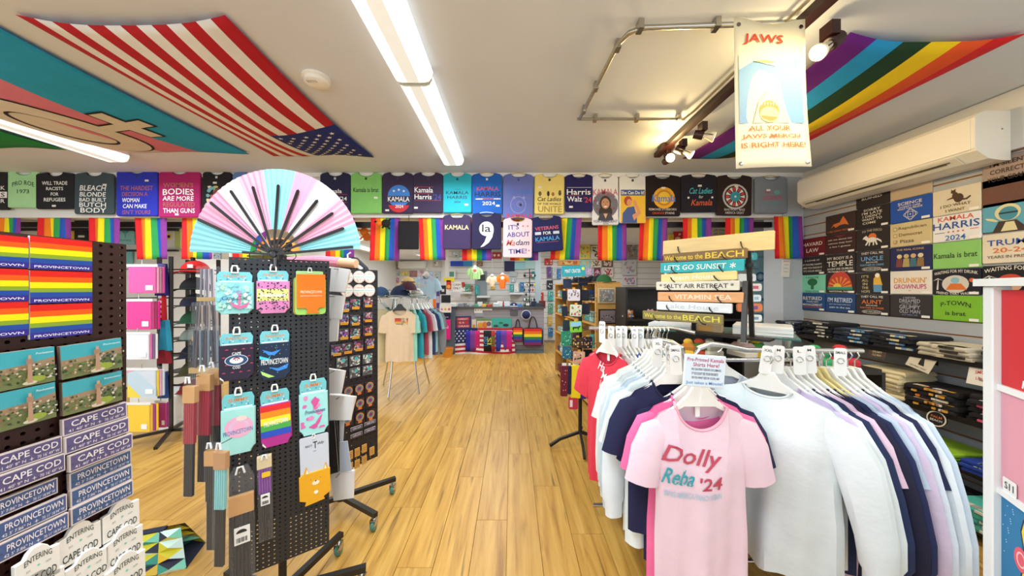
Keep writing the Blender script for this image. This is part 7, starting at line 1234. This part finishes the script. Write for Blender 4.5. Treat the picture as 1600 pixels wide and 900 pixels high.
for (x0, y0, x1, y1, c, lb, cs) in [(1044, 366, 1052, 383, 'e6c43c', 'narrow yellow print left of the red poster', ['c9982c']), (1052, 362, 1070, 383, 'c8241c', 'red poster seen behind the rainbow flags', ['e8d0c8']), (1112, 352, 1134, 376, 'd8ccb4', 'tan print with repeated wavy black words', None), (1045, 406, 1062, 418, '3a2a60', 'purple print with small orange figures', ['d8904c']), (1045, 419, 1055, 432, 'd8582c', 'orange print beside the plank signs', ['e8e0d8']), (1056, 419, 1078, 432, 'd4d0cc', 'pale print behind the yellow plank', ['8a90a0']), (1045, 433, 1066, 446, '5ab8d8', 'sky blue print with a round face', ['1c6a9c'])]:
    cc(x0, y0, x1, y1, c, lb, 'picture', nm='wall_print', grp=GD, t=.02, pl=DP, ops=[('B', .12, .12, .88, .88, 12, .12, cs, len(lb))] if cs else [('T', 'LIFE COOL', .5, v, .8, .14, '3a3028', 0, .2) for v in (.2, .42, .64, .86)])
PP = front(4.235); GQ = 'prints on the display panel by the pillar'
cc(1177, 393, 1197, 503, '9fd4e4', 'tall pale blue print panel left of the small square prints', 'picture', nm='wall_print', grp=GQ, t=.012, pl=PP, ops=[('T', 'WAVES', .5, .92, .8, .04, '4a8aa8'), ('O', .5, .64, .38, .12, '2f6aa8'), ('D', .5, .64, .12, 'e0ecf4'), ('R', .05, .05, .95, .12, '4a90c0'), ('R', .1, .30, .9, .34, '3a7ab0')], kind='gloss', off=.0)
for (x0, y0, x1, y1, c, lb, ops) in [(1196, 393, 1222, 418, 'b9a898', 'taupe square print with a blue bird badge', [('D', .5, .58, .26, '3a4a78'), ('D', .54, .62, .12, 'd8c8c0'), ('T', 'PILGRIM', .5, .16, .6, .1, '5a3a4c')]), (1195, 420, 1222, 444, 'c4c6ca', 'grey square print with a thin ring', [('O', .5, .5, .36, .02, '7a7c84', 1), ('D', .5, .5, .14, '8a8c90')]), (1196, 447, 1222, 471, 'e4e4e0', 'white square print with five rainbow stripes', [('R', .12, .78, .88, .88, 'c8362c'), ('R', .12, .64, .88, .74, 'e0782c'), ('R', .12, .50, .88, .60, 'e8c83c'), ('R', .12, .36, .88, .46, '3f9a4c'), ('R', .12, .22, .88, .32, '3a8ac0')]), (1196, 473, 1222, 500, 'dcdcd8', 'white square print with a coloured sunburst', [('P', [(.5, .2), (.14+.09*i, .8), (.23+.09*i, .84)], ['7a2a2c', 'c8362c', 'e0782c', 'e8c83c', '3f9a4c', '2f6ab0', '2a3a6c', '1c2c44'][i]) for i in range(8)]+[('R', .3, .1, .7, .16, '3a3a3c')])]:
    cc(x0, y0, x1, y1, c, lb, 'picture', nm='wall_print', grp=GQ, t=.012, pl=PP, ops=ops)
M, w, h = front(3.46).box(1221, 406, 1233, 433, rot=-3); card('hang_tag', M, w, h, .004, 'e6e2d8', 'narrow white tag hanging under the flag on the pillar', 'label', [('R', .2, .3, .8, .32, '8a8a88'), ('R', .2, .5, .8, .52, '8a8a88'), ('R', .2, .7, .8, .72, '8a8a88'), ('R', .1, .88, .9, .96, 'd8a090')])
# small prints on far left back wall
FPp = front(13.19)
for k, (x0, y0, x1, y1, c, lb) in enumerate([(602, 413, 612, 421, '7a8aac', 'blue-grey far print'), (614, 413, 624, 421, 'b08478', 'rose far print'), (600, 423, 612, 432, '8c94b4', 'lavender far print'), (614, 423, 625, 431, 'a8b4b4', 'pale grey far print'), (627, 423, 638, 431, 'dcc478', 'golden far print'), (640, 423, 652, 433, 'a87c80', 'dusty pink far print'), (577, 411, 586, 420, '1e1e22', 'black far print'), (589, 411, 598, 420, 'b9b2aa', 'stone far print'), (586, 424, 598, 436, '8fd8c8', 'mint far print'), (655, 422, 662, 432, 'c9b0b8', 'pale pink far print'), (676, 408, 690, 418, 'c9c4c0', 'grey far print'), (664, 424, 676, 434, 'b8c8d4', 'pale blue far print')]):
    cc(x0, y0, x1, y1, c, lb+' on the farthest left wall', 'picture', nm='wall_print', grp='tiny prints on the farthest wall', t=.03, pl=FPp, ops=[('B', .15, .15, .85, .85, 6, .12, [darker(c, .6), darker(c, 1.3)], k)])
M, w, h = FPp.box(624, 408, 667, 420); b = MB(); b.slab(rrect(-w/2, 0, w/2, h, .05), -.0, .22, mat('e9ebe8', 'gloss'), .04); o = b.build('air_conditioner', M=M); tag(o, 'white wall unit on the farthest back wall', 'air conditioner')
# orange and black animal ornament hanging left of the wide rainbow flag
P = front(3.75).at(569, 362); b = MB(); b.ell((0, 0, 0), (.05, .03, .05), mat('e87a1c'), 10, 6); b.ell((.03, 0, -.06), (.045, .03, .05), mat('e0701a'), 10, 6)
for a, z in ((-.08, .02), (.08, .01), (-.05, -.09), (.07, -.1)): b.tube([(0, 0, z*.5), (a, 0, z)], .011, mat('e87a1c'), 6)
o = b.build('hanging_ornament', M=Matrix.Translation(P), smooth=True); tag(o, 'orange plush ornament hanging from the header left of the flag', 'ornament'); c = MB(); c.tube([(0, 0, .04), (0, 0, .10)], .002, BKF, 4); c.build('string', o)
P = front(3.44).at(603, 349); b = MB(); b.ell((0, 0, 0), (.05, .03, .045), mat('1a1612'), 10, 6); b.ell((-.07, 0, -.0), (.04, .025, .03), mat('e8761c'), 8, 5)
for a, z in ((-.12, .02), (.04, -.06), (-.04, -.05), (.05, .05)): b.tube([(0, 0, 0), (a, 0, z)], .010, mat('1a1612'), 6)
o = b.build('hanging_ornament', M=Matrix.Translation(P), smooth=True); tag(o, 'black and orange ornament over the top of the wide rainbow flag', 'ornament')
# ================================================================ LEFT BACK AREA
GL1 = 'framed shirt boards on the left back wall'; LW = front(4.68)
for (x0, y0, x1, y1, c, lb, ops) in [(33, 345, 60, 363, 'e0dfdc', 'white board print at the far left behind the flags', [('R', .4, .7, .6, .8, '6a6a6c')]), (110, 347, 120, 375, 'e0b83c', 'yellow strip beside the dark board', []), (119, 345, 139, 378, '20181c', 'dark board with red lettering between two flags', [('T', 'RED', .5, .6, .6, .2, 'c05a50'), ('R', .3, .2, .8, .3, 'e0dcd4')]), (186, 347, 211, 382, '8fd0d8', 'light blue board with a tree shape', [('D', .5, .66, .26, '5ab0c0', 1), ('R', .46, .3, .54, .5, '5ab0c0'), ('T', 'PROVINCE', .5, .18, .7, .08, '4a8a90')]), (187, 390, 208, 412, '7ac0c8', 'small turquoise board below the light blue one', []), (260, 355, 275, 388, 'd4d6d8', 'grey board with a yellow and black badge', [('D', .4, .55, .3, 'e0c83c', 1), ('D', .4, .55, .16, '1c1c20', 1)]), (275, 358, 284, 388, 'b4c47c', 'olive green strip right of the badge board', []), (335, 384, 348, 405, 'c4d8e4', 'pale blue patterned print left of the pegboard', [('B', .1, .1, .9, .9, 12, .1, ['4a7ab0', 'e8f0f4'], 4)]), (347, 385, 360, 405, 'd8d4c4', 'beige print left of the rainbow flag', [])]:
    cc(x0, y0, x1, y1, c, lb, 'picture', nm='wall_board', grp=GL1, t=.02, pl=LW, ops=ops)
b = MB(); b.box((-7.3, 4.62, 2.28), (-4.85, 4.68, 2.33), mat('141216', 'black')); b.box((-7.3, 4.62, 1.98), (-4.85, 4.66, 2.005), mat('141216', 'black')); o = b.build('picture_rail'); tag(o, 'pair of black rails on the left back wall', 'rail')
# rack of packaged flags
root = empty('flag_rack', fz(-3.25, 3.05, 0), 'black wire stand of packaged flags left of the pegboard stand', 'display stand')
b = MB(); b.tube([(0, 0, .08), (0, 0, 1.75)], .018, BKF, 8); b.build('pole', root)
for a in (20, -60, 120, 200): b = MB(); d = (math.cos(R(a)), math.sin(R(a))); b.tube([(0, 0, .10), (d[0]*.32, d[1]*.32, .06)], .018, BKF, 4); b.build('leg', root)
for z in (1.62, 1.35, 1.07, .82, .52): b = MB(); b.box((-.30, -.005, z), (.30, .005, z+.012), BKF); b.box((-.3, -.14, z), (-.294, .14, z+.01), BKF); b.box((.294, -.14, z), (.3, .14, z+.01), BKF); b.build('wire_bar', root)
GFP = 'packaged flags on the wire stand'
def packet(x0, y0, x1, y1, cs, lb, Y=2.88, n=4, extra=None):
    M, w, h = front(Y).box(x0, y0, x1, y1); root = empty('packaged_flag', M, lb, 'packaged flag', GFP)
    for i in range(n): b = MB(); b.slab(rrect(-w*.42+.012*i, h*.02, w*.40+.012*i, h*.9, .006), -.012*i-.010, -.012*i, mat(cs[i % len(cs)]), .003); b.build('cloth', root)
    if extra: draw(extra, w*.84, h*.9, .001).build('print', root)
    b = MB(); b.slab(rrect(-w*.5, 0, w*.5, h, .006), -.055, .004, FILM, .004); b.build('clear_packet', root)
    b = MB(); b.box((-w*.46, h*.9, -.004), (w*.46, h*.98, .002), mat('e6e8ea', 'gloss')); b.box((w*.12, h*.12, .0042), (w*.34, h*.28, .005), mat('f0f0f0', 'paper')); b.build('header_card', root)
    b = MB(); b.tube([(0, h*.97, .0), (0, h+.03, .0)], .003, CH, 5); b.build('hook', root)
packet(196, 412, 248, 459, ['d84a9c', 'e89ac0', 'b07a90'], 'bright pink packaged flag, top of the wire stand')
packet(194, 466, 240, 516, ['dc1c8c', 'c81a7c', 'a01a60'], 'magenta packaged flag, second row of the wire stand')
packet(194, 518, 236, 563, ['e0e4ec', 'd86aa8', '7a5a8c'], 'white packaged flag with pink ones behind, third row')
packet(195, 574, 248, 621, ['c9d4e0', 'e8cc2c', 'd8a0b8'], 'pale flag with a yellow corner, fourth row of the wire stand', extra=[('P', [(0, 0), (.5, 0), (0, .5)], 'e8d02c'), ('P', [(.5, 0), (1, 0), (1, .3), (.3, 1), (0, .9), (0, .5)], 'b9d0e0'), ('P', [(0, .9), (.3, 1), (0, 1)], 'd89ab4')])
packet(196, 628, 237, 676, ['f0c81c', 'e8b81c', 'a02a90'], 'yellow packaged flag in the bottom row')
packet(241, 625, 261, 669, ['b81c88', '8c1a6c'], 'magenta packaged flag beside the yellow one', Y=3.0, n=2)
for (x0, y0, x1, y1, c, lb) in [(244, 412, 262, 462, '2a1f7c', 'deep blue hanging bundle right of the pink packet'), (249, 462, 258, 500, 'd82a34', 'red and white striped windsock tail'), (250, 500, 266, 548, '2fa0c8', 'turquoise hanging wind sock'), (247, 545, 266, 568, '8c1c2c', 'dark red pouch under the turquoise one'), (248, 582, 262, 622, '2a4a90', 'blue hanging bundle beside the pale flag packet')]:
    M, w, h = front(3.02).box(x0, y0, x1, y1); b = MB(); b.slab([(-w/2, 0), (w/2, .0), (w*.3, h), (-w*.3, h)], -.02, .02, mat(c), .01)
    o = b.build('windsock', M=M); tag(o, lb, 'windsock', 'hanging bundles beside the packaged flags')
    if 'striped' in lb: draw([('R', .2, .1+.2*i, .8, .2+.2*i, 'ece8e4') for i in range(5)], w, h, .0208).build('stripes', o)
# black cap tower
root = empty('cap_rack', fz(-3.62, 3.60, 0), 'black wire tower stacked with caps behind the packaged flags', 'display stand')
for x, y in ((-.18, -.15), (.18, -.15), (-.18, .15), (.18, .15)): b = MB(); b.box((x-.014, y-.014, 0), (x+.014, y+.014, 1.78), BKF); b.build('post', root)
for k in range(8): b = MB(); b.box((-.18, -.15, .35+.18*k), (.18, .15, .356+.18*k), BKF); b.build('wire_shelf', root)
for k, (c, br, lb) in enumerate([('7a1a20', '8c1c22', 'dark red cap at the bottom of the cap tower'), ('4a4a2c', None, 'olive cap, second from the bottom of the tower'), ('1a2438', None, 'dark navy cap low in the tower'), ('8a948c', '14301c', 'grey checked cap with a green brim in the tower'), ('24563a', None, 'green cap in the middle of the tower'), ('22243a', None, 'navy cap above the green one'), ('16181c', '1c3a28', 'black cap high in the tower'), ('c81c1c', None, 'bright red cap at the top of the tower')]):
    cap(fz(-3.44, 3.48, .358+.18*k, 20+6*(k%3)), lb, c, br, 'caps on the black tower', .125, 'e8e4e0' if c == 'c81c1c' else None)
b = MB(); b.slab(rrect(-.24, 0, .24, .36, .01), -.3, 0, mat('dfe2e2', 'gloss'), .008); o = b.build('white_cabinet', M=fz(-3.62, 3.42, 0) @ Matrix.Rotation(R(90), 4, 'X')); tag(o, 'low white cabinet on the floor under the cap tower', 'cabinet')
o.matrix_world = frame((-3.65, 3.25, 0), (1, 0, 0)); c = MB(); c.slab(rrect(-.17, .06, .17, .26, .006), 0, .006, mat('b4bcc0', 'gloss'), .002); c.build('front_panel', o)
# ================================================================ MORE GOODS ON THE BACK WALLS
SH8 = front(8.598)
names = {'c0392c': 'red', '1c2436': 'near-black', '3a7ab0': 'blue', 'd8b04c': 'golden', '5a9a7c': 'green', 'e6e2da': 'white', '8a6a50': 'brown', '6a4a8c': 'purple', 'e08a3c': 'orange', 'b9c4c8': 'pale grey', '3fa6a0': 'teal', 'c98aa4': 'rose'}
def small(px, y0, y1, wpx, c, where, pl, grp, t=.05, cat='merchandise'):
    M, w, h = pl.box(px-wpx/2, y0, px+wpx/2, y1, rot=random.uniform(-2, 2)); o = card('packet', M, w, h, t, c, '%s packet %s' % (names[c], where), cat, [('B', .12, .12, .88, .88, 6, .14, [darker(c, .55), darker(c, 1.4), 'e8e4dc'], int(px))], grp)
    return o
GWK = 'small packets on the slatted back wall'
for k, (px, y0, y1, wd, c, wh) in enumerate([(722, 441, 449, 8, 'c0392c', 'above the white shelf left of the doorway'), (731, 444, 455, 7, '5a9a7c', 'on the white shelf left of the doorway'), (724, 448, 455, 6, 'e6e2da', 'on the white shelf left of the doorway'), (737, 446, 455, 5, '8a6a50', 'at the end of the shelf left of the doorway'), (746, 446, 461, 6, '3fa6a0', 'beside the doorway'),
    (770, 440, 452, 7, 'd8b04c', 'under the cream baby suit'), (799, 444, 456, 6, '3fa6a0', 'on the shelf behind the ornaments'), (807, 443, 456, 7, 'e6e2da', 'on the shelf behind the ornaments'), (815, 441, 456, 6, '3a7ab0', 'on the shelf behind the ornaments'), (802, 434, 441, 8, 'b9c4c8', 'above the shelf behind the ornaments'), (842, 442, 454, 9, 'e6e2da', 'right of the ornament stand'), (844, 457, 470, 10, 'c0392c', 'right of the ornament stand, lower'),
    (857, 404, 414, 12, 'c0392c', 'high on the wall left of the teal sign'), (858, 417, 434, 6, '6a4a8c', 'below the high red one'), (866, 418, 436, 7, 'b9c4c8', 'left of the teal sign'), (873, 420, 436, 6, '3a7ab0', 'touching the teal sign'), (859, 438, 452, 9, '1c2436', 'at the far end of the oak shelving'), (860, 455, 470, 8, '3fa6a0', 'left of the oak shelving, upper'), (860, 474, 490, 7, '5a9a7c', 'left of the oak shelving, middle'), (859, 494, 508, 7, 'd8b04c', 'left of the oak shelving, lower'), (860, 512, 526, 7, '3a7ab0', 'left of the oak shelving, lowest'),
    (757, 394, 402, 10, 'e6e2da', 'under the comma shirt flag'), (712, 392, 402, 12, 'b9c4c8', 'under the purple shirt'), (750, 408, 416, 9, '8a6a50', 'right of the blue strips'), (835, 424, 436, 8, '3fa6a0', 'beside the pale blue post')]):
    small(px, y0, y1, wd, c, wh, SH8, GWK)
GFW = 'goods on the far left side wall'
SW = Plane((-4.749, 6, 0), (0, 1, 0))
for k, (px, y0, y1, wd, c, wh) in enumerate([(365, 360, 378, 14, 'b9c4c8', 'on the far left side wall, behind the fan top'), (545, 410, 420, 8, 'd8b04c', 'on the far left side wall, near its end'), (558, 412, 421, 7, '3a7ab0', 'on the far left side wall, farthest'), (535, 424, 436, 8, 'c98aa4', 'low on the far left side wall'), (543, 425, 434, 6, '5a9a7c', 'low on the far left side wall, farther'), (560, 424, 433, 6, 'e6e2da', 'low on the far left side wall, farthest')]):
    small(px, y0, y1, wd, c, wh, SW, GFW, t=.03)
FW2 = front(13.195)
for k, (px, y0, y1, wd, c, wh) in enumerate([(606, 434, 442, 9, 'e6e2da', 'on the farthest wall above the straw hat'), (619, 434, 443, 9, 'c98aa4', 'on the farthest wall right of the straw hat'), (632, 434, 444, 10, 'e6e2da', 'on the farthest wall, lower row'), (646, 436, 446, 10, 'd8b04c', 'on the farthest wall, lower row right'), (592, 440, 450, 9, '5a9a7c', 'on the farthest wall behind the denim cap'), (660, 436, 447, 8, '3a7ab0', 'on the farthest wall behind the tie-dye shirt'), (684, 424, 438, 9, 'b9c4c8', 'on the farthest wall beside the yellow strip')]):
    small(px, y0, y1, wd, c, wh, FW2, 'small packets on the farthest wall', t=.05)
# goods on the counter, nearer edge
for k, (px, c, s, lb) in enumerate([(708, 'e6e2da', .07, 'white tissue box at the left end of the counter'), (720, '8a8a90', .06, 'grey stapler block near the payment sign'), (744, '5a9a7c', .05, 'green tin on the counter front edge'), (756, 'd8b04c', .05, 'yellow tin on the counter front edge'), (764, 'c0392c', .045, 'small red tin on the counter front edge'), (775, 'b9c4c8', .07, 'pale grey tray on the counter front edge'), (812, '3a7ab0', .05, 'blue tin left of the ornament stand'), (842, '3a3c44', .07, 'dark box at the right end of the counter front')]):
    P = front(7.12).at(px, 478); b = MB(); b.slab(rrect(-s, -s*.6, s, s*.6, s*.3), 0, s*1.2, mat(c, 'gloss'), s*.2); o = b.build(lb.split(' at ')[0].split(' on ')[0].split(' near ')[0].split(' left ')[0].replace(' ', '_'), M=fz(P.x, P.y, 1.0355)); tag(o, lb, 'merchandise', 'small things on the sales counter')
